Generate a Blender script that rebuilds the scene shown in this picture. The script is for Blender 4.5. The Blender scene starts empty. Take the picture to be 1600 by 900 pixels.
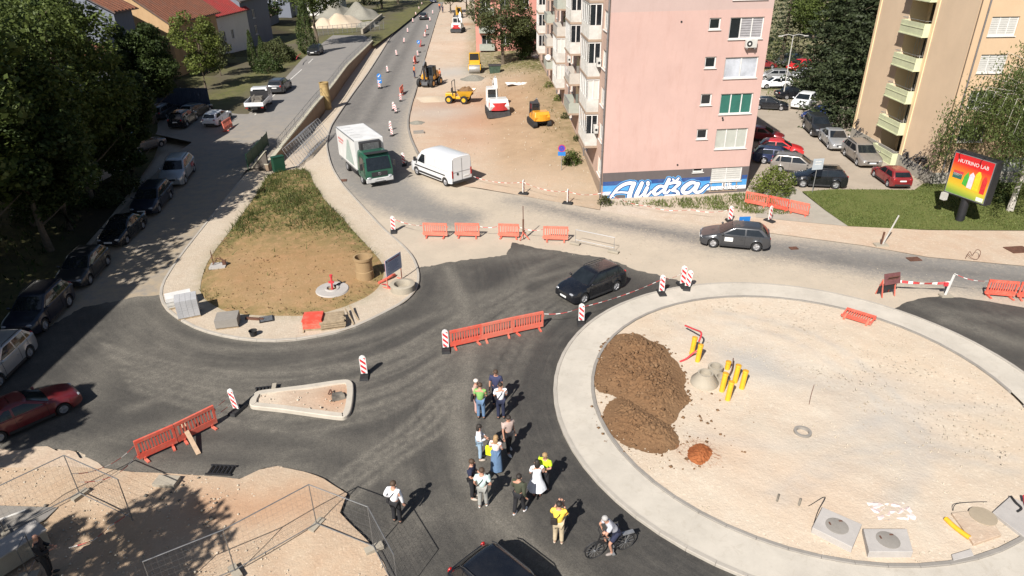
import bpy, bmesh, math, random
import numpy as np
from mathutils import Vector, Matrix
from mathutils.geometry import delaunay_2d_cdt

S = bpy.context.scene
COL = S.collection
R = math.radians
rnd = random.Random(7)

# ------------------------------------------------------------------ camera
FOC, PITCH, ROLL, CAMH = 1067.0, R(27.5), R(0.84), 18.0
cP, sP, cR, sR = math.cos(PITCH), math.sin(PITCH), math.cos(ROLL), math.sin(ROLL)
cam_d = bpy.data.cameras.new('camera'); cam = bpy.data.objects.new('camera', cam_d); COL.objects.link(cam)
cam_d.sensor_width = 36.0; cam_d.lens = 36.0 * FOC / 1600.0
cam_d.clip_start = 0.2; cam_d.clip_end = 3000
right = Vector((cR, -sR * sP, -sR * cP)); up = Vector((sR, cR * sP, cR * cP)); back = Vector((0, -cP, sP))
m3 = Matrix((right, up, back)).transposed()
cam.matrix_world = Matrix.Translation((0, 0, CAMH)) @ m3.to_4x4()
S.camera = cam

# ------------------------------------------------------------------ sky, sun, exposure
SUN_AZ, SUN_EL = R(63), R(42)          # shadows run along (cos az, sin az) on the ground
w = bpy.data.worlds.new("World"); S.world = w; w.use_nodes = True
nt = w.node_tree; bg = nt.nodes['Background']
sky = nt.nodes.new('ShaderNodeTexSky'); sky.sky_type = 'NISHITA'; sky.sun_disc = False
sky.sun_elevation = SUN_EL
to_sun = Vector((-math.cos(SUN_AZ) * math.cos(SUN_EL), -math.sin(SUN_AZ) * math.cos(SUN_EL), math.sin(SUN_EL)))
sky.sun_rotation = math.atan2(to_sun.x, to_sun.y)
sky.air_density = 1.0; sky.dust_density = 1.0
nt.links.new(sky.outputs[0], bg.inputs[0]); bg.inputs[1].default_value = 0.05
sl = bpy.data.lights.new('sun', 'SUN'); sl.energy = 5.0; sl.angle = R(0.5); sl.color = (1.0, 0.95, 0.885)
so = bpy.data.objects.new('sun', sl); COL.objects.link(so); so.location = (0, 0, 60)
so.rotation_euler = (-to_sun).to_track_quat('-Z', 'Y').to_euler()
S.view_settings.view_transform = 'Standard'; S.view_settings.look = 'None'
S.view_settings.exposure = 0.72; S.view_settings.gamma = 1.0

# ------------------------------------------------------------------ pixel of the photograph -> point of the place
def ray(px, py):
    u = (px - 800) / FOC; v = (py - 450) / FOC
    u2 = cR * u - sR * v; v2 = sR * u + cR * v
    return Vector((u2, cP - v2 * sP, -sP - v2 * cP))
def G(px, py, z=0.0):
    d = ray(px, py); t = (CAMH - z) / -d.z
    return Vector((d.x * t, d.y * t, z))
def on_plane(px, py, p0, n):           # pixel -> point on an upright plane through p0 with normal n
    d = ray(px, py); o = Vector((0, 0, CAMH)); n = Vector(n)
    t = (Vector(p0) - o).dot(n) / d.dot(n)
    return o + d * t

WALL_PX = [(420, 268), (510, 172), (547, 120), (584, 72)]
WALL = [G(*p) for p in WALL_PX]
_sy = [-60, 40, 52, 60, 76, 100, 125, 150, 400]
_sz = [0.0, 0.0, 0.05, 0.45, 1.35, 1.4, .75, .4, .4]
def zs(y):                              # height of the upper street above the main road
    return float(np.interp(y, _sy, _sz))
def GS(px, py, dz=0.0):                 # pixel -> point on the upper street
    z = 0.5
    for _ in range(12):
        p = G(px, py, z + dz); z = zs(p.y)
    return Vector((p.x, p.y, z + dz))
_hx = [0, 3, 14, 30, 60]; 
def zhill(x, y):                        # wooded slope left of the upper street
    e = float(np.interp(y, [10, 30, 45, 60, 80, 200], [-24.6, -26, -29, -32, -38.5, -48]))
    d = max(0.0, e - x)
    k = float(np.interp(y, [20, 60, 90], [1, .9, .15]))
    return zs(y) + k * float(np.interp(d, _hx, [0, .3, 2.4, 5.5, 11]))

# ------------------------------------------------------------------ materials
def A(r, g, b, k=1.75):                 # colour of a sunlit surface in the photograph -> base colour
    f = lambda v: min(0.85, ((v / 255.0) ** 2.2) / k)
    return (f(r), f(g), f(b))
class NT:
    def __init__(s, name):
        s.m = bpy.data.materials.new(name); s.m.use_nodes = True; s.t = s.m.node_tree
        s.b = s.t.nodes['Principled BSDF']; s.pos = None
    def n(s, typ, **kw):
        o = s.t.nodes.new(typ)
        for k, v in kw.items(): setattr(o, k, v)
        return o
    def l(s, a, b): s.t.links.new(a, b)
    def coord(s, world=False):
        if s.pos is None:
            s.pos = s.n('ShaderNodeNewGeometry').outputs['Position'] if world else s.n('ShaderNodeTexCoord').outputs['Object']
        return s.pos
    def noise(s, scale, detail=4, rough=.6, world=False, vec=None, dist=0.0):
        o = s.n('ShaderNodeTexNoise'); o.inputs['Scale'].default_value = scale; o.inputs['Detail'].default_value = detail
        o.inputs['Roughness'].default_value = rough; o.inputs['Distortion'].default_value = dist
        s.l(vec if vec is not None else s.coord(world), o.inputs['Vector']); return o.outputs['Fac']
    def voro(s, scale, world=False, out='Distance', vec=None):
        o = s.n('ShaderNodeTexVoronoi'); o.inputs['Scale'].default_value = scale
        s.l(vec if vec is not None else s.coord(world), o.inputs['Vector']); return o.outputs[out]
    def scale(s, v, sx, sy, sz):
        o = s.n('ShaderNodeMapping'); o.inputs['Scale'].default_value = (sx, sy, sz); s.l(v, o.inputs['Vector']); return o.outputs[0]
    def rng(s, x, a, b, c=0.0, d=1.0):
        o = s.n('ShaderNodeMapRange'); o.inputs[1].default_value = a; o.inputs[2].default_value = b
        o.inputs[3].default_value = c; o.inputs[4].default_value = d; s.l(x, o.inputs[0]); return o.outputs[0]
    def math(s, op, a, b=None):
        o = s.n('ShaderNodeMath', operation=op)
        for i, v in enumerate((a, b)):
            if v is None: continue
            if isinstance(v, (int, float)): o.inputs[i].default_value = v
            else: s.l(v, o.inputs[i])
        return o.outputs[0]
    def mix(s, f, a, b, blend='MIX'):
        o = s.n('ShaderNodeMix', data_type='RGBA', blend_type=blend)
        for i, v in ((0, f), (6, a), (7, b)):
            if isinstance(v, (int, float)): o.inputs[i].default_value = v
            elif isinstance(v, (tuple, list)): o.inputs[i].default_value = (*v[:3], 1)
            else: s.l(v, o.inputs[i])
        return o.outputs[2]
    def attr(s, name):
        o = s.n('ShaderNodeAttribute'); o.attribute_name = name; return o.outputs['Fac']
    def out(s, col, rough=.8, metal=0.0, bump=None, bstr=.3, bdist=.02, spec=None):
        if isinstance(col, (tuple, list)): s.b.inputs['Base Color'].default_value = (*col[:3], 1)
        else: s.l(col, s.b.inputs['Base Color'])
        if isinstance(rough, (int, float)): s.b.inputs['Roughness'].default_value = rough
        else: s.l(rough, s.b.inputs['Roughness'])
        s.b.inputs['Metallic'].default_value = metal
        if spec is not None: s.b.inputs['Specular IOR Level'].default_value = spec
        if bump is not None:
            o = s.n('ShaderNodeBump'); o.inputs['Strength'].default_value = bstr; o.inputs['Distance'].default_value = bdist
            s.l(bump, o.inputs['Height']); s.l(o.outputs[0], s.b.inputs['Normal'])
        return s.m
_MC = {}
def mat(name, col, rough=.7, metal=0.0, var=.18, scale=6.0, bump=0.0, spec=None, dirt=None):
    if name in _MC: return _MC[name]
    t = NT(name)
    f = t.rng(t.noise(scale, 5, .65), .3, .72)
    a = tuple(c * (1 - var) for c in col); b = tuple(min(1, c * (1 + var)) for c in col)
    c = t.mix(f, a, b)
    if dirt:
        d = t.rng(t.noise(scale * .35, 6, .7), .48, .75, 0, dirt[1]); c = t.mix(d, c, dirt[0])
    m = t.out(c, rough, metal, t.noise(scale * 8, 4) if bump else None, bump, .02, spec)
    _MC[name] = m; return m
def car_paint(name, col, metal=.0, rough=.28):
    if name in _MC: return _MC[name]
    t = NT(name)
    d = t.rng(t.noise(1.6, 6, .7), .4, .8, 0, .035 if max(col) < .1 else .12)
    c = t.mix(d, col, (.27, .25, .23))
    t.b.inputs['Coat Weight'].default_value = .6; t.b.inputs['Coat Roughness'].default_value = .08
    m = t.out(c, t.rng(t.noise(2.2, 5), .3, .7, rough, rough + .14), metal); _MC[name] = m; return m

# ------------------------------------------------------------------ mesh helpers
class MB:
    def __init__(s): s.v = []; s.f = []; s.mi = []; s.m = 0
    def add(s, vs, fs):
        o = len(s.v); s.v += [tuple(p) for p in vs]
        s.f += [tuple(i + o for i in f) for f in fs]; s.mi += [s.m] * len(fs); return s
    def box(s, c, d, rz=0.0, M=None, taper=1.0, tilt=None):
        hx, hy, hz = d[0] / 2, d[1] / 2, d[2] / 2
        vs = []
        for z, k in ((-hz, 1), (hz, taper)):
            for x, y in ((-hx, -hy), (hx, -hy), (hx, hy), (-hx, hy)): vs.append(Vector((x * k, y * k, z)))
        rot = Matrix.Rotation(rz, 3, 'Z')
        if tilt: rot = rot @ tilt
        vs = [rot @ v + Vector(c) for v in vs]
        if M: vs = [M @ v for v in vs]
        return s.add(vs, [(3, 2, 1, 0), (4, 5, 6, 7), (0, 1, 5, 4), (1, 2, 6, 5), (2, 3, 7, 6), (3, 0, 4, 7)])
    def cyl(s, a, b, r0, r1=None, n=10, caps=True):
        a, b = Vector(a), Vector(b); r1 = r0 if r1 is None else r1
        d = (b - a).normalized(); q = d.to_track_quat('Z', 'Y').to_matrix()
        vs = []
        for p, r in ((a, r0), (b, r1)):
            for i in range(n):
                t = 2 * math.pi * i / n; vs.append(p + q @ Vector((r * math.cos(t), r * math.sin(t), 0)))
        fs = [(i, (i + 1) % n, n + (i + 1) % n, n + i) for i in range(n)]
        if caps: fs += [tuple(reversed(range(n))), tuple(range(n, 2 * n))]
        return s.add(vs, fs)
    def bar(s, a, b, w, h=None):         # square bar from a to b
        a, b = Vector(a), Vector(b); h = w if h is None else h
        d = b - a; L = d.length; q = d.to_track_quat('X', 'Z').to_matrix()
        vs = []
        for x in (0, L):
            for y, z in ((-w / 2, -h / 2), (w / 2, -h / 2), (w / 2, h / 2), (-w / 2, h / 2)): vs.append(a + q @ Vector((x, y, z)))
        return s.add(vs, [(0, 3, 2, 1), (4, 5, 6, 7), (0, 1, 5, 4), (1, 2, 6, 5), (2, 3, 7, 6), (3, 0, 4, 7)])
    def tube(s, pts, r, n=8, closed=False):
        pts = [Vector(p) for p in pts]; k = len(pts); rs = r if isinstance(r, (list, tuple)) else [r] * k
        vs = []
        for i, p in enumerate(pts):
            d = (pts[(i + 1) % k] - pts[i - 1]) if closed else (pts[min(i + 1, k - 1)] - pts[max(i - 1, 0)])
            q = d.normalized().to_track_quat('Z', 'Y').to_matrix()
            for j in range(n):
                t = 2 * math.pi * j / n; vs.append(p + q @ Vector((rs[i] * math.cos(t), rs[i] * math.sin(t), 0)))
        fs = []
        for i in range(k if closed else k - 1):
            a, b = i * n, ((i + 1) % k) * n
            fs += [(a + j, a + (j + 1) % n, b + (j + 1) % n, b + j) for j in range(n)]
        if not closed: fs += [tuple(reversed(range(n))), tuple(range((k - 1) * n, k * n))]
        return s.add(vs, fs)
    def lathe(s, prof, n=20, c=(0, 0, 0), M=None):
        vs = []; k = len(prof)
        for r, z in prof:
            for j in range(n):
                t = 2 * math.pi * j / n; v = Vector((r * math.cos(t), r * math.sin(t), z))
                vs.append((M @ v if M else v) + Vector(c))
        fs = []
        for i in range(k - 1):
            a, b = i * n, (i + 1) * n
            fs += [(a + j, a + (j + 1) % n, b + (j + 1) % n, b + j) for j in range(n)]
        if prof[0][0] > 1e-4: fs.append(tuple(reversed(range(n))))
        if prof[-1][0] > 1e-4: fs.append(tuple(range((k - 1) * n, k * n)))
        return s.add(vs, fs)
    def loft(s, rings, caps=True):
        n = len(rings[0]); vs = [p for r in rings for p in r]; fs = []
        for i in range(len(rings) - 1):
            a, b = i * n, (i + 1) * n
            fs += [(a + j, a + (j + 1) % n, b + (j + 1) % n, b + j) for j in range(n)]
        if caps: fs += [tuple(reversed(range(n))), tuple(range((len(rings) - 1) * n, len(rings) * n))]
        return s.add(vs, fs)
    def prism(s, outline, h0, h1, M=None):   # outline in XY extruded along Z
        n = len(outline); vs = [Vector((x, y, h0)) for x, y in outline] + [Vector((x, y, h1)) for x, y in outline]
        if M: vs = [M @ v for v in vs]
        return s.add(vs, [tuple(reversed(range(n))), tuple(range(n, 2 * n))] + [(i, (i + 1) % n, n + (i + 1) % n, n + i) for i in range(n)])
    def ball(s, c, r, n=8, k=6):
        rx, ry, rz = r if isinstance(r, (tuple, list)) else (r, r, r)
        prof = [(max(1e-5, math.sin(math.pi * i / k)), -math.cos(math.pi * i / k)) for i in range(k + 1)]
        M = Matrix.Diagonal((rx, ry, rz)); return s.lathe(prof, n, c, M)
    def mesh(s, name, mats, smooth=None):
        me = bpy.data.meshes.new(name); me.from_pydata(s.v, [], s.f); me.validate()
        for m in (mats if isinstance(mats, (list, tuple)) else [mats]): me.materials.append(m)
        if len(me.materials) > 1 and len(me.polygons) == len(s.mi): me.polygons.foreach_set('material_index', s.mi)
        bm = bmesh.new(); bm.from_mesh(me); bmesh.ops.recalc_face_normals(bm, faces=bm.faces); bm.to_mesh(me); bm.free()
        if smooth:
            me.shade_smooth(); me.set_sharp_from_angle(angle=R(smooth))
        me.update(); return me
    def build(s, name, mats, parent=None, smooth=None, bevel=0.0):
        return obj(name, s.mesh(name, mats, smooth), parent, bevel)
def obj(name, me, parent=None, bevel=0.0):
    o = bpy.data.objects.new(name, me); COL.objects.link(o)
    if parent: o.parent = parent
    if bevel:
        b = o.modifiers.new('bevel', 'BEVEL'); b.width = bevel; b.segments = 2; b.limit_method = 'ANGLE'; b.angle_limit = R(40)
    return o
def tag(o, label=None, cat=None, group=None, kind=None):
    if label: o['label'] = label
    if cat: o['category'] = cat
    if group: o['group'] = group
    if kind: o['kind'] = kind
    return o
def thing(name, label, cat, loc=(0, 0, 0), rz=0.0, group=None):
    o = bpy.data.objects.new(name, None); COL.objects.link(o); o.empty_display_size = .3
    o.location = loc; o.rotation_euler = (0, 0, rz); return tag(o, label, cat, group)
def kids(o): return list(o.children)
def copy_tree(o, parent=None):
    c = o.copy(); COL.objects.link(c); c.parent = parent
    for ch in kids(o): copy_tree(ch, c)
    return c
def dup(root, loc, rz, label=None, group=None, scale=None):
    c = copy_tree(root); c.location = loc; c.rotation_euler = (0, 0, rz)
    if label: c['label'] = label
    if group: c['group'] = group
    if scale: c.scale = (scale,) * 3
    return c
def struct(o): o['kind'] = 'structure'; return o

# ------------------------------------------------------------------ ground sheets
def inside(P, poly):
    x, y = P[:, 0], P[:, 1]; r = np.zeros(len(P), bool); n = len(poly)
    for i in range(n):
        x0, y0 = poly[i]; x1, y1 = poly[i - 1]
        if y0 == y1: continue
        c = ((y0 > y) != (y1 > y)) & (x < (x1 - x0) * (y - y0) / (y1 - y0) + x0); r ^= c
    return r
def dline(P, line, closed=False):        # distance of points to a polyline
    d = np.full(len(P), 1e9); n = len(line)
    for i in range(n if closed else n - 1):
        a = np.array(line[i][:2]); b = np.array(line[(i + 1) % n][:2]); ab = b - a
        t = np.clip(((P - a) @ ab) / max(1e-9, ab @ ab), 0, 1)
        d = np.minimum(d, np.hypot(*(P - a - t[:, None] * ab).T))
    return d
def spline(pts, k=6, closed=False):      # Catmull-Rom through 2D points
    pts = [Vector((p[0], p[1])) for p in pts]; n = len(pts); out = []
    for i in range(n if closed else n - 1):
        g = (lambda j: pts[j % n]) if closed else (lambda j: pts[min(max(j, 0), n - 1)])
        p0, p1, p2, p3 = g(i - 1), g(i), g(i + 1), g(i + 2)
        for j in range(k):
            t = j / k
            out.append(.5 * ((2 * p1) + (p2 - p0) * t + (2 * p0 - 5 * p1 + 4 * p2 - p3) * t * t + (3 * p1 - p0 - 3 * p2 + p3) * t ** 3))
    if not closed: out.append(pts[-1])
    return [(p.x, p.y) for p in out]
def gpx(pts, f=G): return [tuple(f(*p)[:2]) for p in pts]
def densify(poly, step):
    out = []; n = len(poly)
    for i in range(n):
        a, b = poly[i], poly[(i + 1) % n]; L = math.hypot(b[0] - a[0], b[1] - a[1]); k = max(1, int(L / step))
        out += [(a[0] + (b[0] - a[0]) * j / k, a[1] + (b[1] - a[1]) * j / k) for j in range(k)]
    return out
NPR = np.random.default_rng(3)
def sheet(name, poly, z, m, res=1.0, holes=(), attrs=None, zf=None, ragged=0.0, kind='structure', parent=None, clip_y=None):
    poly = densify(poly, res)
    if ragged:
        q = np.array(poly); q += NPR.normal(0, ragged, q.shape); poly = [tuple(p) for p in q]
    hs = [densify(h, res) for h in holes]
    P = np.array(poly); lo, hi = P.min(0), P.max(0)
    gx, gy = np.meshgrid(np.arange(lo[0], hi[0], res), np.arange(lo[1], hi[1], res))
    g = np.c_[gx.ravel(), gy.ravel()] + NPR.uniform(-.25, .25, (gx.size, 2)) * res
    ok = inside(g, poly)
    for h in hs: ok &= ~inside(g, h)
    g = g[ok]
    if len(g):
        d = np.full(len(g), 1e9)
        for L in [poly] + hs:
            a = np.array(L)
            for i in range(0, len(a), 400):
                for j in range(0, len(g), 4000):
                    dd = np.hypot(g[j:j + 4000, None, 0] - a[None, i:i + 400, 0], g[j:j + 4000, None, 1] - a[None, i:i + 400, 1]).min(1)
                    d[j:j + 4000] = np.minimum(d[j:j + 4000], dd)
        g = g[d > res * .45]
    vs = [Vector(p) for p in poly]; es = [(i, (i + 1) % len(poly)) for i in range(len(poly))]
    for h in hs:
        o = len(vs); vs += [Vector(p) for p in h]; es += [(o + i, o + (i + 1) % len(h)) for i in range(len(h))]
    vs += [Vector(p) for p in g]
    V, E_, F_, *_ = delaunay_2d_cdt(vs, es, [], 1, 1e-5)
    V = np.array([tuple(v) for v in V]); F_ = [tuple(f) for f in F_]
    cen = np.array([V[list(f)].mean(0) for f in F_]); ok = inside(cen, poly)
    for h in hs: ok &= ~inside(cen, h)
    F_ = [f for f, k in zip(F_, ok) if k]
    Z = np.full(len(V), float(z))
    if zf is not None: Z = Z + zf(V)
    me = bpy.data.meshes.new(name); me.from_pydata(np.c_[V, Z].tolist(), [], F_); me.materials.append(m)
    bm = bmesh.new(); bm.from_mesh(me)
    for f in bm.faces:
        if f.normal.z < 0: f.normal_flip()
    bm.to_mesh(me); bm.free()
    me.shade_smooth()
    for k, fn in (attrs or {}).items():
        a = me.attributes.new(k, 'FLOAT', 'POINT'); a.data.foreach_set('value', np.clip(fn(V), 0, 1).astype(np.float32))
    o = obj(name, me, parent)
    if kind: o['kind'] = kind
    return o
def bumps(amp, s, seed=0):               # smooth random relief
    g = np.random.default_rng(seed); K = g.uniform(-1, 1, (14, 2)) * s; ph = g.uniform(0, 6.28, 14)
    return lambda V: amp * np.sin(V @ K.T + ph).mean(1) * 2
# ------------------------------------------------------------------ ground outlines (photo pixels -> plan)
RC = (12.45, 23.95); R_OUT, R_IN = 10.72, 8.95
def circ(r, n=120, c=RC): return [(c[0] + r * math.cos(2 * math.pi * i / n), c[1] + r * math.sin(2 * math.pi * i / n)) for i in range(n)]
TEAR_L = [(385, 271), (335, 333), (282, 400), (258, 436), (251, 452), (251, 470), (262, 488), (295, 510), (330, 523), (375, 532), (412, 535), (455, 534), (500, 527), (550, 515), (600, 492), (635, 472), (652, 452), (656, 434), (652, 415), (642, 397), (622, 377), (600, 358), (555, 310), (535, 287), (520, 262), (513, 237), (512, 222), (517, 202), (525, 187), (550, 150), (585, 100), (630, 27), (645, 3)]
TEAR_OUT = spline(gpx(TEAR_L), 5)
FAR_L = [(TEAR_OUT[-1][0] - 12 * .4, TEAR_OUT[-1][1] + 120)]
TEAR_IN = spline(gpx([(427, 272), (400, 307), (370, 350), (332, 400), (316, 437), (317, 465), (345, 485), (370, 492), (400, 495), (445, 496), (487, 495), (525, 486), (550, 477), (575, 465), (592, 450), (600, 430), (596, 412), (575, 387), (550, 360), (535, 342), (510, 317), (492, 290), (477, 268)]), 5, True)
SIDE_L = gpx([(640, 3), (584, 72), (547, 120), (510, 172), (487, 215), (476, 262)])
KERB_R = spline(gpx([(692, 3), (684, 22), (672, 60), (660, 100), (652, 130), (640, 170), (636, 195), (640, 215), (647, 232), (653, 244)]), 5)
ISLE = spline(gpx([(391, 634), (394, 626), (404, 616), (440, 611), (480, 606), (520, 600), (542, 598), (551, 602), (553, 612), (552, 630), (548, 648), (540, 656), (528, 657), (490, 652), (440, 645), (402, 641), (393, 639)]), 4, True)
NEW_A = gpx([(185, 470), (215, 463), (250, 462)])
NEW_ASPH = gpx([(-120, 560), (60, 520), (130, 480), (185, 470), (215, 463), (258, 462), (300, 470), (480, 505), (600, 460), (640, 421), (655, 419), (690, 412), (725, 407), (760, 403), (790, 399), (797, 386), (800, 379), (818, 382), (840, 388), (865, 391), (900, 397), (940, 402), (968, 411), (988, 421), (1012, 426), (1035, 432), (1062, 440), (1075, 452), (1100, 500), (1400, 870), (1290, 960), (1050, 1010), (600, 1010), (610, 900), (600, 882), (580, 855), (550, 825), (533, 806), (545, 775), (507, 752), (475, 740), (432, 729), (405, 735), (375, 749), (300, 743), (212, 739), (162, 733), (152, 724), (125, 708), (75, 701), (0, 707), (-120, 715)])
NEW_R = gpx([(1395, 482), (1412, 476), (1437, 467), (1475, 462), (1530, 470), (1597, 480), (1680, 500), (1760, 560), (1700, 660), (1560, 600), (1450, 530)])
ROAD_R = [(692, 3), (684, 22), (672, 60), (660, 100), (652, 130), (640, 170), (636, 195), (640, 215), (647, 232), (655, 246)]
MAIN_ROAD = gpx([(645, 3), (630, 27), (585, 100), (550, 150), (520, 187), (505, 222), (505, 262), (530, 300), (590, 380), (630, 425), (700, 470), (1000, 520), (1200, 560), (1400, 520), (1500, 480), (1720, 500), (1720, 428), (1600, 414), (1450, 400), (1350, 381), (1200, 362), (1100, 352), (1012, 342), (937, 328), (880, 317), (800, 303), (720, 290), (670, 268)]) + gpx(ROAD_R[::-1])
LAWN = gpx([(1253, 300), (1300, 297), (1428, 298), (1442, 288), (1700, 268), (1720, 366), (1600, 361), (1500, 361), (1450, 360), (1390, 357), (1325, 354), (1290, 330)])
PARK = gpx([(1170, 300), (1180, 175), (1190, 150), (1330, 160), (1335, 222), (1360, 241), (1440, 285), (1440, 289), (1428, 298), (1300, 298), (1253, 301), (1245, 295), (1215, 288), (1195, 300)])
PATH = gpx([(1195, 300), (1215, 288), (1245, 295), (1253, 301), (1290, 330), (1325, 354), (1240, 346), (1180, 340)])
SIDE_R = gpx([(1180, 340), (1240, 346), (1325, 354), (1390, 357), (1450, 360), (1600, 361), (1720, 366), (1720, 430), (1600, 416), (1450, 402), (1350, 384), (1200, 364), (1100, 354)])
DIRT_LL = gpx([(-150, 760), (-10, 733), (90, 731), (162, 734), (212, 740), (300, 744), (375, 750), (405, 736), (432, 730), (475, 741), (507, 753), (543, 775), (532, 806), (550, 825), (580, 855), (600, 882), (608, 900), (600, 1010), (-200, 1010)])
STREET = [tuple(p[:2]) for p in [GS(*q) for q in [(-160, 560), (-40, 545), (60, 468), (110, 420), (160, 362), (205, 312), (235, 278), (262, 250), (300, 222), (222, 205), (236, 165), (330, 172), (372, 178), (388, 178), (440, 128), (458, 108), (472, 92), (505, 66), (520, 55), (570, 55)]]]
WALLP = [(p.x, p.y) for p in WALL]
_wall_off = [(p[0] - .05, p[1]) for p in WALLP]
STREET = STREET + _wall_off[::-1] + gpx([(392, 268), (385, 271), (335, 333), (282, 400), (258, 436), (251, 452), (250, 466), (215, 467), (185, 474), (130, 484), (60, 524), (-120, 564)])

# ------------------------------------------------------------------ ground materials
def m_dirt(name, base, red, pale, speck=.5, scale=1.0, world=True):
    t = NT(name); t.coord(True)
    big = t.rng(t.noise(.12 * scale, 5, .6), .35, .68); mid = t.rng(t.noise(.9 * scale, 5, .7), .35, .7)
    c = t.mix(big, base, pale); c = t.mix(t.math('MULTIPLY', mid, .35), c, red)
    fine = t.noise(9 * scale, 4, .75); c = t.mix(t.rng(fine, .35, .7, 0, speck * .55), c, tuple(x * .62 for x in base))
    v = t.voro(14 * scale, out='Color'); sp = t.rng(t.math('MULTIPLY', v, 1.0), .78, .9, 0, speck); c = t.mix(sp, c, tuple(min(.8, x * 1.35) for x in pale))
    c = t.mix(t.attr('red'), c, red)
    c = t.mix(t.attr('grey'), c, (.36, .345, .32))
    c = t.mix(t.attr('brown'), c, t.mix(mid, (.27, .18, .105), (.36, .255, .16)))
    g = t.math('MULTIPLY', t.attr('green'), t.rng(t.noise(1.6, 6, .75), .3, .55)); c = t.mix(g, c, t.mix(mid, (.075, .085, .022), (.15, .14, .05)))
    h = t.math('ADD', t.math('MULTIPLY', fine, .6), t.math('MULTIPLY', t.noise(2.2 * scale, 5, .7), 1.2))
    return t.out(c, .95, 0, h, .45, .08, .2)
M_GROUND = m_dirt('beige_site_dirt', A(224, 207, 184), A(200, 166, 138), A(232, 219, 202))
M_SITE = m_dirt('raw_road_base', A(228, 206, 181, 1.75), A(206, 158, 126, 1.75), A(235, 217, 195, 1.75), .3, .8)
M_GRAVEL = m_dirt('pale_island_gravel', A(230, 212, 188, 1.65), A(225, 193, 164, 1.65), A(236, 223, 204, 1.65), .28, 1.0)
M_BROWN = m_dirt('brown_topsoil', A(202, 160, 118, 1.75), A(192, 140, 98, 1.75), A(212, 176, 136, 1.75), .35)
M_SIDEW = m_dirt('compacted_sidewalk_base', A(226, 209, 186), A(210, 184, 158), A(234, 219, 198), .45, 1.6)
M_SHADESOIL = m_dirt('shade_darkened_woodland_soil', (.035, .028, .018), (.07, .045, .025), (.03, .032, .016), .1)  # soil colour darkened to deepen the shade under the trees

def flow(V):                             # distance from the nearer kerb line: rollers and tyres ran along it
    d1 = dline(V, TEAR_OUT); d2 = np.abs(np.hypot(V[:, 0] - RC[0], V[:, 1] - RC[1]) - R_OUT)
    return np.minimum(d1, d2) / 40
def m_asph_new():
    t = NT('fresh_black_asphalt'); p = t.coord(True)
    fine = t.noise(60, 3, .8); mid = t.rng(t.noise(1.4, 6, .7, dist=.6), .3, .7); big = t.rng(t.noise(.22, 5, .6, dist=.8), .35, .65)
    gr = t.noise(17, 5, .85); c = t.mix(t.rng(t.math('ADD', t.math('MULTIPLY', fine, .5), t.math('MULTIPLY', gr, .5)), .3, .7), (.011, .0105, .010), (.072, .068, .062))
    cv = t.n('ShaderNodeCombineXYZ'); t.l(t.math('MULTIPLY', t.attr('flow'), 105.0), cv.inputs[0]); sx = t.n('ShaderNodeSeparateXYZ'); t.l(p, sx.inputs[0]); t.l(t.math('MULTIPLY', sx.outputs[0], .16), cv.inputs[1]); t.l(t.math('MULTIPLY', sx.outputs[1], .16), cv.inputs[2])
    st = t.math('ADD', t.math('MULTIPLY', t.rng(t.noise(1.0, 7, .85, vec=cv.outputs[0], dist=.5), .42, .7), .62), t.math('MULTIPLY', t.rng(t.noise(.55, 7, .85), .45, .62), .5))
    d = t.attr('dust'); n2 = t.rng(t.noise(5, 6, .8, dist=1.0), .25, .75)
    k = t.math('MULTIPLY', d, t.math('ADD', t.math('MULTIPLY', n2, .75), .35))
    k = t.math('ADD', t.math('MULTIPLY', k, t.rng(gr, .3, .65, .35, 1.15)), t.math('MULTIPLY', t.math('MULTIPLY', t.math('ADD', mid, big), st), .26))
    c = t.mix(k, c, t.mix(gr, (.13, .118, .098), (.24, .22, .185)))
    h = t.math('ADD', fine, t.math('MULTIPLY', t.voro(42), .8))
    return t.out(c, t.rng(k, 0, .5, .68, .92), 0, h, .55, .02, .35)
M_NEW = m_asph_new()
def m_asph_old():
    t = NT('worn_dusty_asphalt'); p = t.coord(True)
    fine = t.noise(45, 3, .8); mid = t.rng(t.noise(.7, 6, .7, dist=.8), .3, .7)
    c = t.mix(fine, (.135, .127, .118), (.215, .205, .19)); c = t.mix(t.math('MULTIPLY', mid, .35), c, (.25, .235, .21))
    c = t.mix(t.math('MULTIPLY', t.attr('wear'), t.rng(t.noise(1.2, 5, .7), .2, .7, .5, 1)), c, (.075, .072, .07))
    d = t.attr('dust'); n2 = t.rng(t.noise(3, 6, .8, dist=1.5), .3, .7)
    k = t.rng(t.math('ADD', d, t.math('MULTIPLY', t.math('SUBTRACT', n2, .5), .55)), .15, .85)
    k = t.math('MULTIPLY', k, t.rng(d, 0, .2))
    dust = t.mix(t.rng(t.noise(.5, 5), .35, .65), A(216, 202, 182), A(230, 214, 192))
    dust = t.mix(t.math('MULTIPLY', t.rng(fine, .4, .7), .5), dust, A(196, 180, 158))
    c = t.mix(k, c, dust)
    return t.out(c, .88, 0, t.math('ADD', fine, t.math('MULTIPLY', t.voro(30), .6)), .4, .02, .3)
M_OLD = m_asph_old()
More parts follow.
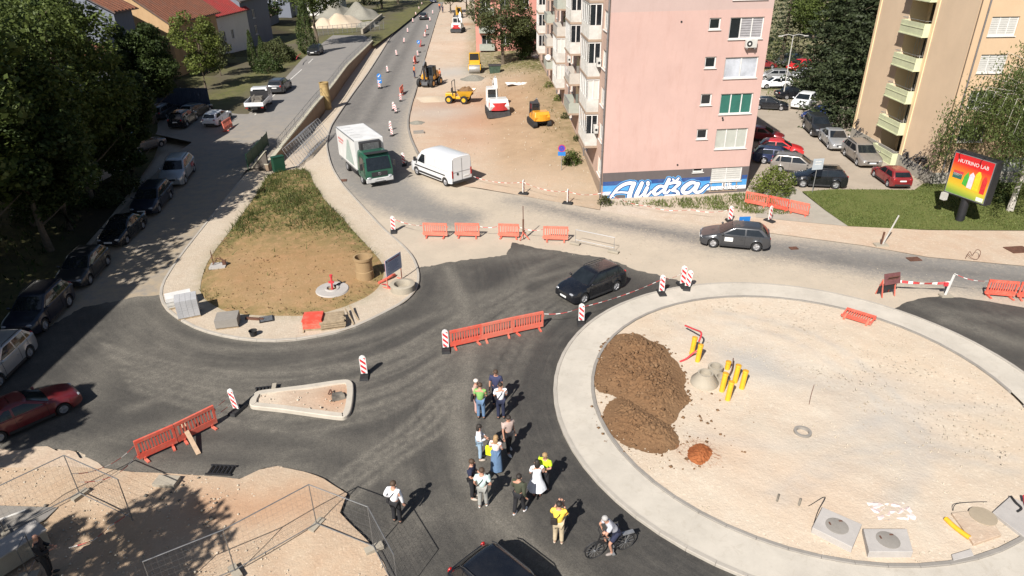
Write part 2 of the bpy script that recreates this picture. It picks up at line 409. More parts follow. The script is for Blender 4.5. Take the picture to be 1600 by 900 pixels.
def m_street():
    t = NT('grey_street_asphalt'); t.coord(True)
    fine = t.noise(40, 3, .8); mid = t.rng(t.noise(.5, 6, .7, dist=.8), .3, .7)
    c = t.mix(fine, (.135, .132, .13), (.20, .195, .19)); c = t.mix(t.math('MULTIPLY', mid, .5), c, (.25, .235, .215))
    k = t.math('MULTIPLY', t.attr('dust'), t.rng(t.noise(1.3, 6, .75), .25, .6)); c = t.mix(k, c, A(196, 178, 152))
    cr = t.rng(t.voro(.35, out='Distance'), 0, 1); c = t.mix(t.rng(t.noise(.9, 8, .8), .62, .66, 0, .35), c, (.09, .088, .085))
    return t.out(c, .9, 0, fine, .35, .02, .3)
M_STREET = m_street()
def m_conc(name, col, joint=0.0, dirt=.35, sc=1.0):
    t = NT(name); t.coord(True)
    a = t.rng(t.noise(.5 * sc, 6, .7), .3, .7); c = t.mix(a, tuple(x * .86 for x in col), tuple(min(.8, x * 1.1) for x in col))
    st = t.rng(t.noise(2.2 * sc, 7, .8, dist=.8), .52, .74, 0, dirt); c = t.mix(st, c, tuple(x * f for x, f in zip(col, (.62, .58, .52))))
    fine = t.noise(35, 4, .7); c = t.mix(t.rng(fine, .55, .75, 0, .25), c, tuple(x * .6 for x in col))
    return t.out(c, .85, 0, t.math('ADD', fine, t.math('MULTIPLY', t.noise(3, 5), 1.0)), .25, .02, .3)
M_RING = m_conc('pale_apron_concrete', A(232, 223, 208, 1.8), dirt=.5)
M_KERB = m_conc('kerb_concrete', A(206, 198, 186), dirt=.4, sc=2)
M_KERBD = m_conc('dark_kerb_concrete', A(172, 166, 158), dirt=.5, sc=2)
M_WALLC = m_conc('retaining_wall_concrete', A(170, 148, 126), dirt=.6, sc=1.5)
M_COPE = m_conc('coping_concrete', A(215, 208, 186), dirt=.3)
M_SLAB = m_conc('precast_slab_concrete', A(210, 204, 198), dirt=.2, sc=1.5)
M_PARK = m_conc('car_park_surface', A(200, 186, 168), dirt=.4, sc=.6)
M_GRASS_G = mat('lawn_soil', (.085, .085, .032), .95, 0, .35, 1.2, .4)

# ------------------------------------------------------------------ ground
def g_green(V):
    return np.zeros(len(V))
gb = MB(); big = 1400
me = bpy.data.meshes.new('ground')
o = sheet('ground', [(-110, 5), (110, 5), (110, 260), (-110, 260)], -0.06, M_GROUND, 4.0,
          attrs={'green': lambda V: np.clip((dline(V, gpx([(1215, 30), (1215, 110), (1250, 60), (1330, 120)])) < 14) * .9 + (V[:, 0] < -15) * (V[:, 1] > 125) * 1.0 + (V[:, 1] > 135) * (V[:, 0] > 4) + (V[:, 0] > 34), 0, 1)})
far = MB(); far.add([(-big, -200, -.5), (big, -200, -.5), (big, big, -.5), (-big, big, -.5)], [(0, 1, 2, 3)])
o = far.build('terrain', mat('far_green_terrain', (.06, .075, .03), .95, 0, .4, .02)); o['kind'] = 'structure'

band1 = spline(gpx([(668, 3), (655, 22), (622, 85), (592, 140), (568, 195), (562, 245), (590, 290), (640, 322), (690, 338), (715, 342)]), 5)
band1w = gpx([(640, 15), (600, 90), (566, 150), (540, 200)])
band2 = spline(gpx([(800, 312), (860, 326), (940, 345), (1030, 360), (1130, 378), (1250, 392), (1350, 408), (1480, 424), (1700, 446)]), 5)
edge_r = gpx([(672, 5), (657, 62), (640, 100), (625, 145), (610, 185), (605, 225), (640, 262)])
def dust_main(V):
    yy = V[:, 1]
    d1 = dline(V, band1); d2 = dline(V, band2)
    h1 = np.interp(yy, [45, 55, 65, 100, 200], [1.6, 3.2, 4.2, 5.2, 6.0]); h2 = np.interp(V[:, 0], [-2, 4, 14, 24, 40], [.25, .55, 1.2, 2.2, 3.1])
    s1 = 1 / (1 + np.exp(-(d1 - h1) * 1.6)); s2 = 1 / (1 + np.exp(-(d2 - h2) * 1.5))
    s = np.minimum(s1, s2 * .92 + .0)
    return np.clip(s, .16, 1)
def wear_main(V):
    tr = [gpx([(652, 12), (612, 80), (575, 135), (548, 190)]), gpx([(675, 4), (662, 20), (625, 95), (590, 160), (575, 190)]), gpx([(640, 22), (597, 100), (560, 150), (535, 190)])]
    k = np.zeros(len(V))
    for L in tr: k = np.maximum(k, np.exp(-(dline(V, L) / .9) ** 2))
    b = spline(gpx([(840, 320), (940, 343), (1100, 374), (1250, 393), (1400, 415), (1600, 438)]), 5)
    k2 = np.exp(-((dline(V, b)) / .8) ** 2) * .42
    b3 = gpx([(1190, 402), (1300, 408), (1450, 420), (1620, 440)]); k2 = np.maximum(k2, np.exp(-(dline(V, b3) / .5) ** 2) * .6)
    return np.maximum(k * .75, k2)
sheet('main_road', MAIN_ROAD, -0.02, M_OLD, .7, attrs={'dust': dust_main, 'wear': wear_main})

# fresh asphalt with dusty tyre tracks
trk = []
def tr(px, wd, st, sp=True):
    L = gpx(px); trk.append((spline(L, 6) if sp else L, wd, st))
tr([(700, 420), (722, 470), (735, 540), (728, 590), (715, 650), (728, 710), (752, 770), (800, 835), (880, 905), (960, 960)], .55, .85)
tr([(700, 420), (712, 470), (720, 540), (716, 600)], 1.2, .45)
tr([(900, 420), (820, 440), (740, 470), (660, 500), (560, 530), (440, 545), (330, 545), (260, 520), (215, 480)], .35, .55)
tr([(940, 440), (850, 462), (760, 490), (680, 530), (600, 560), (470, 580), (350, 590), (200, 640)], .3, .55)
tr([(660, 690), (560, 690), (430, 710), (330, 700)], .4, .3)
for off in (0, 22, 40, 64):
    tr([(700 + off * .4, 600), (640 + off, 660), (560 + off, 720), (470 + off, 790), (400 + off, 850)], .15, .95)
tr([(215, 475), (210, 520), (170, 570), (120, 620), (60, 660), (-30, 700)], 1.2, .45)
tr([(235, 480), (260, 540), (300, 590), (380, 600)], .9, .4)
tr([(640, 830), (700, 800), (760, 820), (900, 900)], .8, .35)
tr([(150, 690), (300, 660), (420, 668), (560, 700), (640, 750)], .5, .4)
tr([(880, 400), (820, 430), (760, 470), (735, 520)], .5, .5)
tr([(950, 410), (880, 440), (820, 470), (770, 520), (735, 570)], .3, .45)
NG = np.random.default_rng(5)
for i in range(26):                      # faint arcs left by the paver and rollers round the island
    k = NG.uniform(0, 1); a = NG.uniform(-.4, .6)
    tr([(150 + 60 * k, 520 + 90 * k), (300, 560 + 70 * k + 20 * a), (450, 560 + 110 * k + 20 * a), (600, 530 + 120 * k), (700, 480 + 110 * k), (820, 430 + 60 * k)], .13, NG.uniform(.35, .85))
for i in range(14):
    k = NG.uniform(0, 1)
    tr([(780 + 90 * k, 900), (735 + 85 * k, 800), (700 + 90 * k, 700), (715 + 95 * k, 600), (760 + 90 * k, 520), (860 + 50 * k, 450 + 20 * k)], .11, NG.uniform(.25, .65))
def dust_new(V):
    k = np.zeros(len(V))
    for L, wd, st in trk: k = np.maximum(k, st * np.exp(-(dline(V, L) / wd) ** 2))
    edge = gpx([(655, 419), (725, 407), (790, 399), (865, 391), (940, 402), (1012, 426), (1062, 440)])
    k = np.maximum(k, .5 * np.exp(-(dline(V, edge) / 1.1) ** 2))
    k = np.maximum(k, .9 * np.exp(-(dline(V, NEW_A) / .9) ** 2))
    k = np.maximum(k, .55 * np.exp(-(dline(V, TEAR_OUT) / .25) ** 2)); k = np.maximum(k, .35 * np.exp(-(dline(V, ISLE, True) / .3) ** 2))
    ll = gpx([(0, 707), (75, 701), (125, 708), (152, 724), (375, 749), (432, 729), (475, 740), (545, 775)])
    k = np.maximum(k, .6 * np.exp(-(dline(V, ll) / .6) ** 2))
    return k + .22 * np.exp(-((V[:, 0] + 12) / 9) ** 2) * (V[:, 1] < 34)
sheet('fresh_asphalt', NEW_ASPH, 0.012, M_NEW, .2, attrs={'dust': dust_new, 'flow': flow}, ragged=.05)
sheet('fresh_asphalt', NEW_R, 0.012, M_NEW, .4, attrs={'dust': lambda V: .7 * np.exp(-(dline(V, gpx([(1480, 500), (1600, 540)])) / .6) ** 2) + .5 * np.exp(-(dline(V, gpx([(1440, 480), (1600, 505)])) / .4) ** 2) + .1, 'flow': flow}, ragged=.05)

# construction strip between the road and the pink block
SITE = KERB_R[::-1][:0] + gpx([(692, 3), (684, 22), (672, 60), (660, 100), (652, 130), (641, 170), (637, 195), (641, 215), (648, 232), (655, 246), (670, 268), (720, 290), (800, 303), (880, 317), (937, 328), (940, 312), (925, 277), (891, 204), (862, 142), (843, 100), (810, 80), (790, 70), (745, 60), (738, 3)])
def hsite(V):                            # bank rising towards the foot of the block
    d = 6.6 - .0367 * (V[:, 1] - 49.1) - V[:, 0]
    k = np.interp(V[:, 1], [50, 56, 66, 85, 105, 130], [0, .35, .9, 1.0, .6, 0])
    b = k * np.interp(d, [0, 2.5, 7.5, 9], [1.1, .95, .1, 0])
    return b + .05 * bumps(1, 1.3, 2)(V) + .03 * bumps(1, 3.1, 4)(V)
red_spots = gpx([(765, 185), (700, 165), (725, 38), (785, 160), (740, 215)])
def redness(V):
    k = np.zeros(len(V))
    for (x, y), r, s in zip(red_spots, (7, 5, 3.0, 6, 5), (.9, .7, .9, .9, .55)): k = np.maximum(k, s * np.exp(-(((V[:, 0] - x) ** 2 + (V[:, 1] - y) ** 2) / r ** 2)))
    return k
def sitebrown(V):
    d = 6.6 - .0367 * (V[:, 1] - 49.1) - V[:, 0]
    return np.clip(np.interp(d, [0, 6.5, 9], [1, .85, 0]) * np.interp(V[:, 1], [52, 60, 90, 112], [.3, .9, .9, .3]), 0, 1)
def sitegreen(V):
    d = 6.6 - .0367 * (V[:, 1] - 49.1) - V[:, 0]
    return np.interp(d, [0, 1.5, 4], [.45, .3, 0]) * np.interp(V[:, 1], [55, 62], [.3, 1]) + np.interp(V[:, 1], [96, 106], [0, 1]) * np.interp(d, [0, 9, 12], [1, .8, 0])
sheet('construction_ground', SITE, 0.0, M_SITE, .7, zf=hsite, attrs={'red': redness, 'brown': sitebrown, 'green': sitegreen,
      'grey': lambda V: .8 * np.exp(-(((V[:, 0] + 8) ** 2 + (V[:, 1] - 103) ** 2) / 20)) + .5 * np.exp(-(((V[:, 0] + 8) ** 2 + (V[:, 1] - 78) ** 2) / 16))})

# teardrop island: raised base, soil and grass inside
tear_ring = TEAR_OUT[:]
cut = [i for i, p in enumerate(tear_ring) if p[1] > 60 and i > 60][0]
far_side = gpx([(627, 28), (584, 72), (547, 120), (510, 172), (487, 215), (476, 262), (428, 270), (400, 268), (388, 269)])
TEAR = TEAR_OUT + far_side
sheet('sidewalk', TEAR, 0.10, M_SIDEW, .5, holes=[TEAR_IN], attrs={'green': lambda V: .35 * np.exp(-(dline(V, TEAR_IN, True) / .35) ** 2), 'red': lambda V: .25 * np.exp(-(dline(V, gpx([(262, 470), (300, 500)])) / .8) ** 2)})
def teargreen(V):
    return np.clip(np.interp(V[:, 1], [38.5, 43, 47], [0.25, .7, 1]) + .4 * np.exp(-(dline(V, TEAR_IN, True) / 1.0) ** 2), 0, 1)
sheet('teardrop_island_soil', TEAR_IN, 0.08, M_BROWN, .45, zf=lambda V: .10 * np.clip(dline(V, TEAR_IN, True) / 1.5, 0, 1) + bumps(.05, 1.6, 8)(V) * np.clip(dline(V, TEAR_IN, True), 0, 1), attrs={'green': teargreen})

# gravel island of the roundabout inside its concrete apron
RUTS = [([(1120, 490), (1230, 510), (1330, 560), (1420, 640), (1450, 720), (1400, 800)], .2, .4), ([(1120, 505), (1220, 528), (1310, 578), (1395, 655), (1420, 730), (1370, 800)], .2, .35), ([(1080, 680), (1180, 700), (1300, 690), (1420, 640), (1560, 640)], .3, .3), ([(1200, 780), (1300, 720), (1440, 700), (1590, 720)], .2, .35), ([(1215, 795), (1320, 738), (1450, 718), (1590, 740)], .2, .3), ([(1040, 500), (1150, 560), (1250, 600), (1400, 600)], .6, .25)]
sheet('island_gravel', circ(R_IN - .02, 150), 0.10, M_GRAVEL, .35, zf=lambda V: (bumps(.10, .5, 1)(V) + bumps(.05, 1.7, 12)(V) + bumps(.03, 4.5, 13)(V)) * np.clip((R_IN - np.hypot(V[:, 0] - RC[0], V[:, 1] - RC[1])) / 1.5, 0, 1),
      attrs={'red': lambda V: .5 * np.exp(-(((V[:, 0] - 8.2) ** 2 + (V[:, 1] - 20.4) ** 2) / 1.6)) + .4 * np.exp(-(((V[:, 0] - 10.5) ** 2 + (V[:, 1] - 18) ** 2) / 4)), 'grey': lambda V: np.maximum.reduce([s_ * np.exp(-(dline(V, spline(gpx(L_), 6)) / w_) ** 2) for L_, w_, s_ in RUTS]) + .6 * np.exp(-(((V[:, 0] - 11.4) ** 2 + (V[:, 1] - 26.5) ** 2) / 2.4)) + .4 * np.exp(-(((V[:, 0] - 15) ** 2 + (V[:, 1] - 22) ** 2) / 5))})
def ring_sheet(name, r0, r1, z, m, n=160):
    b = MB(); b.loft([]) if 0 else None
    vs = []; fs = []
    for i in range(n):
        t = 2 * math.pi * i / n
        for r in (r0, r1): vs.append((RC[0] + r * math.cos(t), RC[1] + r * math.sin(t), z))
    for i in range(n): j = (i + 1) % n; fs.append((2 * i, 2 * i + 1, 2 * j + 1, 2 * j))
    b.add(vs, fs); return struct(b.build(name, m))
ring_sheet('concrete_apron', R_IN + .11, R_OUT - .17, .115, M_RING)

# right-hand side: lawn, path, car park, pavement base
M_LAWNS = m_dirt('lawn_ground', (.085, .105, .028), (.15, .14, .05), (.11, .125, .038), .1)
sheet('lawn', LAWN, 0.06, M_LAWNS, .8, zf=bumps(.04, .9, 3))
sheet('car_park_pavement', PARK, -0.005, M_PARK, 1.5)
sheet('footpath', PATH, 0.03, m_conc('path_concrete', A(196, 188, 174), dirt=.3), 1.2)
sheet('right_pavement_base', SIDE_R, 0.02, M_SITE, .8, attrs={'red': lambda V: .3 * np.exp(-(dline(V, gpx([(1100, 350), (1180, 355)])) / .8) ** 2)})

# lower-left dirt platform and the parking strip beside it
def llz(V): return bumps(.05, 1.2, 5)(V) + bumps(.03, 3.6, 6)(V) + .12 * np.exp(-(dline(V, gpx([(480, 760), (540, 850)])) / 1.2) ** 2)
sheet('building_site_ground', DIRT_LL, 0.05, m_dirt('site_fill', A(221, 193, 162, 1.75), A(211, 165, 130, 1.75), A(229, 207, 181, 1.75), .4, 1.5), .3, zf=llz,
      attrs={'red': lambda V: .7 * np.exp(-(dline(V, gpx([(320, 790), (400, 800), (470, 790)])) / .9) ** 2), 'brown': lambda V: .5 * np.exp(-(dline(V, gpx([(60, 820), (150, 830), (200, 850), (100, 900)])) / .9) ** 2)})
sheet('dust_spread', gpx([(-40, 735), (-40, 705), (20, 704), (75, 700), (120, 706), (150, 722), (160, 735), (90, 733), (20, 732)]), .03, M_SITE, .4, ragged=.08)
sheet('parking_bay', gpx([(-120, 790), (0, 794), (92, 797), (70, 818), (0, 850), (-120, 900)]), .13, M_STREET, .5, attrs={'dust': lambda V: .25 * np.ones(len(V))})
mk = MB()
a, b_ = G(-30, 822, .139), G(40, 797, .139); n_ = Vector((0, .1, 0)); mk.add([a - n_ * .6, b_ - n_ * .6, b_ + n_ * .6, a + n_ * .6], [(0, 1, 2, 3)])
struct(mk.build('bay_marking', mat('worn_white_marking', (.55, .53, .49), .8, 0, .2, 5)))

# upper street and wooded slope
sheet('upper_street', STREET, 0.0, M_STREET, .8, zf=lambda V: np.array([zs(y) for y in V[:, 1]]) - .008, attrs={'dust': lambda V: np.interp(V[:, 1], [25, 40, 58, 75], [1, 1, .7, .15])})
HILL = [(-24.2, 14), (-25.9, 30), (-28.9, 45), (-32, 60), (-38.5, 80), (-48, 200), (-110, 200), (-110, 10), (-30, 10)]
sheet('wooded_slope', HILL, -0.03, M_SHADESOIL, 2.0, zf=lambda V: np.array([zhill(x, y) for x, y in V]) + bumps(.12, .8, 9)(V), attrs={'green': lambda V: .25 + .25 * np.sin(V[:, 0] * .6 + V[:, 1] * .35)})
yard = [(-20.5, 131), (-25, 142), (-28, 152)] 
VERGE = [tuple(GS(*q)[:2]) for q in [(330, 172), (372, 178), (388, 178), (440, 128), (458, 108), (472, 92), (505, 66), (520, 55), (570, 55), (577, 66), (584, 72)]]
sheet('yard_ground', VERGE + [(-22, 220), (-52, 220), (-60, 80), (-44, 74)], -0.02, m_dirt('shade_darkened_yard_dirt', (.085, .075, .045), (.10, .075, .05), (.11, .10, .07), .2), 2.5, zf=lambda V: np.array([zs(y) for y in V[:, 1]]), attrs={'green': lambda V: .8 * (np.sin(V[:, 0] * .7) > -.3)})  # dirt colour darkened to carry the shade of the houses
# painted line along the upper street
mk = MB(); pts = [GS(*q) for q in [(489, 92), (470, 110), (445, 132), (420, 157), (398, 180)]]
for a, b in zip(pts, pts[1:]):
    d = (b - a).normalized(); n_ = Vector((-d.y, d.x, 0)) * .07; u_ = Vector((0, 0, .012)); mk.add([a - n_ + u_, b - n_ + u_, b + n_ + u_, a + n_ + u_], [(0, 1, 2, 3)])
struct(mk.build('edge_line_marking', _MC['worn_white_marking']))
# dashed line left on the main road
mk = MB()
for a, b in (((575, 168), (597, 165)), ((600, 78), (612, 74))):
    pass

# ------------------------------------------------------------------ kerbs
def kerb_path(name, pts, wd, h, m, z0=0.0, closed=False, stone=1.0, side=1, gap=.008, maxn=290, ymax=1e9):
    """row of kerb stones along a plan line; every stone is a part"""
    root = thing(name[0], name[1], 'kerb')
    # resample
    P = [Vector((x, y, 0)) for x, y in pts]
    if closed: P.append(P[0])
    segs = [0]
    for a, b in zip(P, P[1:]): segs.append(segs[-1] + (b - a).length)
    tot = segs[-1]
    def at(s_):
        s_ = min(max(s_, 0), tot - 1e-6); i = max(j for j in range(len(segs) - 1) if segs[j] <= s_)
        return P[i].lerp(P[i + 1], (s_ - segs[i]) / max(1e-9, segs[i + 1] - segs[i]))
    n = int(tot / stone); k = 0; rest = MB()
    for i in range(n):
        a, b = at(i * stone + gap), at((i + 1) * stone - gap)
        d = (b - a).normalized(); nn = Vector((-d.y, d.x, 0)) * side
        jz = rnd.uniform(-.004, .004)
        c = .018
        sec = [(0, z0 - .1), (0, z0 + h - c + jz), (c, z0 + h + jz), (wd, z0 + h + jz), (wd, z0 - .1)]
        r0 = [a + nn * q[0] + Vector((0, 0, q[1])) for q in sec]; r1 = [b + nn * q[0] + Vector((0, 0, q[1])) for q in sec]
        if a.y < ymax and k < maxn:
            MB().loft([r0, r1]).build('kerb_stone', m, root); k += 1
        else: rest.loft([r0, r1])
    if rest.v: tag(rest.build('kerb_run', m, root), kind='stuff')
    return root
kerb_path(('roundabout_kerb', 'outer ring of pale kerb stones round the roundabout apron'), circ(R_OUT, 200), .16, .14, M_KERB, closed=True)
kerb_path(('inner_kerb', 'inner ring of grey kerb stones holding the gravel island'), circ(R_IN + .12, 200), .14, .17, M_KERBD, closed=True)
kerb_path(('teardrop_kerb', 'long curved kerb round the teardrop island and up the main road'), TEAR_OUT[::-1], .15, .13, M_KERB, side=-1, ymax=75)
kerb_path(('site_kerb', 'new dark kerb between the main road and the dug up strip'), KERB_R, .18, .17, M_KERBD, ymax=130, z0=-.02, side=1)

# triangular splitter island with a wide concrete rim
isl = thing('traffic_island', 'small triangular traffic island with white kerb and rubble in the black asphalt', 'traffic island')
b = MB(); cx = sum(p[0] for p in ISLE) / len(ISLE); cy = sum(p[1] for p in ISLE) / len(ISLE)
def offs(poly, d):
    n = len(poly); out = []
    for i in range(n):
        a, c = poly[i - 1], poly[(i + 1) % n]; tx, ty = c[0] - a[0], c[1] - a[1]; L = math.hypot(tx, ty) or 1
        nx, ny = -ty / L, tx / L
        q = (poly[i][0] + nx * d, poly[i][1] + ny * d); out.append(q)
    return out
ar = sum(ISLE[i - 1][0] * ISLE[i][1] - ISLE[i][0] * ISLE[i - 1][1] for i in range(len(ISLE)))
sg = 1 if ar > 0 else -1
in1, in2, in3 = offs(ISLE, sg * .03), offs(ISLE, sg * .28), offs(ISLE, sg * .30)
b.loft([[Vector((*p, -.02)) for p in ISLE], [Vector((*p, .17)) for p in ISLE], [Vector((*p, .20)) for p in in1], [Vector((*p, .20)) for p in in2], [Vector((*p, .10)) for p in in3]], caps=False)
b.build('kerb', m_conc('white_kerb_concrete', A(226, 216, 200), dirt=.35, sc=2), isl, smooth=40)
sheet('fill', offs(ISLE, sg * .29), .13, M_SITE, .15, zf=bumps(.05, 4, 21), kind=None, parent=isl, attrs={'red': lambda V: .8 * np.exp(-(((V[:, 0] + 7.6) ** 2 + (V[:, 1] - 24.4) ** 2) / 1.0))})

# ------------------------------------------------------------------ retaining wall
rw = thing('retaining_wall', 'long stained concrete retaining wall between sidewalk and upper street', 'wall')
b = MB(); c_ = MB(); f_ = MB()
WS = spline(WALLP, 8)
WS = [p for p in WS]
tops = []
for i, (x, y) in enumerate(WS): tops.append(max(.35, zs(y) + .28))
for i in range(len(WS) - 1):
    (x0, y0), (x1, y1) = WS[i], WS[i + 1]; d = Vector((x1 - x0, y1 - y0, 0)).normalized(); n_ = Vector((-d.y, d.x, 0))
    for bb, w0, w1, za, zb in ((b, -.02, .25, (-.1, -.1), (tops[i], tops[i + 1])), (c_, -.06, .30, (tops[i], tops[i + 1]), (tops[i] + .09, tops[i + 1] + .09))):
        a, e = Vector((x0, y0, 0)), Vector((x1, y1, 0))
        r0 = [a + n_ * w0 + Vector((0, 0, za[0])), a + n_ * w1 + Vector((0, 0, za[0])), a + n_ * w1 + Vector((0, 0, zb[0])), a + n_ * w0 + Vector((0, 0, zb[0]))]
        r1 = [e + n_ * w0 + Vector((0, 0, za[1])), e + n_ * w1 + Vector((0, 0, za[1])), e + n_ * w1 + Vector((0, 0, zb[1])), e + n_ * w0 + Vector((0, 0, zb[1]))]
        bb.loft([r0, r1])
b.build('wall_face', M_WALLC, rw); c_.build('coping', M_COPE, rw)
# wing wall closing the ramp end towards the viewer
p0, p1 = G(392, 267), WALL[0]
w_ = MB(); d = (p1 - p0).normalized(); n_ = Vector((-d.y, d.x, 0)) * .2
w_.loft([[p0, p1, p1 + Vector((0, 0, 1.75)), p0 + Vector((0, 0, .1))], [p0 + n_, p1 + n_, p1 + n_ + Vector((0, 0, 1.75)), p0 + n_ + Vector((0, 0, .1))]])
w_.build('wing_wall', m_conc('wing_concrete', A(120, 112, 104), dirt=.3), rw)
w_ = MB(); w_.bar(p0 + n_ * .5 + Vector((0, 0, .14)), p1 + n_ * .5 + Vector((0, 0, 1.8)), .32, .09); w_.build('sloping_coping', M_COPE, rw)
# ------------------------------------------------------------------ buildings
M_GLASS = mat('dark_window_glass', (.012, .015, .018), .06, 0, .3, 2, spec=.6)
M_PVC = mat('white_pvc', (.60, .59, .57), .45, 0, .08, 4, dirt=((.36, .34, .30), .4))
M_PVCD = mat('weathered_white_panel', (.47, .46, .43), .5, 0, .16, 2, dirt=((.28, .25, .21), .6))
M_DARK = mat('dark_metal', (.03, .03, .032), .5, .3, .2, 8)
M_BLACK = mat('black_rubber', (.014, .014, .015), .8, 0, .3, 10)
M_STEEL = mat('galvanised_steel', (.38, .39, .40), .45, .7, .2, 8)
M_SHUT = mat('pale_roller_shutter', (.48, .47, .44), .6, 0, .08, 3)
M_GREENB = mat('green_roller_blind', (.02, .11, .085), .6, 0, .12, 2)
M_STRIPE = mat('grey_striped_blind', (.30, .29, .30), .6, 0, .2, 2)
M_SUNSHEET = mat('pale_sun_screen', (.40, .42, .46), .35, 0, .35, .7)
M_SCREEN = mat('grey_green_blind', (.36, .37, .33), .6, 0, .1, 2)

class Face:
    """upright facade: u along, z up, n outward"""
    def __init__(s, o, ud, n): s.o = Vector(o); s.u = Vector(ud).normalized(); s.n = Vector(n).normalized()
    def p(s, u, z, d=0.0): return s.o + s.u * u + s.n * d + Vector((0, 0, z))
    def quad(s, b, u0, u1, z0, z1, d): b.add([s.p(u0, z0, d), s.p(u1, z0, d), s.p(u1, z1, d), s.p(u0, z1, d)], [(0, 1, 2, 3)])
    def box(s, b, u0, u1, z0, z1, d0, d1):
        b.loft([[s.p(u0, z0, d0), s.p(u1, z0, d0), s.p(u1, z1, d0), s.p(u0, z1, d0)], [s.p(u0, z0, d1), s.p(u1, z0, d1), s.p(u1, z1, d1), s.p(u0, z1, d1)]])
def wall_with_openings(F, u0, u1, z0, z1, ops, depth=.16):
    b = MB(); us = sorted({u0, u1, *[v for o in ops for v in o[:2]]}); zz = sorted({z0, z1, *[v for o in ops for v in o[2:4]]})
    for i in range(len(us) - 1):
        for j in range(len(zz) - 1):
            um, zm = (us[i] + us[i + 1]) / 2, (zz[j] + zz[j + 1]) / 2
            if any(o[0] < um < o[1] and o[2] < zm < o[3] for o in ops): continue
            F.quad(b, us[i], us[i + 1], zz[j], zz[j + 1], 0)
    for o in ops:
        a, c, e, f = o[:4]
        for (p, q) in (((a, e), (a, f)), ((c, e), (c, f)), ((a, e), (c, e)), ((a, f), (c, f))):
            b.add([F.p(*p, 0), F.p(*q, 0), F.p(*q, -depth), F.p(*p, -depth)], [(0, 1, 2, 3)])
    return b
def window(F, parent, u0, u1, z0, z1, n=3, kinds=None, d=-.13, sill=True, fm=None, fw=.07):
    fm = fm or M_PVC; b = MB()
    F.box(b, u0, u1, z0, z0 + fw, d - .02, d + .05); F.box(b, u0, u1, z1 - fw, z1, d - .02, d + .05)
    w_ = (u1 - u0) / n
    for i in range(n + 1):
        c = u0 + i * w_; a = max(u0, c - fw / 2 if 0 < i < n else (c if i == 0 else c - fw)); F.box(b, a, min(u1, a + fw), z0 + fw, z1 - fw, d - .02, d + .05)
    fr = b.build('window', fm, parent)
    for i in range(n):
        k = (kinds or ['glass'] * n)[i]; q = MB(); m = {'glass': M_GLASS, 'green': M_GREENB, 'stripe': M_STRIPE, 'shut': M_SHUT, 'screen': M_SCREEN, 'sun': M_SUNSHEET}[k]
        a, c = u0 + i * w_ + fw * .6, u0 + (i + 1) * w_ - fw * .6
        if k in ('stripe', 'shut'):
            ns = 8
            for s_ in range(ns):
                za = z0 + fw + (z1 - z0 - 2 * fw) * s_ / ns; zb = z0 + fw + (z1 - z0 - 2 * fw) * (s_ + (.62 if k == 'stripe' else .84)) / ns
                F.box(q, a, c, za, zb, d + .0, d + .03)
            F.quad(q, a, c, z0 + fw, z1 - fw, d - .005)
        else: F.quad(q, a, c, z0 + fw, z1 - fw, d)
        q.build('pane' if k == 'glass' else 'blind', m, fr)
    if sill:
        q = MB(); F.box(q, u0 - .05, u1 + .05, z0 - .05, z0 - .002, d, .09); q.build('sill', M_PVC, fr)
    return fr

def m_stucco(name, col, stain=(.5, .45, .4), sc=1.0, amt=.25):
    t = NT(name); t.coord(True)
    a = t.rng(t.noise(.35 * sc, 6, .65), .3, .7); c = t.mix(a, tuple(x * .93 for x in col), tuple(min(.85, x * 1.05) for x in col))
    st = t.noise(1.0, 6, .8, vec=t.scale(t.pos, 1.3, 1.3, .25)); c = t.mix(t.rng(st, .5, .78, 0, amt), c, tuple(x * y for x, y in zip(col, stain)))
    c = t.mix(t.rng(t.noise(3.0, 7, .85), .6, .75, 0, amt * .7), c, tuple(x * y for x, y in zip(col, stain)))
    f = t.noise(40, 3, .7); c = t.mix(t.rng(f, .4, .7, 0, .12), c, tuple(x * .7 for x in col))
    return t.out(c, .9, 0, f, .15, .01, .25)
M_PINK = m_stucco('pink_stucco', A(241, 202, 191, 1.85), (.76, .67, .62), 1, .42)
M_PINKTOP = m_stucco('grey_pink_band', A(226, 198, 190, 1.8), (.8, .76, .74), 1, .3)  # slightly greyer pink than the wall below
M_GREYPL = m_stucco('grey_plinth', A(120, 112, 112), (.7, .7, .7), 2, .35)
M_WESTW = m_stucco('patchy_pink_render', A(228, 196, 178, 1.6), (.7, .6, .52), 2.0, .5)
M_ROUGHW = m_stucco('rough_grey_render', A(190, 168, 148), (.6, .55, .5), 2.5, .5)

pk = thing('apartment_block', 'salmon pink apartment block with blue lettered mural and stacked white balconies', 'apartment block')
PL = Vector((6.9, 49.1, 0)); PD = Vector((11.3, 1.2, 0)).normalized(); PNn = Vector((PD.y, -PD.x, 0))
FS = Face(PL, PD, PNn); PW = 11.38; PH = 17.6; PLEN = 61.0
WDIR = Vector((-.0367, .9993, 0)); WN = Vector((-.9993, -.0367, 0)); FW = Face(PL, WDIR, WN)
big_k = [(12.63, 11.21, ['glass', 'stripe', 'stripe']), (10.0, 8.56, ['sun', 'sun']), (7.48, 6.01, ['green'] * 3), (4.93, 3.42, ['screen'] * 3), (2.36, .87, ['shut', 'shut']), (15.2, 13.75, ['glass'] * 3)]
ops = [(8.42, 10.86, b, a) for a, b, _ in big_k] + [(6.93, 7.76, b, a) for a, b in ((12.64, 11.88), (10.09, 9.32), (7.53, 6.73), (4.99, 4.24), (2.42, 1.69), (15.2, 14.45))] + [(8.45, 10.62, .14, .80)]
zsplit = 13.15
wall_with_openings(FS, 0, PW, 1.98, zsplit, [o for o in ops if o[3] < zsplit and o[2] > 1.98]).build('wall', M_PINK, pk)
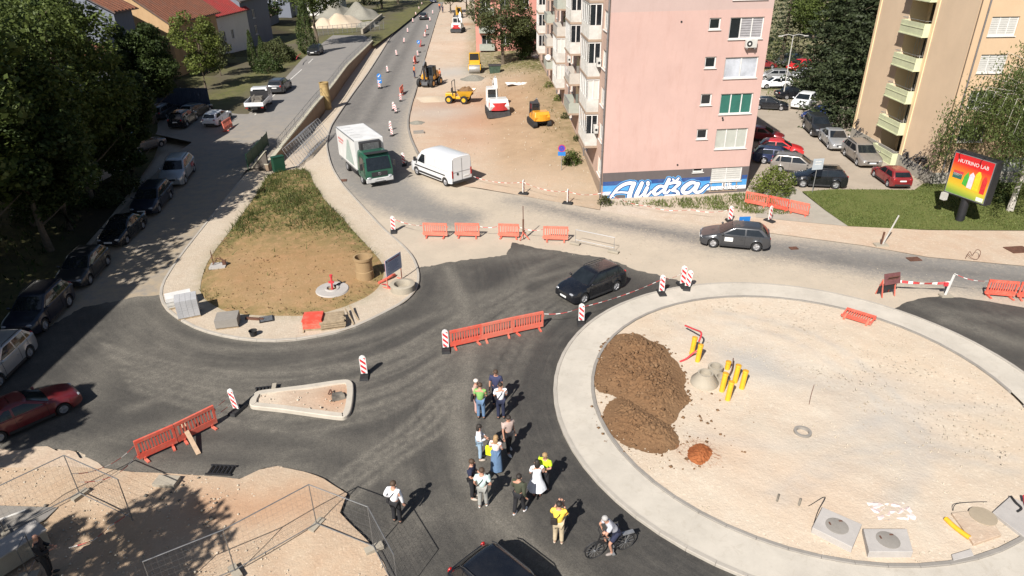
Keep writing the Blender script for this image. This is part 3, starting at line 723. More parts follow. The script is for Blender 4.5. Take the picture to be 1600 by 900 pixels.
# the bottom windows straddle the plinth line: split
for lst in ([o for o in ops if o[2] < 1.98],):
    wall_with_openings(FS, 0, PW, -.3, 1.98, [(o[0], o[1], o[2], min(o[3], 1.98)) for o in lst]).build('plinth', M_GREYPL, pk)
pk.children[0]  # upper wall already open above 1.98 for these windows
b = MB()
wall_with_openings(FS, 0, PW, zsplit, PH, [o for o in ops if o[2] > zsplit]).build('wall', M_PINKTOP, pk)
for o in pk.children:
    pass
for (a, b_, k) in big_k:
    n = len(k); window(FS, pk, 8.42, 10.86, b_, a, n, k)
for o in ops:
    if o[1] < 8: window(FS, pk, o[0], o[1], o[2], o[3], 1, ['glass'] if o[2] > 9 or o[2] < 7 else ['screen'], fw=.09)
# basement grille
q = MB(); FS.quad(q, 8.45, 10.62, .14, .80, -.12)
g = q.build('basement_window', M_GLASS, pk); q = MB()
for i in range(10): FS.box(q, 8.45 + i * .24 - .015, 8.45 + i * .24 + .015, .14, .80, -.08, -.05)
for u in (8.45, 9.5, 10.5): FS.box(q, u, u + .1, .14, .80, -.1, .01)
FS.box(q, 8.4, 10.66, .08, .14, -.1, .03); q.build('grille', M_ROUGHW, g)
# other walls and roof
q = MB()
E0, E1 = FS.p(PW, -.3), FS.p(PW, PH); nw = WDIR * PLEN
q.add([FS.p(PW, -.3), FS.p(PW, -.3) + nw, FS.p(PW, PH) + nw, FS.p(PW, PH)], [(0, 1, 2, 3)])
q.add([FS.p(0, -.3) + nw, FS.p(PW, -.3) + nw, FS.p(PW, PH) + nw, FS.p(0, PH) + nw], [(0, 1, 2, 3)])
q.build('wall', M_WESTW, pk)
q = MB(); q.add([FS.p(0, PH), FS.p(PW, PH), FS.p(PW, PH) + nw, FS.p(0, PH) + nw], [(0, 1, 2, 3)]); q.build('roof', M_GREYPL, pk)
FLW = 2.62; COLS = [3.2, 14.0, 25.6, 37.2, 49.4]; CL, CP = 3.9, .95
wins = []
for c in [1.0] + [c + CL + 1.0 for c in COLS] + [c + CL + 4.2 for c in COLS]:
    for k in range(6): wins.append((c, c + 1.5, 1.35 + k * FLW, 2.65 + k * FLW))
ww = wall_with_openings(FW, 0, PLEN, .0, PH, wins, .14)
ww.build('wall', M_WESTW, pk)
q = MB(); FW.box(q, -.02, PLEN, -.3, 1.0, -.05, .06); q.build('plinth', M_ROUGHW, pk)
for (a, c, e, f) in wins:
    if c < 40: window(FW, pk, a, c, e, f, 2, [rnd.choice(['glass', 'glass', 'shut', 'screen']) for _ in range(2)], fw=.08)
    else:
        q = MB(); FW.quad(q, a, c, e, f, -.1); q.build('window', M_GLASS, pk)
# protruding balcony bays, half of them glazed in by their owners
kindsb = ['E', 'E', 'E', 'E', 'O', 'C'], ['O', 'O', 'E', 'E', 'C', 'O'], ['E', 'E', 'O', 'O', 'O', 'E'], ['O', 'O', 'O', 'E', 'B', 'O'], ['E', 'E', 'E', 'E', 'O', 'O']
M_BALC = [mat('grey_green_parapet', A(186, 192, 180), .7, 0, .1, 3, dirt=((.3, .27, .23), .4)), mat('pale_parapet', A(214, 208, 198), .7, 0, .1, 3, dirt=((.3, .27, .23), .5)), mat('beige_brick_parapet', A(206, 178, 150), .8, 0, .2, 5)]
for ci, c in enumerate(COLS):
    for k in range(6):
        z0 = .75 + 2.2 + (k - 0) * FLW if False else .45 + (k + 1) * FLW - .05
        if z0 > PH - 1.5: continue
        ty = kindsb[ci][k]; slab = MB(); FW.box(slab, c - .08, c + CL + .08, z0, z0 + .16, 0, CP + .06)
        bal = slab.build('balcony', M_ROUGHW, pk)
        zt = z0 + FLW
        if ty in 'EB':
            m = M_PVCD if ty == 'E' else M_BALC[2]
            q = MB(); FW.box(q, c, c + CL, z0 + .16, z0 + 1.12, .02, CP); q.build('lower_panel', m, bal)
            q = MB()
            for u in np.linspace(c, c + CL - .08, 5): FW.box(q, u, u + .08, z0 + 1.12, zt - .12, CP - .06, CP)
            for d in (.02, .02 + (CP - .1) / 2, CP - .07):
                for u in (c, c + CL - .06): FW.box(q, u, u + .06, z0 + 1.12, zt - .12, d, d + .07)
            FW.box(q, c - .02, c + CL + .02, zt - .12, zt, .01, CP + .02); q.build('frame', M_PVC, bal)
            q = MB(); FW.box(q, c + .04, c + CL - .04, z0 + 1.12, zt - .12, .03, CP - .05); q.build('glazing', M_GLASS if rnd.random() < .7 else M_SHUT, bal)
            q = MB(); 
            for u in np.linspace(c + .12, c + CL - .1, 16): FW.box(q, u, u + .05, z0 + .18, z0 + 1.1, CP, CP + .015)
            q.build('cladding', m, bal)
        else:
            pm = M_BALC[0] if ty == 'C' or (ci + k) % 2 else M_BALC[1]
            q = MB(); FW.box(q, c, c + CL, z0 + .16, z0 + 1.08, CP - .06, CP); FW.box(q, c, c + .06, z0 + .16, z0 + 1.08, .01, CP - .06); FW.box(q, c + CL - .06, c + CL, z0 + .16, z0 + 1.08, .01, CP - .06)
            q.build('parapet', pm, bal)
            q = MB(); FW.box(q, c - .02, c + CL + .02, z0 + 1.08, z0 + 1.14, CP - .08, CP + .03); q.build('handrail', M_STEEL, bal)
            q = MB(); FW.box(q, c + .5, c + 2.4, z0 + .2, z0 + 2.3, .0, .02); q.build('door', M_GLASS, bal)
            if (ci + k) % 3 == 0:
                q = MB(); q.lathe([(.001, 0), (.32, .02), (.38, .12), (.30, .2), (.001, .2)], 14, FW.p(c - .05, z0 + 1.5, CP - .2), Matrix.Rotation(R(90), 3, 'X')); q.build('satellite_dish', M_PVC, bal)
            if ty == 'C':
                q = MB(); q.add([FW.p(c - .1, zt - .1, .02), FW.p(c + CL + .1, zt - .1, .02), FW.p(c + CL + .1, zt - .35, CP + .45), FW.p(c - .1, zt - .35, CP + .45), FW.p(c - .1, zt - .06, .02), FW.p(c + CL + .1, zt - .06, .02), FW.p(c + CL + .1, zt - .31, CP + .45), FW.p(c - .1, zt - .31, CP + .45)], [(0, 1, 2, 3), (7, 6, 5, 4), (0, 4, 5, 1), (3, 2, 6, 7), (0, 3, 7, 4), (1, 5, 6, 2)]); q.build('awning', M_BALC[0], bal)
            if ci in (0, 1) and k in (1, 4):
                q = MB()
                for u in np.linspace(c + .4, c + 2.6, 5): FW.box(q, u, u + .35, z0 + .75, z0 + 1.3, CP + .03, CP + .06)
                q.build('laundry', mat('mixed_laundry', (.5, .47, .45), .9, 0, .5, 2), bal)
for u in (.14, 9.4, 21.2, 33.0, 45.0):
    q = MB(); q.cyl(FW.p(u, 0, .1), FW.p(u, PH, .1), .065, n=8)
    for z in np.arange(1, PH, 2.6): q.cyl(FW.p(u, z, .1), FW.p(u, z + .06, .1), .085, n=8)
    q.build('drainpipe', mat('grey_zinc_pipe', (.16, .15, .15), .6, .3, .2, 4), pk)
for (s, z) in ((2.55, 4.3), (2.6, 9.2), (9.9, 6.4), (10.3, 9.4), (20.5, 6.6)):
    q = MB(); FW.box(q, s, s + .8, z, z + .55, .06, .36); a = q.build('air_conditioner', M_PVCD, pk); q = MB(); q.cyl(FW.p(s - .004, z + .28, .21), FW.p(s - .01, z + .28, .21), .1, n=12); q.build('fan', M_DARK, a)
q = MB(); FS.box(q, 9.62, 10.42, 10.66, 11.2, .1, .38); ac = q.build('air_conditioner', M_PVCD, pk, bevel=.02)
q = MB(); q.cyl(FS.p(9.87, 10.93, .38), FS.p(9.87, 10.93, .392), .2, n=18); q.build('fan', M_DARK, ac)
q = MB(); q.cyl(FS.p(9.87, 10.93, .392), FS.p(9.87, 10.93, .40), .08, n=14); q.build('fan_hub', M_PVC, ac)
q = MB(); FS.box(q, 9.72, 9.77, 10.56, 10.66, .02, .38); FS.box(q, 10.27, 10.32, 10.56, 10.66, .02, .38); q.build('bracket', M_STEEL, ac)
for u, z in ((4.95, 12.45), (8.8, 5.6), (8.75, 5.75), (5.7, 2.35)):
    q = MB(); q.cyl(FS.p(u, z, -.02), FS.p(u, z, .03), .07, n=10); q.build('flue_hole', M_DARK, pk)
# window heads carried up into the pink wall above the plinth line
# ---- mural: three painted bands and hand lettering (flat paint on the plinth)
def paint(name, col): return mat(name, col, .75, 0, .1, 3, dirt=((.3, .3, .32), .2))
P_NAVY, P_SKY, P_WHITE, P_LIGHT = paint('navy_wall_paint', (.014, .055, .20)), paint('sky_blue_wall_paint', (.06, .27, .56)), paint('white_wall_paint', (.70, .72, .74)), paint('light_blue_wall_paint', (.09, .32, .60))
def mural(px): q = on_plane(930 + px[0] / 6.4, 260 + px[1] / 6.4, PL, PNn) - PL; return (q.dot(PD), q.z)
for (za, zb, m, nm) in ((1.30, .98, P_NAVY, 'navy_band'), (.98, .50, P_SKY, 'sky_blue_band'), (.50, .22, P_WHITE, 'white_band')):
    q = MB()
    for (u0, u1, top) in ((.06, 8.40, za), (8.40, 10.90, min(za, .82)), (10.90, PW - .05, za)):
        if top - zb > .02: FS.quad(q, u0, u1, zb, top, .004)
    q2 = q.build(nm, m, pk)
strokes = [
 ([(150, 312), (185, 268), (225, 222), (285, 182), (345, 166), (392, 172)], [9, 13, 15, 16, 17, 17]),
 ([(388, 170), (368, 215), (350, 265), (340, 310), (352, 340), (392, 352)], [20, 21, 22, 22, 18, 9]),
 ([(208, 262), (260, 258), (320, 262)], [8, 9, 10]),
 ([(468, 166), (445, 215), (420, 268), (405, 305), (420, 318), (452, 300), (480, 272)], [17, 20, 21, 19, 15, 11, 9]),
 ([(520, 212), (502, 248), (490, 280), (500, 300), (530, 285), (560, 250)], [16, 18, 18, 14, 11, 9]),
 ([(527, 162), (527, 178)], [17, 17]),
 ([(690, 205), (650, 196), (610, 220), (585, 255), (598, 278), (635, 268), (668, 240)], [12, 14, 17, 19, 16, 12, 10]),
 ([(738, 130), (715, 180), (692, 232), (690, 262), (718, 262), (745, 235)], [17, 19, 19, 15, 11, 9]),
 ([(745, 172), (790, 160), (846, 162), (806, 205), (765, 240)], [11, 14, 15, 14, 11]),
 ([(765, 240), (810, 246), (828, 272), (808, 306), (758, 326), (705, 326), (682, 310), (716, 292), (780, 288), (842, 284)], [11, 15, 17, 15, 12, 11, 10, 9, 9, 8]),
 ([(776, 128), (800, 148), (834, 118)], [9, 11, 9]),
 ([(1012, 172), (968, 160), (915, 188), (876, 232), (888, 262), (940, 256), (988, 214), (1018, 172)], [14, 17, 21, 22, 18, 14, 12, 12]),
 ([(1030, 172), (1008, 215), (996, 245), (1020, 258), (1062, 244), (1100, 206), (1132, 184)], [17, 19, 18, 15, 14, 13, 8])]
def ribbon(b, pts, ws, extra, d):
    P = spline(pts, 5); W_ = np.interp(np.linspace(0, 1, len(P)), np.linspace(0, 1, len(ws)), ws)
    L, Rr = [], []
    for i, p in enumerate(P):
        a, c = P[max(i - 1, 0)], P[min(i + 1, len(P) - 1)]; tx, ty = c[0] - a[0], c[1] - a[1]; l = math.hypot(tx, ty) or 1
        w_ = W_[i] + extra; nx, ny = -ty / l * w_, tx / l * w_
        ex = 0
        if i == 0: ex = -extra
        if i == len(P) - 1: ex = extra
        q = (p[0] + tx / l * ex, p[1] + ty / l * ex)
        L.append(mural((q[0] + nx, q[1] + ny))); Rr.append(mural((q[0] - nx, q[1] - ny)))
    k = len(b.v); vs = []
    for i, (l, r) in enumerate(zip(L, Rr)): vs += [FS.p(*l, d), FS.p(*r, d)]
    b.add(vs, [(2 * i, 2 * i + 1, 2 * i + 3, 2 * i + 2) for i in range(len(L) - 1)])
    for e in (0, len(P) - 1):             # round the stroke ends
        c = P[e]; w_ = W_[e] + extra; 
        b.add([FS.p(*mural((c[0] + w_ * math.cos(t), c[1] + w_ * math.sin(t))), d + .0004) for t in np.linspace(0, 6.28, 13)[:-1]], [tuple(range(12))])
for ex, m, nm, d in ((17, P_LIGHT, 'lettering_halo', .008), (10, P_NAVY, 'lettering_outline', .012), (0, P_WHITE, 'lettering', .016)):
    q = MB()
    for i, (pts, ws) in enumerate(strokes): ribbon(q, pts, ws, ex, d + i * .0002)
    tag(q.build(nm, m, pk), label='large white script lettering reading Alidža' if ex == 0 else None)
def wall_text(txt, F, u, z, size, m, name, parent, d, shear=0.0, off=0.0, sx=1.0, align='CENTER'):
    cu = bpy.data.curves.new(name, 'FONT'); cu.body = txt; cu.size = size; cu.align_x = align; cu.shear = shear; cu.offset = off; cu.resolution_u = 2
    o = bpy.data.objects.new(name, cu); COL.objects.link(o)
    dg = bpy.context.evaluated_depsgraph_get(); me = bpy.data.meshes.new_from_object(o.evaluated_get(dg)); bpy.data.objects.remove(o)
    me.name = name; me.materials.clear(); me.materials.append(m)
    for v in me.vertices:
        x, y = v.co.x * sx, v.co.y; v.co = F.p(u + x, z + y, d)
    me.update(); return obj(name, me, parent)
P_BLK = paint('black_wall_paint', (.02, .02, .025))
for txt, u, z, sz in (('THE', 9.72, .52, .42), ('MANIACS', 9.72, .22, .42)):
    wall_text(txt, FS, u, z, sz, P_BLK, 'small_lettering_outline', pk, .018, 0, .028, 1.12); wall_text(txt, FS, u, z, sz, P_WHITE, 'small_lettering', pk, .021, 0, .012, 1.12)

# ---- yellow block on the right
M_YEL = m_stucco('warm_beige_stucco', A(232, 200, 164, 1.6), (.8, .74, .66), 1, .3)
M_YELW = m_stucco('tan_side_stucco', A(226, 200, 170, 1.2), (.85, .8, .74), 1, .22)
M_YELS = m_stucco('cream_corner_strip', A(246, 216, 174, 1.25), (.85, .8, .7), 1, .15)
M_GRNP = mat('pale_green_parapet', A(196, 200, 164, 1.1), .8, 0, .08, 2, dirt=((.3, .3, .22), .35))
M_PLIN = m_stucco('graffiti_plinth_render', A(196, 190, 178), (.5, .5, .5), 2, .6)
yb = thing('apartment_block', 'beige apartment block with a recessed column of pale green balconies', 'apartment block')
YX, YY0, YY1 = 33.0, 51.2, 65.1; YH = 19.0
FYW = Face((YX, YY1, 0), (0, -1, 0), (-1, 0, 0)); FYS = Face((YX, YY0, 0), (1, 0, 0), (0, -1, 0))
ya, yb_ = YY1 - 59.95, YY1 - 56.4      # recess limits along u
q = MB(); FYW.quad(q, 0, ya, .0, YH, 0); FYW.quad(q, yb_, YY1 - YY0, .0, YH, 0)
for u in (ya, yb_): q.add([FYW.p(u, 0, 0), FYW.p(u, YH, 0), FYW.p(u, YH, -1.5), FYW.p(u, 0, -1.5)], [(0, 1, 2, 3)])
FYW.quad(q, ya, yb_, 0, YH, -1.5); q.build('side_wall', M_YELW, yb)
q = MB()
for a, c in ((.0, .34), (yb_ + .02, yb_ + .42)): FYW.box(q, a, c, 0.9, YH, .003, .07)
q.build('corner_strip', M_YELS, yb)
for i, z in enumerate((-.1, 2.5, 5.08, 7.66, 10.24, 12.82, 15.4)):
    s_ = MB(); FYW.box(s_, ya + .02, yb_ - .02, z, z + .15, -1.48, .55); bl = s_.build('balcony', M_GRNP, yb)
    q = MB(); FYW.box(q, ya + .02, yb_ - .02, z + .15, z + 1.02, .47, .55); FYW.box(q, ya + .02, ya + .1, z + .15, z + 1.02, .01, .47); FYW.box(q, yb_ - .1, yb_ - .02, z + .15, z + 1.02, .01, .47)
    q.build('parapet', M_GRNP, bl)
    q = MB(); FYW.box(q, ya - .0, yb_ + .0, z + .62, z + .68, .55, .58); FYW.box(q, ya - .02, yb_ + .02, z + .0, z + .08, .55, .62); q.build('parapet_moulding', M_GRNP, bl)
    q = MB(); q.tube([FYW.p(ya + .05, z + 1.2, .05), FYW.p(ya + .05, z + 1.2, .5), FYW.p(yb_ - .05, z + 1.2, .5), FYW.p(yb_ - .05, z + 1.2, .05)], .02, 5); q.build('handrail', M_STEEL, bl)
    q = MB(); FYW.box(q, ya + .5, ya + 1.5, z + .2, z + 2.25, -1.5, -1.46); FYW.box(q, ya + 1.7, yb_ - .3, z + 1.0, z + 2.25, -1.5, -1.46); q.build('balcony_door', M_GLASS, bl)
    if i in (1, 2, 3):
        q = MB()
        for j in range(6): FYW.box(q, ya + .9 + j * .35, ya + .94 + j * .35, z + .2, z + 2.3, -.6, -.56)
        q.build('curtain', M_PVCD, bl)
so_ops = [(x, x + 1.95, zt - 1.3, zt) for x in (1.1, 5.2, 9.3, 13.4) for zt in (2.1, 4.65, 7.2, 9.75, 12.3, 14.85)]
wall_with_openings(FYS, 0, 22, 0, YH, so_ops).build('front_wall', M_YEL, yb)
for o in so_ops: window(FYS, yb, *o, 3, ['shut'] * 3 if (o[0] < 2 and o[3] > 12) else [rnd.choice(['glass', 'screen', 'shut'])] * 3)
q = MB(); q.cyl(FYS.p(.62, 0, .1), FYS.p(.62, YH, .1), .06, n=8); q.build('drainpipe', _MC['grey_zinc_pipe'], yb)
q = MB(); q.cyl(FYS.p(.05, 0, .06), FYS.p(.05, YH, .06), .04, n=8); q.build('cable_duct', mat('brown_duct', (.10, .07, .05), .7), yb)
q = MB(); FYW.box(q, -.05, YY1 - YY0 + .08, -.3, .95, .0, .09); FYS.box(q, -.09, 22, -.3, .95, .002, .09); q.build('plinth', M_PLIN, yb)
q = MB(); q.add([(33, 51.2, YH), (55, 51.2, YH), (55, 65.1, YH), (33, 65.1, YH)], [(0, 1, 2, 3)]); q.add([(55, 51.2, 0), (55, 65.1, 0), (55, 65.1, YH), (55, 51.2, YH)], [(0, 1, 2, 3)]); q.add([(33, 65.1, 0), (55, 65.1, 0), (55, 65.1, YH), (33, 65.1, YH)], [(0, 1, 2, 3)]); q.build('rear_walls_and_roof', M_YEL, yb)
# graffiti scrawl: flat paint loops on the plinth and lower wall
q = MB(); gr = random.Random(4)
for (u0, z0, n_) in ((11.0, 1.0, 9), (11.8, 1.3, 8), (1.5, .7, 5), (3.0, .8, 5), (10.4, .6, 5), (12.6, .9, 6), (9.6, 1.1, 8), (12.2, 1.6, 7), (.9, 1.4, 6)):
    for j in range(n_):
        cu, cz = u0 + gr.uniform(-.5, .5), z0 + gr.uniform(-.45, .45); ph = gr.uniform(0, 6); rr = gr.uniform(.12, .4)
        pts = [(cu + rr * math.cos(ph + t) * (1 + .3 * math.sin(2 * t)), cz + rr * .8 * math.sin(ph + t * 1.3)) for t in np.linspace(0, 4.5, 10)]
        for (a, c) in zip(pts, pts[1:]):
            if min(a[1], c[1]) < .02: continue
            d_ = .096 if max(a[1], c[1]) < .93 else .100; tx, tz = c[0] - a[0], c[1] - a[1]; l = math.hypot(tx, tz) or 1; nx, nz = -tz / l * .042, tx / l * .042
            q.add([FYW.p(a[0] - nx, a[1] - nz, d_), FYW.p(c[0] - nx, c[1] - nz, d_), FYW.p(c[0] + nx, c[1] + nz, d_), FYW.p(a[0] + nx, a[1] + nz, d_)], [(0, 1, 2, 3)])
q.build('graffiti', mat('grey_spray_paint', (.08, .08, .09), .8, 0, .3, 4), yb)

# ---- houses up the slope on the left
def m_roof(name, col): 
    t = NT(name); t.coord(); n_ = t.rng(t.noise(2.5, 6, .8), .3, .7); c = t.mix(n_, tuple(x * .6 for x in col), tuple(x * 1.25 for x in col))
    c = t.mix(t.rng(t.noise(.6, 5, .8), .5, .75, 0, .5), c, (.10, .085, .07)); return t.out(c, .85, 0, t.noise(18, 3), .3, .02)
M_TILE = m_roof('brown_clay_tile', A(150, 96, 72)); M_REDR = m_roof('red_metal_roof', A(190, 70, 66)); M_GREYR = m_roof('grey_fibre_roof', (.12, .11, .105)); M_BRNR = m_roof('dark_brown_roof', (.11, .075, .065))
def house(label, se, wd, dp, z0, zw, rise, wallm, roofm, ang=0.0, over=.5, wins=(), cat='house', seam=.62):
    """gable house: se corner, front gable faces the viewer, ridge runs away"""
    h = thing('house', label, cat, (se[0], se[1], 0), ang)
    F = Face((-wd, 0, 0), (1, 0, 0), (0, -1, 0)); E_ = Face((0, 0, 0), (0, 1, 0), (1, 0, 0)); zt = z0 + zw
    fo = [w_[1:5] for w_ in wins if w_[0] == 'f']; eo = [w_[1:5] for w_ in wins if w_[0] == 'e']
    q = wall_with_openings(F, 0, wd, z0 - 3, zt, fo); 
    for y in (0, dp): q.add([(-wd, y, zt), (0, y, zt), (-wd / 2, y, zt + rise)], [(0, 1, 2)])
    q2 = wall_with_openings(E_, 0, dp, z0 - 3, zt, eo); q.add(q2.v, q2.f)
    q.add([(-wd, 0, z0 - 3), (-wd, dp, z0 - 3), (-wd, dp, zt), (-wd, 0, zt)], [(0, 1, 2, 3)]); q.add([(-wd, dp, z0 - 3), (0, dp, z0 - 3), (0, dp, zt), (-wd, dp, zt)], [(0, 1, 2, 3)])
    q.build('wall', wallm, h)
    sl = rise / (wd / 2); L = math.hypot(wd / 2 + over, (wd / 2 + over) * sl); q = MB()
    for sgn in (1, -1):
        n_ = max(3, int((dp + 2 * over) / seam))
        for i in range(n_):                # ribs running down the slope
            y0 = -over + (dp + 2 * over) * i / n_; y1 = -over + (dp + 2 * over) * (i + .55) / n_; y2 = -over + (dp + 2 * over) * (i + 1) / n_
            def pt(e, y, t): x = -wd / 2 + sgn * e; return (x, y, zt + rise - e * sl + .06 + t)
            e1 = wd / 2 + over
            q.loft([[pt(0, y0, 0), pt(0, y0, .12), pt(0, y1, .12), pt(0, y1, 0)], [pt(e1, y0, 0), pt(e1, y0, .12), pt(e1, y1, .12), pt(e1, y1, 0)]])
            q.add([pt(0, y1, .015), pt(0, y2, .015), pt(e1, y2, .015), pt(e1, y1, .015)], [(0, 1, 2, 3)])
    q.build('roof', roofm, h)
    q = MB(); 
    for sgn in (1, -1):
        e1 = wd / 2 + over; x = -wd / 2 + sgn * e1; q.tube([(x, -over, zt - over * sl), (x, dp + over, zt - over * sl)], .07, 6)
        q.add([(-wd / 2, -over + .02, zt + rise + .03), (x, -over + .02, zt + rise - e1 * sl + .03), (x, -over + .02, zt + rise - e1 * sl - .14), (-wd / 2, -over + .02, zt + rise - .14)], [(0, 1, 2, 3)])
    q.build('gutter', M_BRNR, h)
    for w_ in wins: window(F if w_[0] == 'f' else E_, h, *w_[1:5], 2, ['glass'] * 2, fw=.1)
    return h
M_OCHRE = m_stucco('ochre_stucco', A(206, 172, 132, 1.5), (.6, .5, .4), 1.5, .5); M_BLUEG = m_stucco('blue_grey_render', (.16, .175, .21), (.6, .6, .6), 1.2, .4); M_WHITEW = m_stucco('white_render', (.66, .65, .62), (.7, .66, .6), 1.2, .3)
cA = GS(282, 120); zA = cA.z
eA = on_plane(268, 36, (0, cA.y, 0), (0, 1, 0)); 
house('ochre house with brown tiled roof and creeper on its gable', (cA.x, cA.y), 11.5, 13.5, zA, eA.z - zA + .3, 4.2, M_OCHRE, M_TILE, R(-4), .6, [('e', 2, 3.1, zA + 1, zA + 2.4), ('e', 1.2, 2.2, zA + 4.2, zA + 5.6), ('e', 5, 6.1, zA + 4.2, zA + 5.6)])
cB = on_plane(333, 66, (0, 114, 0), (0, 1, 0)); eB = on_plane(329, 26, (0, 114, 0), (0, 1, 0))
house('white house with bright red metal roof behind the ochre one', (eB.x + .4, 114.0), 9.5, 12, .5, eB.z - .3, 3.6, M_WHITEW, M_REDR, R(-5), .5, [('e', 2, 3, 3, 4.5), ('e', 5, 6, 3, 4.5)])
cD = GS(216, 140); eD = on_plane(200, 14, (0, cD.y, 0), (0, 1, 0))
house('blue grey house with old tiled roof half hidden by trees', (cD.x - .6, cD.y), 10, 3.6, 1.2, max(4.5, eD.z - 1.2), 2.6, M_BLUEG, M_TILE, R(-6), .6, [('f', 6.5, 7.6, 5, 6.3)])
cE = on_plane(378, 100, (0, 118, 0), (0, 1, 0)); eE = on_plane(372, 2, (0, 122, 0), (0, 1, 0))
house('grey rendered house with pale gable at the end of the row', (eE.x - .6, 124.0), 8, 12, .4, 8.2, 3.2, M_BLUEG, M_GREYR, R(-4), .4, [('e', 1, 2, 2.5, 4), ('e', 1, 2, 5.2, 6.6), ('e', 4.5, 5.6, 2.5, 4), ('e', 4.5, 5.6, 5.2, 6.6), ('f', 5.5, 6.6, 5, 6.4)])
house('white two storey house behind the leafy trees on the slope', (-34.6, 49.5), 9.5, 8.5, 1.5, 8.6, 2.6, M_WHITEW, M_TILE, R(-12), .5, [('f', 2, 3.3, 5, 6.4), ('f', 7, 8.4, 5, 6.4), ('f', 2, 3.3, 8, 9.4), ('f', 7, 8.4, 8, 9.4)])
q0 = G(438, 14, 3.0)
house('low brown roofed garage workshop beside the yard', (q0.x + 1, 158.0), 14, 9, .4, 2.8, 1.6, M_BLUEG, M_BRNR, R(4), 1.0)
house('dark red roofed house at the back of the yard', (-41.0, 182.0), 12, 10, .4, 4.6, 3, M_WHITEW, m_roof('dark_red_roof', (.17, .045, .04)), R(6), .6, [('f', 8, 9.2, 2, 3.4)])
house('tall grey house behind the workshop roof', (-52.0, 176.0), 10, 10, .4, 9, 3, M_BLUEG, M_GREYR, R(4), .6, [('f', 6, 7.2, 4.4, 6), ('e', 3, 4.2, 4.4, 6)])
# hoarding and small garage by the parking place
hr = thing('hoarding', 'dark blue sheet metal hoarding behind the shaded parked cars', 'fence'); M_HOARD = mat('dark_blue_sheet', (.035, .05, .085), .6, .1, .15, 3)
p0, p1 = GS(206, 172), GS(331, 172); d = (p1 - p0); L_ = d.length; n_ = int(L_ / .95); dn = d.normalized(); FH = Face(p0, dn, (dn.y, -dn.x, 0))
for i in range(n_):
    q = MB(); a = i * L_ / n_; FH.box(q, a + .01, a + L_ / n_ - .01, 0, 2.35, .0, .04)
    for j in range(3): FH.box(q, a + .15 + j * .3, a + .2 + j * .3, .02, 2.33, .04, .06)
    q.build('panel', M_HOARD, hr)
q = MB(); 
for i in range(0, n_ + 1, 2): FH.box(q, i * L_ / n_ - .04, i * L_ / n_ + .04, -.1, 2.4, -.1, -.02)
q.build('post', M_STEEL, hr)
gg = thing('garage', 'small grey garage with dark gate under the trees', 'garage', GS(190, 196), R(28))
q = MB(); q.box((-.6, 2.0, 1.35), (4.0, 4, 2.7)); q.build('wall', M_BLUEG, gg); q = MB(); q.box((-.6, 1.9, 2.8), (4.5, 4.6, .2)); q.build('roof', M_GREYR, gg)
q = MB(); 
for i in range(5): q.box((-.6, -.02, .3 + i * .43), (2.6, .06, .4))
q.build('gate', M_DARK, gg); q = MB()
for x in (-2.1, .9): q.box((x, -.05, 1.25), (.25, .12, 2.5))
q.build('gate_post', M_WHITEW, gg)
# far blocks behind the trees at the top
M_ROSE = m_stucco('dull_rose_stucco', A(214, 150, 136, 1.4), (.7, .65, .6), 1, .3)
fb = thing('apartment_block', 'dull rose apartment block in the distance behind the pink one', 'apartment block', (-5.5, 122, 0))
F_ = Face((0, 0, 0), (1, 0, 0), (0, -1, 0)); fo = [(x, x + 1.6, z, z + 1.5) for x in (1.0, 4.2, 7.4) for z in (1.2, 4, 6.8, 9.6)]
wall_with_openings(F_, 0, 12, 0, 15, fo).build('wall', M_ROSE, fb); q = MB(); q.add([(0, 0, 0), (0, 14, 0), (0, 14, 15), (0, 0, 15)], [(0, 1, 2, 3)]); q.add([(12, 0, 0), (12, 14, 0), (12, 14, 15), (12, 0, 15)], [(0, 1, 2, 3)]); q.add([(0, 0, 15), (12, 0, 15), (12, 14, 15), (0, 14, 15)], [(0, 1, 2, 3)]); q.build('side_wall', M_ROSE, fb)
for o in fo: window(F_, fb, *o, 2)
q = MB()
for z in (.3, 3.1, 5.9, 8.7): F_.box(q, .6, 3.2, z, z + 1.0, .02, .9)
q.build('balcony', M_BALC[0], fb)
fg = thing('apartment_block', 'distant grey white apartment block past the conifers', 'apartment block', (30.8, 118, 0))
fo = [(x, x + 1.4, z, z + 1.4) for x in (.8, 3.4, 6.0, 8.6) for z in (1.2, 4, 6.8, 9.6)]
wall_with_openings(F_, 0, 11, 0, 15, fo).build('wall', M_WHITEW, fg); q = MB(); q.add([(0, 0, 0), (0, 14, 0), (0, 14, 15), (0, 0, 15)], [(0, 1, 2, 3)]); q.add([(0, 0, 15), (11, 0, 15), (11, 14, 15), (0, 14, 15)], [(0, 1, 2, 3)]); q.build('side_wall', M_WHITEW, fg)
for o in fo: window(F_, fg, *o, 2)
for z in (.4, 3.2, 6.0, 8.8):
    q = MB(); F_.box(q, .3, 3.0, z, z + .95, .02, 1.1); q.build('balcony', M_BALC[1], fg)
# building just outside the left edge whose shade lies over the parked cars
ob = thing('apartment_block', 'tall grey apartment block standing outside the view beside the upper street', 'apartment block', (-44.5, -14, 0))
fo = [(x, x + 1.8, z, z + 1.4) for x in np.arange(2, 33, 4.0) for z in (1.5, 4.3, 7.1, 9.9)]
FO = Face((15, 0, 0), (0, 1, 0), (1, 0, 0)); wall_with_openings(FO, 0, 35, -1, 14.6, fo).build('wall', M_WHITEW, ob)
for o in fo: q = MB(); FO.quad(q, *o, -.1); q.build('window', M_GLASS, ob)
q = MB(); q.box((7.4, 17.5, 6.8), (14.8, 34.96, 15.5)); q.build('core', M_WHITEW, ob)
q = MB(); q.box((7.5, 17.5, 14.7), (15.4, 35.4, .25)); q.build('roof', M_GREYR, ob)
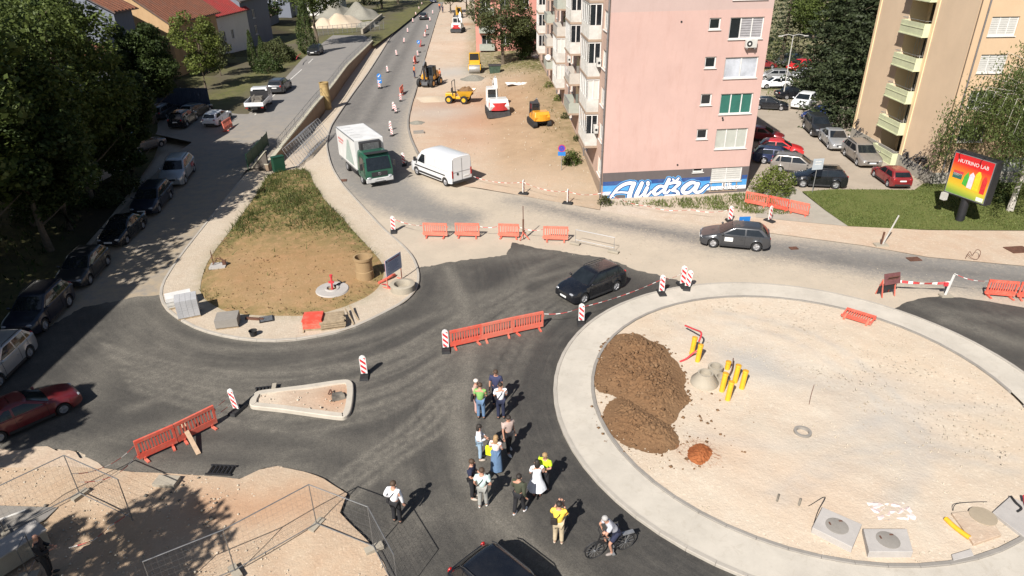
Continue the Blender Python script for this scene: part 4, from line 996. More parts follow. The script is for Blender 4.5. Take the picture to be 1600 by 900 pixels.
# ------------------------------------------------------------------ vegetation
def m_leaf(name, dark, light, trans=.3):
    t = NT(name); t.coord(True)
    tint = t.attr('tint'); n_ = t.rng(t.noise(.55, 3), .35, .65)
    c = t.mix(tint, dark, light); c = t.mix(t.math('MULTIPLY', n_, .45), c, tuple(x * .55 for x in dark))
    t.out(c, .6, 0, spec=.25)
    tr_ = t.n('ShaderNodeBsdfTranslucent'); t.l(c, tr_.inputs[0]); mx = t.n('ShaderNodeMixShader'); mx.inputs[0].default_value = trans
    t.l(t.b.outputs[0], mx.inputs[1]); t.l(tr_.outputs[0], mx.inputs[2]); out = [x for x in t.t.nodes if x.type == 'OUTPUT_MATERIAL'][0]
    t.l(mx.outputs[0], out.inputs[0]); return t.m
L_MID = m_leaf('mid_green_leaves', (.045, .07, .016), (.135, .17, .042)); L_DARK = m_leaf('dark_green_leaves', (.022, .040, .012), (.075, .105, .028))
L_LIGHT = m_leaf('yellow_green_leaves', (.07, .10, .02), (.19, .22, .05)); L_OLIVE = m_leaf('olive_leaves', (.045, .060, .022), (.125, .135, .05))
L_CON = m_leaf('conifer_needles', (.022, .034, .016), (.062, .078, .034), .12); L_CYP = m_leaf('cypress_needles', (.03, .05, .014), (.085, .115, .03), .15)
L_WIL = m_leaf('drooping_leaves', (.055, .08, .022), (.135, .17, .05)); L_RED = m_leaf('reddish_leaves', (.08, .03, .02), (.16, .06, .035))
M_BARK = mat('rough_bark', (.11, .085, .06), .95, 0, .35, 5, .6); M_BIRCH = mat('pale_bark', (.42, .39, .34), .9, 0, .3, 4, .3)
def leaf_mesh(name, C_, size, m, rng, flat=.0, droop=0.0, tint=None, aspect=.6):
    """one folded leaf spray (4 triangles' worth of quads) at each point of C_"""
    n = len(C_); d = rng.normal(0, 1, (n, 3)); d[:, 2] = d[:, 2] * (1 - flat) - droop; d /= np.linalg.norm(d, axis=1)[:, None] + 1e-9
    r = rng.normal(0, 1, (n, 3)); s_ = np.cross(d, r); s_ /= np.linalg.norm(s_, axis=1)[:, None] + 1e-9
    nn = np.cross(d, s_); sz = (size * rng.uniform(.55, 1.35, n))[:, None]
    a = C_ - d * sz * .5; e = C_ + d * sz * .5; l = C_ + s_ * sz * aspect * .5 + nn * sz * .12; q = C_ - s_ * sz * aspect * .5 + nn * sz * .12
    V = np.stack([a, l, e, q], 1).reshape(-1, 3); F_ = np.arange(n * 4).reshape(-1, 4)
    me = bpy.data.meshes.new(name); me.vertices.add(len(V)); me.vertices.foreach_set('co', V.ravel().astype(np.float32))
    me.loops.add(n * 4); me.loops.foreach_set('vertex_index', F_.ravel().astype(np.int32)); me.polygons.add(n); me.polygons.foreach_set('loop_start', (np.arange(n) * 4).astype(np.int32))
    me.polygons.foreach_set('loop_total', np.full(n, 4, np.int32)) if bpy.app.version < (4, 1) else None
    me.materials.append(m); me.update(calc_edges=True)
    at_ = me.attributes.new('tint', 'FLOAT', 'FACE'); tv = rng.uniform(0, 1, n) * .5 + (tint if tint is not None else .25); at_.data.foreach_set('value', np.clip(tv, 0, 1).astype(np.float32))
    me.validate(); return me
def limbs(b, base, tip, r0, rng, n=7, spread=3.0, h0=.3):
    base, tip = Vector(base), Vector(tip); pts = []
    for i in range(7):
        t = i / 6; p = base.lerp(tip, t); pts.append(p + Vector((rng.normal(0, .1), rng.normal(0, .1), 0)) * (t * 2))
    b.tube(pts, [r0 * (1 - .85 * i / 6) * (1.25 if i == 0 else 1) for i in range(7)], 8)
    ends = []
    for k in range(n):
        t = h0 + (1 - h0) * (k + .5) / n; p = pts[0].lerp(tip, t); i = min(5, int(t * 6)); p = pts[i].lerp(pts[i + 1], t * 6 - i)
        a = k * 2.4 + rng.uniform(0, 1); L = spread * (1 - .45 * t) * rng.uniform(.6, 1)
        q = p + Vector((math.cos(a) * L * .5, math.sin(a) * L * .5, L * .35)); e = p + Vector((math.cos(a) * L, math.sin(a) * L, L * .75))
        b.tube([p, q, e], [r0 * .4 * (1 - t * .5), r0 * .25 * (1 - t * .5), r0 * .06], 6); ends.append(e)
    return ends
def tree(label, base, h, r, m, n=7000, leaf=.32, seed=0, crown0=.28, cat='tree', name='tree', bark=None, r0=.22, group=None, squash=1.0, clumps=46, flat=.3, dens=.62):
    rng = np.random.default_rng(seed); base = Vector(base); t = thing(name, label, cat, base, 0, group)
    b = MB(); ends = limbs(b, (0, 0, -.3), (rng.normal(0, .3), rng.normal(0, .3), h * .86), r0, rng, 9, r * .8, crown0); b.build('trunk', bark or M_BARK, t, 40)
    zc = h * (crown0 + 1) / 2; rz = h * (1 - crown0) / 2
    # clumps of foliage spread through the shell of an uneven crown, gaps between them
    u = rng.normal(0, 1, (clumps, 3)); u /= np.linalg.norm(u, axis=1)[:, None]; rad = rng.uniform(.45, 1.0, clumps) ** .6
    lob = 1 + .22 * np.sin(u[:, 0] * 5 + seed) * np.cos(u[:, 1] * 4 + seed * 2)
    cc = u * rad[:, None] * lob[:, None] * np.array([r * .86, r * .86 * squash, rz * .86]) + np.array([0, 0, zc])
    cr = rng.uniform(.16, .34, clumps) * r
    k = rng.choice(clumps, n, p=cr ** 2 / (cr ** 2).sum()); v = rng.normal(0, 1, (n, 3)); v /= np.linalg.norm(v, axis=1)[:, None]
    P = cc[k] + v * (cr[k] * rng.uniform(.25, 1.0, n) ** .45)[:, None] * np.array([1, 1, dens + .2])
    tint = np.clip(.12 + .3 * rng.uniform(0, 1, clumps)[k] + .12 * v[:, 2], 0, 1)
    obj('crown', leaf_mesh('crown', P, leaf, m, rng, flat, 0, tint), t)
    return t
def conifer(label, base, h, r, n=9000, seed=0, m=None, leaf=.34, name='conifer_tree', group=None, low=.06, col=False):
    rng = np.random.default_rng(seed); t = thing(name, label, 'tree', base, 0, group)
    b = MB(); b.tube([(0, 0, -.3), (.05, 0, h * .5), (0, .05, h * .97)], [.24 * h / 12, .14 * h / 12, .02], 8)
    P = []; tints = []
    if col:                               # dense column or cone (cypress, thuja)
        z = rng.uniform(0, 1, n) ** 1.2; a = rng.uniform(0, 6.283, n); prof = np.clip(np.minimum(.45 + z * 5, 1) * (1 - z) ** .55, 0.02, 1) * (1 + .13 * np.sin(a * 3 + z * 9) + .1 * np.sin(a * 7 - z * 21))
        rr = r * prof * rng.uniform(.72, 1.02, n); P = np.c_[rr * np.cos(a), rr * np.sin(a), .1 + z * h * .98]; tint = .15 + .3 * rng.uniform(0, 1, n)
        b.build('trunk', M_BARK, t, 40); obj('crown', leaf_mesh('crown', P, leaf, m or L_CYP, rng, 0, -1.1, tint, .4), t); return t
    tiers = int(h / .62)
    for k in range(tiers):
        f = k / tiers; z = h * (low + (1 - low) * f); R_ = r * (1 - f) ** .82 * rng.uniform(.82, 1.12) + .15; nb = max(5, int(11 * (1 - f) + 4))
        for j in range(nb):
            a = 6.283 * (j + rng.uniform(-.3, .3)) / nb + k * .9; L = R_ * rng.uniform(.72, 1.12); cnt = max(6, int(n / (tiers * nb) * (L / (r * .55))))
            s_ = rng.uniform(.12, 1, cnt) ** .75; wv = rng.normal(0, .15, cnt) * L * (1.15 - s_ * .6)
            dz = -.28 * L * s_ + .12 * L * s_ ** 3 + rng.normal(0, .10, cnt) - .1
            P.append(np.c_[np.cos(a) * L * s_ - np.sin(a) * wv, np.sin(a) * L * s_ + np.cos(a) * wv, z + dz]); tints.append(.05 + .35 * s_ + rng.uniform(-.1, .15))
        if k % 2 == 0:
            a = k * .9; b.tube([(0, 0, z), (math.cos(a) * R_ * .8, math.sin(a) * R_ * .8, z - .22 * R_)], [.05, .015], 5)
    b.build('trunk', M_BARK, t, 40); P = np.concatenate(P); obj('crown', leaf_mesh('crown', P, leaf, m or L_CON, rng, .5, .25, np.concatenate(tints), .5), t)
    return t
def weeping(label, base, h, r, n=11000, seed=0):
    rng = np.random.default_rng(seed); t = thing('weeping_tree', label, 'tree', base); b = MB()
    ends = limbs(b, (0, 0, -.3), (.4, .2, h * .85), .2, rng, 8, r * .75, .35)
    P = []; tt = []
    for k in range(58):
        a = rng.uniform(0, 6.283); rr = r * rng.uniform(.15, 1) ** .6; z0 = h * (1 - .38 * (rr / r) ** 2) * rng.uniform(.74, 1.0); L = rng.uniform(.35, .75) * z0 * (.4 + .6 * rr / r)
        c = max(20, int(n / 58)); s_ = rng.uniform(0, 1, c); bx, by = math.cos(a) * rr, math.sin(a) * rr; wd = .28 + .2 * (1 - s_)
        P.append(np.c_[bx * (1 + .12 * s_) + rng.normal(0, 1, c) * wd, by * (1 + .12 * s_) + rng.normal(0, 1, c) * wd, z0 - L * s_ + rng.normal(0, .1, c)]); tt.append(np.full(c, rng.uniform(.05, .5)))
        b.tube([(bx * .5, by * .5, z0 * .96), (bx, by, z0), (bx * 1.1, by * 1.1, z0 - L * .5)], [.02, .014, .005], 5)
    b.build('trunk', M_BIRCH, t, 40); obj('crown', leaf_mesh('crown', np.concatenate(P), .2, L_WIL, rng, 0, 1.6, np.concatenate(tt), .38), t); return t
def bush(label, base, r, h, m, n=1600, leaf=.14, seed=0, name='bush', group=None):
    rng = np.random.default_rng(seed); t = thing(name, label, 'bush', base, 0, group); b = MB()
    for k in range(6):
        a = k * 1.05; b.tube([(0, 0, -.05), (math.cos(a) * r * .3, math.sin(a) * r * .3, h * .4), (math.cos(a) * r * .65, math.sin(a) * r * .65, h * .8)], [.035, .022, .008], 5)
    b.build('stem', M_BARK, t)
    u = rng.normal(0, 1, (n, 3)); u /= np.linalg.norm(u, axis=1)[:, None]; u[:, 2] = np.abs(u[:, 2]) * 1.0 - .12; lob = 1 + .25 * np.sin(u[:, 0] * 6 + seed) * np.cos(u[:, 1] * 5)
    P = u * (rng.uniform(.35, 1, n) ** .5 * lob)[:, None] * np.array([r, r, h * .9]) + np.array([0, 0, h * .12])
    obj('foliage', leaf_mesh('foliage', P, leaf, m, rng, 0, 0, .1 + .4 * rng.uniform(0, 1, n)), t); return t

def zh(x, y): return zhill(x, y)
wood = 'trees on the wooded slope'
for i, (x, y, h, r, m, lab) in enumerate([
    (-32.8, 44.0, 17, 5.8, L_MID, 'tallest broad leafy tree on the left wooded slope, nearest the street bend'),
    (-31.6, 49.0, 16, 5.0, L_MID, 'broad leafy tree in front of the white two storey house'),
    (-31.2, 54.5, 8.2, 3.2, L_DARK, 'smaller dark leafy tree leaning over the cars on the upper street'),
    (-42.0, 63.0, 16, 4.8, L_MID, 'dark leafy tree beside the blue grey house'),
    (-36.5, 70.5, 10, 3.6, L_DARK, 'dark leafy tree between the garage and the blue grey house'),
    (-50.0, 76.0, 15, 5.0, L_OLIVE, 'olive green tree behind the wood at the top corner'),
    (-31.0, 37.0, 17, 5.2, L_MID, 'tall leafy tree just outside the view, shading the upper street'),
    (-30.5, 44.0, 13.5, 3.6, L_MID, 'slim leafy tree at the edge of the upper street, above the dark car row'),
    (-33.5, 27.0, 17, 6.0, L_DARK, 'leafy tree outside the view behind the parked cars'),
    (-38.5, 42.5, 14, 5.0, L_DARK, 'dense tree at the picture edge behind the tallest broad tree'), (-36.0, 32.0, 14, 6.2, L_DARK, 'dense tree added outside the view to shade the slope'), (-42.0, 34.0, 14, 6.4, L_DARK, 'second dense tree added outside the view to shade the slope'),  # the two outside the view are added to make the slope's shade denser
    (-29.8, 40.5, 12, 3.8, L_DARK, 'dense tree added outside the view to shade the street edge'), (-37.5, 56.5, 16, 4.2, L_DARK, 'dense dark tree in the middle of the left wood')]):  # the street edge tree is unseen, added to thicken the shade
    tree(lab, (x, y, zh(x, y)), h, r, m, (9000 if y < 40 else 21000), (.46 if y < 40 else .31), 10 + i, .14, clumps=64)
tree('leafy tree outside the lower left corner shading the site fence', (-17.2, 6.6, 0), 11.5, 3.0, L_MID, 4500, .36, 91, .42); tree('narrow leafy tree outside the view, added to shade the dark red car', (-25.6, 13.0, 0), 12.5, 2.5, L_DARK, 6000, .4, 93, .4); tree('second leafy tree outside the lower left corner', (-21.5, 6.0, 0), 11, 3.4, L_MID, 5000, .36, 92, .35)  # the narrow tree is unseen, added only to put the red car in shade
for i, (px, py, r, h) in enumerate([(195, 300, 1.5, 1.6), (170, 320, 1.2, 1.1), (110, 330, 1.8, 1.6), (60, 350, 1.8, 2.0), (150, 260, 1.6, 2.2), (205, 255, 1.2, 1.5)]):
    p = GS(px, py); bush(['low bush catching sun above the dark car row', 'small weedy bush on the slope', 'rounded bush in deep shade', 'dark bush at the picture edge', 'leafy bush below the tall trees', 'bush beside the two grey cars'][i], (p.x, p.y, zh(p.x, p.y)), r, h, L_OLIVE if i < 2 else L_DARK, 1300, .2, 40 + i)
p = GS(322, 140); tree('bright yellow green tree growing in front of the white house', p, 9.2, 3.0, L_LIGHT, 7000, .26, 31, .18, r0=.12, clumps=44)
p = GS(345, 118); tree('small yellow green tree beside the grey house', p, 6.5, 2.4, L_OLIVE, 3500, .24, 32, .2, r0=.1)
p = GS(238, 150); tree('dark low tree under the ochre gable', p, 5.2, 3.0, L_DARK, 4500, .26, 33, .15, r0=.12)
p = GS(262, 138); tree('small dark tree behind the hoarding', p, 4.0, 2.2, L_DARK, 2500, .24, 34, .15, r0=.1)
# creeper on the ochre gable
rng = np.random.default_rng(8); h_ = bpy.data.objects['house']
P = np.c_[rng.normal(-5.5, 1.2, 1500), rng.uniform(-.32, -.04, 1500), zA + 5.6 - np.abs(rng.normal(0, 1.6, 1500))]
P2 = np.c_[rng.uniform(-8.5, -.4, 800), rng.uniform(-.3, -.04, 800), zA + 3.0 + rng.normal(0, .45, 800)]
o = obj('creeper', leaf_mesh('creeper', np.concatenate([P, P2]), .26, L_OLIVE, rng, 0, .6, .3), h_)
p = GS(398, 108); conifer('slender green cypress in the dark garden', p, 5.2, .75, 2200, 3, leaf=.22, name='cypress_tree', col=True)
p = GS(482, 84); conifer('tall dark thuja standing behind the parked dark hatchback', p, 8.2, 1.75, 5200, 4, leaf=.28, name='thuja_tree', col=True)
p = GS(412, 98); conifer('second slender cypress beside the round bush', p, 3.8, .6, 1500, 5, leaf=.22, name='cypress_tree', col=True)
p = GS(432, 96); bush('large round bush in the garden by the upper street', p, 2.6, 3.4, L_OLIVE, 3800, .26, 50)
p = GS(420, 112); bush('dark clipped hedge at the street corner', p, 2.0, 2.6, L_DARK, 2600, .24, 51)
p = GS(447, 92); bush('dark bush next to the brown entrance', p, 1.6, 2.2, L_DARK, 1800, .24, 52)
p = GS(497, 72); tree('broad tree with green crown above the gravel yard', p, 12.5, 5.2, L_MID, 7500, .36, 35, .42, r0=.3)
for i, (x, y, h, r) in enumerate([(-44, 178, 15, 6.5), (-37, 184, 15, 6), (-33.5, 196, 17, 6), (-47, 200, 18, 7), (-39, 208, 18, 7), (-31.5, 212, 15, 5), (-54, 192, 18, 7), (-62, 180, 17, 7), (-29.5, 232, 15, 5), (-52, 158, 13, 5)]):
    tree(['dark tree behind the gravel piles', 'dark tree over the gravel yard wall', 'dark tree close to the far road', 'tall dark tree at the back of the yard', 'tall dark tree in the far wood', 'dark roadside tree at the far bend', 'dark tree behind the workshop', 'dark tree at the far corner of the yard', 'last dark tree along the far road', 'dark tree beside the red roofed house'][i], (x, y, .3), h, r, L_DARK, 3600, .5, 60 + i, .12, r0=.3)
for i, (x, y, h, r) in enumerate([(-14.5, 186, 9, 3.4), (-10, 178, 11, 4.4), (-3.5, 150, 12, 5)]):
    tree(['small tree far along the right edge of the works', 'dusty tree far behind the dug up strip', 'tree beside the distant rose block'][i], (x, y, 0), h, r, L_OLIVE, 3200, .42, 75 + i, .2)
p = G(786, 106); tree('large dusty round tree standing over the works beside the pink block', (p.x, p.y + 1.5, 0), 13.5, 5.0, L_OLIVE, 9000, .34, 36, .2, r0=.3, clumps=60)
p = G(822, 100); tree('dark bushy tree at the end of the pink block', (p.x, p.y + 2, 0), 5.5, 3.0, L_DARK, 4500, .3, 37, .08, r0=.16)
p = G(838, 92); tree('dark small tree tight against the balcony facade', (p.x - 1.5, p.y + 6, 0), 6, 2.4, L_DARK, 2500, .3, 38, .08, r0=.14)
for i, (px, py, h, r, lab) in enumerate([(1334, 192, 18, 5.6, 'tall wide spruce overhanging the parked cars beside the beige block'), (1296, 150, 19, 5.4, 'tall spruce in the middle of the conifer group'), (1350, 140, 20, 5.4, 'dark spruce at the back against the beige block')]):
    conifer(lab, G(px, py), h, r, 21000, 80 + i, leaf=.36, name='spruce_tree')
p = G(1268, 112); tree('green leafy tree between the spruces and the far white block', p, 15, 5.2, L_MID, 7500, .36, 39, .2)
p = G(1236, 62); tree('dark tree in front of the far white block', (p.x + 4, p.y, 0), 10, 4, L_DARK, 4500, .36, 43, .2)
for i, (x, y) in enumerate([(44, 92), (52, 84), (40, 104)]): conifer(['conifer behind the beige block', 'second conifer hidden behind the beige block', 'conifer beyond the car park'][i], (x, y, 0), 16, 4.4, 5000, 90 + i, name='spruce_tree')
p = G(1596, 338); weeping('weeping tree with drooping branches in front of the beige block', (p.x - .2, p.y + 1.0, 0), 12.5, 4.9, 27000, 44)
p = G(1640, 320); weeping('second weeping tree at the picture edge by the beige block', (p.x + 1.0, p.y + 1.2, 0), 11.5, 3.8, 14000, 45)
p = G(1558, 316); bush('dark bush under the weeping tree by the plinth', (p.x, p.y + 1, 0), 1.5, 1.7, L_DARK, 1800, .16, 46)
p = G(1207, 303); bush('rounded light green bush at the corner of the pink block', p, 1.55, 2.3, L_LIGHT, 3200, .15, 47)
p = G(893, 262); bush('leafy green bush beside the blue round sign', p, .95, 1.7, L_MID, 1800, .14, 48)
p = G(1350, 225); bush('bare twiggy bush against the beige side wall', (p.x + .1, p.y - 1, 0), .8, 1.3, L_OLIVE, 260, .1, 49)
for i, (px, py, r) in enumerate([(872, 172, .6), (884, 200, .6), (858, 150, .7), (945, 318, .55), (903, 232, .5)]):
    p = G(px, py); bush(['yellowish weeds at the foot of the balcony facade', 'straggling weeds on the bank below the balconies', 'tall weeds near the far balconies', 'weeds at the corner of the lettered wall', 'weeds on the bank near the corner'][i], (p.x, p.y, hsite(np.array([[p.x, p.y]]))[0] - .05), r, r * 1.3, L_LIGHT if i in (0, 2) else L_OLIVE, 420, .13, 55 + i)

# grass, weeds: blades nobody could count
def blades(name, poly, n, h, wd, m, zfun, seed=0, dens=None, lean=.45, kind='stuff'):
    rng = np.random.default_rng(seed); P = np.array(poly); lo, hi = P.min(0), P.max(0); g = rng.uniform(lo, hi, (int(n * 2.2), 2)); g = g[inside(g, poly)]
    if dens is not None: g = g[rng.uniform(0, 1, len(g)) < dens(g)]
    g = g[:n]; n = len(g); z = zfun(g); a = rng.uniform(0, 6.283, n); hh = h * rng.uniform(.45, 1.3, n); w_ = wd * rng.uniform(.6, 1.4, n); l = rng.normal(0, lean, (n, 2)) * hh[:, None]
    b0 = np.c_[g[:, 0] - np.cos(a) * w_, g[:, 1] - np.sin(a) * w_, z]; b1 = np.c_[g[:, 0] + np.cos(a) * w_, g[:, 1] + np.sin(a) * w_, z]; tp = np.c_[g + l, z + hh]
    V = np.stack([b0, b1, tp], 1).reshape(-1, 3); me = bpy.data.meshes.new(name); me.vertices.add(len(V)); me.vertices.foreach_set('co', V.ravel().astype(np.float32))
    me.loops.add(n * 3); me.loops.foreach_set('vertex_index', np.arange(n * 3, dtype=np.int32)); me.polygons.add(n); me.polygons.foreach_set('loop_start', (np.arange(n) * 3).astype(np.int32))
    me.materials.append(m); me.update(calc_edges=True); at_ = me.attributes.new('tint', 'FLOAT', 'FACE'); at_.data.foreach_set('value', rng.uniform(0, 1, n).astype(np.float32)); me.validate()
    o = obj(name, me); o['kind'] = kind; return o
G_LAWN = m_leaf('lawn_grass_blades', (.08, .115, .026), (.19, .22, .065), .3); G_TALL = m_leaf('tall_weedy_grass', (.045, .065, .016), (.14, .15, .045), .3); G_DRY = m_leaf('dry_weeds', (.11, .10, .04), (.22, .19, .08), .3)
zt0 = lambda V: np.full(len(V), .16)
blades('tall_grass', TEAR_IN, 15000, .32, .028, G_TALL, zt0, 1, lambda g: np.interp(g[:, 1] + .5 * np.sin(g[:, 0] * 1.3), [40.5, 42.2, 44.2], [.005, .06, 1.0]) * (.55 + .45 * np.sin(g[:, 0] * 1.1 + 1) * np.sin(g[:, 1] * .8)))
blades('weeds', TEAR_IN, 2300, .16, .03, G_DRY, zt0, 2, lambda g: .02 + np.clip(.9 * np.exp(-(dline(g, TEAR_IN, True) / .7) ** 2) * (np.sin(g[:, 0] * 1.7) * np.sin(g[:, 1] * 1.3 + 2) > -.25) + .3 * (np.sin(g[:, 0] * 2.3 + 3) * np.sin(g[:, 1] * 1.9) > .8), 0, 1))
blades('lawn_grass', LAWN, 26000, .11, .028, G_LAWN, lambda V: np.full(len(V), .05), 3, lambda g: .7 + .3 * np.sin(g[:, 0] * .9 + 2) * np.sin(g[:, 1] * 1.4))
VERG = gpx([(942, 313), (1000, 314), (1100, 308), (1162, 302), (1195, 306), (1240, 335), (1205, 336), (1140, 330), (1090, 326), (1000, 322), (945, 322)])
blades('verge_grass', VERG, 4200, .2, .03, G_LAWN, lambda V: np.full(len(V), .0), 4, lambda g: np.clip(.2 + .15 * (g[:, 0] - 8), .12, 1) * (.4 + .6 * (np.sin(g[:, 0] * 3) > -.3)))
blades('bank_weeds', [(-4, 62), (3, 62), (5.5, 62), (4.7, 112), (-6, 112)], 3200, .24, .045, G_DRY, lambda V: hsite(V) - .02, 5, lambda g: sitegreen(g) * .6 * (np.sin(g[:, 0] * 1.9) * np.sin(g[:, 1] * .7) > -.1) + .015)
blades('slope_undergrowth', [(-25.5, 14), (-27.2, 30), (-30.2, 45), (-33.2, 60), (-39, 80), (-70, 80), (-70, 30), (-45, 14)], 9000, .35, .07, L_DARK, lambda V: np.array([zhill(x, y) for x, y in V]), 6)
blades('car_park_grass', gpx([(1200, 62), (1232, 66), (1262, 105), (1268, 140), (1240, 168), (1200, 176), (1196, 120)]), 7000, .16, .05, G_LAWN, lambda V: np.full(len(V), -.03), 7)
blades('roadside_grass', gpx([(576, 62), (628, 12), (600, 12), (570, 50)]), 4000, .3, .07, G_TALL, lambda V: np.full(len(V), .05), 8)

# loose stones
def m_stone(name, a, b):
    t = NT(name); t.coord(True); n_ = t.rng(t.noise(2.5, 3), .3, .7); return t.out(t.mix(n_, a, b), .9, 0, spec=.2)
M_STONE = m_stone('pale_limestone', A(206, 190, 166), A(240, 228, 208)); M_CLOD = m_stone('brown_clods', (.09, .05, .026), (.20, .12, .065)); M_RUBB = m_stone('dark_rubble', (.06, .055, .05), (.2, .18, .15))
_ph = [(-1, 0, 0), (1, 0, 0), (0, -1, 0), (0, 1, 0), (0, 0, -.6), (0, 0, .8)]; _pf = [(5, 0, 2), (5, 2, 1), (5, 1, 3), (5, 3, 0), (4, 2, 0), (4, 1, 2), (4, 3, 1), (4, 0, 3)]
def stones(name, poly, n, r0, r1, m, zfun, seed=0, dens=None, parent=None):
    rng = np.random.default_rng(seed); P = np.array(poly); g = rng.uniform(P.min(0), P.max(0), (int(n * 2.5), 2)); g = g[inside(g, poly)]
    if dens is not None: g = g[rng.uniform(0, 1, len(g)) < dens(g)]
    g = g[:n]; n = len(g); r = r0 + (r1 - r0) * rng.uniform(0, 1, n) ** 5; base = np.array(_ph)[None] * (r[:, None, None] * rng.uniform(.6, 1.25, (n, 6, 3)))
    a = rng.uniform(0, 6.283, n); c, s_ = np.cos(a)[:, None], np.sin(a)[:, None]; x = base[..., 0] * c - base[..., 1] * s_; y = base[..., 0] * s_ + base[..., 1] * c
    V = np.stack([x + g[:, None, 0], y + g[:, None, 1], base[..., 2] + (zfun(g) + r * .2)[:, None]], -1).reshape(-1, 3); F_ = (np.array(_pf)[None] + (np.arange(n) * 6)[:, None, None]).reshape(-1, 3)
    me = bpy.data.meshes.new(name); me.vertices.add(len(V)); me.vertices.foreach_set('co', V.ravel().astype(np.float32)); k = len(F_)
    me.loops.add(k * 3); me.loops.foreach_set('vertex_index', F_.ravel().astype(np.int32)); me.polygons.add(k); me.polygons.foreach_set('loop_start', (np.arange(k) * 3).astype(np.int32)); me.materials.append(m); me.update(calc_edges=True); me.validate()
    o = obj(name, me, parent); o['kind'] = 'stuff'; return o
zc = lambda z: (lambda V: np.full(len(V), float(z)))
stones('island_stones', circ(R_IN - .1, 80), 9000, .008, .055, M_STONE, zc(.11), 1, lambda g: .35 + .65 * (np.sin(g[:, 0] * .9 + 1) * np.sin(g[:, 1] * 1.1) > -.2))
stones('fill_stones', DIRT_LL, 4200, .008, .065, M_STONE, zc(.06), 2); stones('fill_rubble', DIRT_LL, 500, .02, .12, M_RUBB, zc(.07), 3, lambda g: np.exp(-(dline(g, gpx([(225, 805), (300, 780), (340, 770)])) / .8) ** 2) + np.exp(-(dline(g, gpx([(60, 800), (120, 790)])) / .7) ** 2) + .02)
stones('sidewalk_stones', TEAR_OUT[:90] + TEAR_IN[:1], 2200, .008, .04, M_STONE, zc(.10), 4, lambda g: ~inside(g, TEAR_IN))
stones('strip_stones', SITE, 2600, .02, .11, M_STONE, lambda V: hsite(V), 5); stones('island_rubble', ISLE, 130, .02, .09, M_STONE, zc(.14), 6)
stones('soil_crumbs', TEAR_IN, 1800, .015, .07, M_CLOD, zc(.17), 7, lambda g: g[:, 1] < 44)
stones('road_crumbs', gpx([(800, 380), (1050, 440), (1500, 460), (1600, 445), (1200, 400), (900, 330), (780, 330)]), 1200, .012, .05, M_STONE, zc(0), 8)

# heaps
def heap(name, label, px, h, m, res, lump, edge=1.0, cat='heap', z0=.08, seed=0, attrs=None, pts=None):
    poly = spline(pts if pts else gpx(px), 4, True); b1, b2, b3 = bumps(1, 1.5, seed), bumps(1, 5, seed + 1), bumps(1, 13, seed + 2)
    def zf(V):
        d = dline(V, poly, True); k = np.clip(d / edge, 0, 1); k = k * k * (3 - 2 * k)
        return h * k * (1 + .5 * b1(V)) + k * lump * (.6 * b2(V) + .6 * b3(V)) + k * lump * .9 * NPR.normal(0, 1, len(V)) - .02
    o = sheet(name, poly, z0, m, res, zf=zf, kind=None, ragged=res * .3, attrs=attrs); o.data.shade_flat() if lump > .03 else None
    tag(o, label, cat); return o, poly, zf
M_EARTH = m_dirt('brown_excavated_earth', (.17, .095, .048), (.12, .065, .032), (.21, .13, .07), .5, 2.5); M_PALEHEAP = m_dirt('pale_sand', A(228, 208, 180), A(214, 188, 158), A(236, 220, 198), .2)
M_GREYHEAP = m_dirt('grey_gravel', (.20, .19, .16), (.17, .155, .13), (.26, .25, .21), .5)
o, P1, z1 = heap('soil_heap', 'large brown soil heap on the gravel island against the apron', [(932, 560), (944, 536), (968, 525), (995, 524), (1018, 531), (1044, 545), (1062, 566), (1075, 598), (1082, 630), (1072, 650), (1050, 676), (1012, 662), (984, 640), (958, 622), (932, 612), (925, 586)], .42, M_EARTH, .085, .05, 1.7, z0=.13)
stones('clods', P1, 1900, .02, .15, M_CLOD, lambda V: z1(V) + .1, 11, parent=o)
o, P2, z2 = heap('soil_heap', 'smaller brown soil heap beside the large one, towards the viewer', [(944, 668), (944, 642), (960, 626), (988, 624), (1014, 640), (1050, 664), (1066, 682), (1068, 699), (1054, 712), (1025, 712), (998, 707), (970, 696)], .32, M_EARTH, .085, .045, 1.2, z0=.13, seed=3)
stones('clods', P2, 800, .02, .09, M_CLOD, lambda V: z2(V) + .1, 12, parent=o)
stones('scattered_clods', circ(3.4, 40, (6.6, 22.6)), 520, .02, .12, M_CLOD, zc(.12), 13)
M_RUST = m_stone('rusty_shavings', (.20, .06, .02), (.34, .12, .045))
pr = gpx([(1070, 716), (1080, 700), (1095, 695), (1112, 702), (1122, 716), (1112, 730), (1096, 737), (1078, 730)])
o, P3, z3 = heap('rust_heap', 'small pile of rust red shavings on the gravel', None, .24, M_RUST, .06, .035, .6, seed=6, pts=pr, z0=.15)
rng = np.random.default_rng(3); q = MB()
c0 = G(1096, 716)
for i in range(520):
    a = rng.uniform(0, 6.283); r = .95 * rng.uniform(0, 1) ** .7; x, y = c0.x + r * math.cos(a), c0.y + r * math.sin(a); z = .14 + .24 * max(0, 1 - r / .9)
    d = Vector((rng.normal(0, .12), rng.normal(0, .12), abs(rng.normal(0, .06)))); q.add([(x, y, z), (x + .008, y + .008, z), (x + d.x, y + d.y, z + d.z)], [(0, 1, 2)])
tag(q.build('shavings', M_RUST, o), kind='stuff')
def round_heap(label, px, r, h, m, z0=.0, el=1.0, gs=False):
    p = GS(*px) if gs else G(*px); pts = [(p.x + r * math.cos(t) * (1 + .12 * math.sin(3 * t)), p.y + r * el * math.sin(t) * (1 + .1 * math.cos(2 * t))) for t in np.linspace(0, 6.283, 15)[:-1]]
    return heap('gravel_heap', label, None, h, m, max(.12, r / 14), .012, r * .95, pts=pts, z0=z0 + (p.z if gs else 0), seed=int(px[0]))
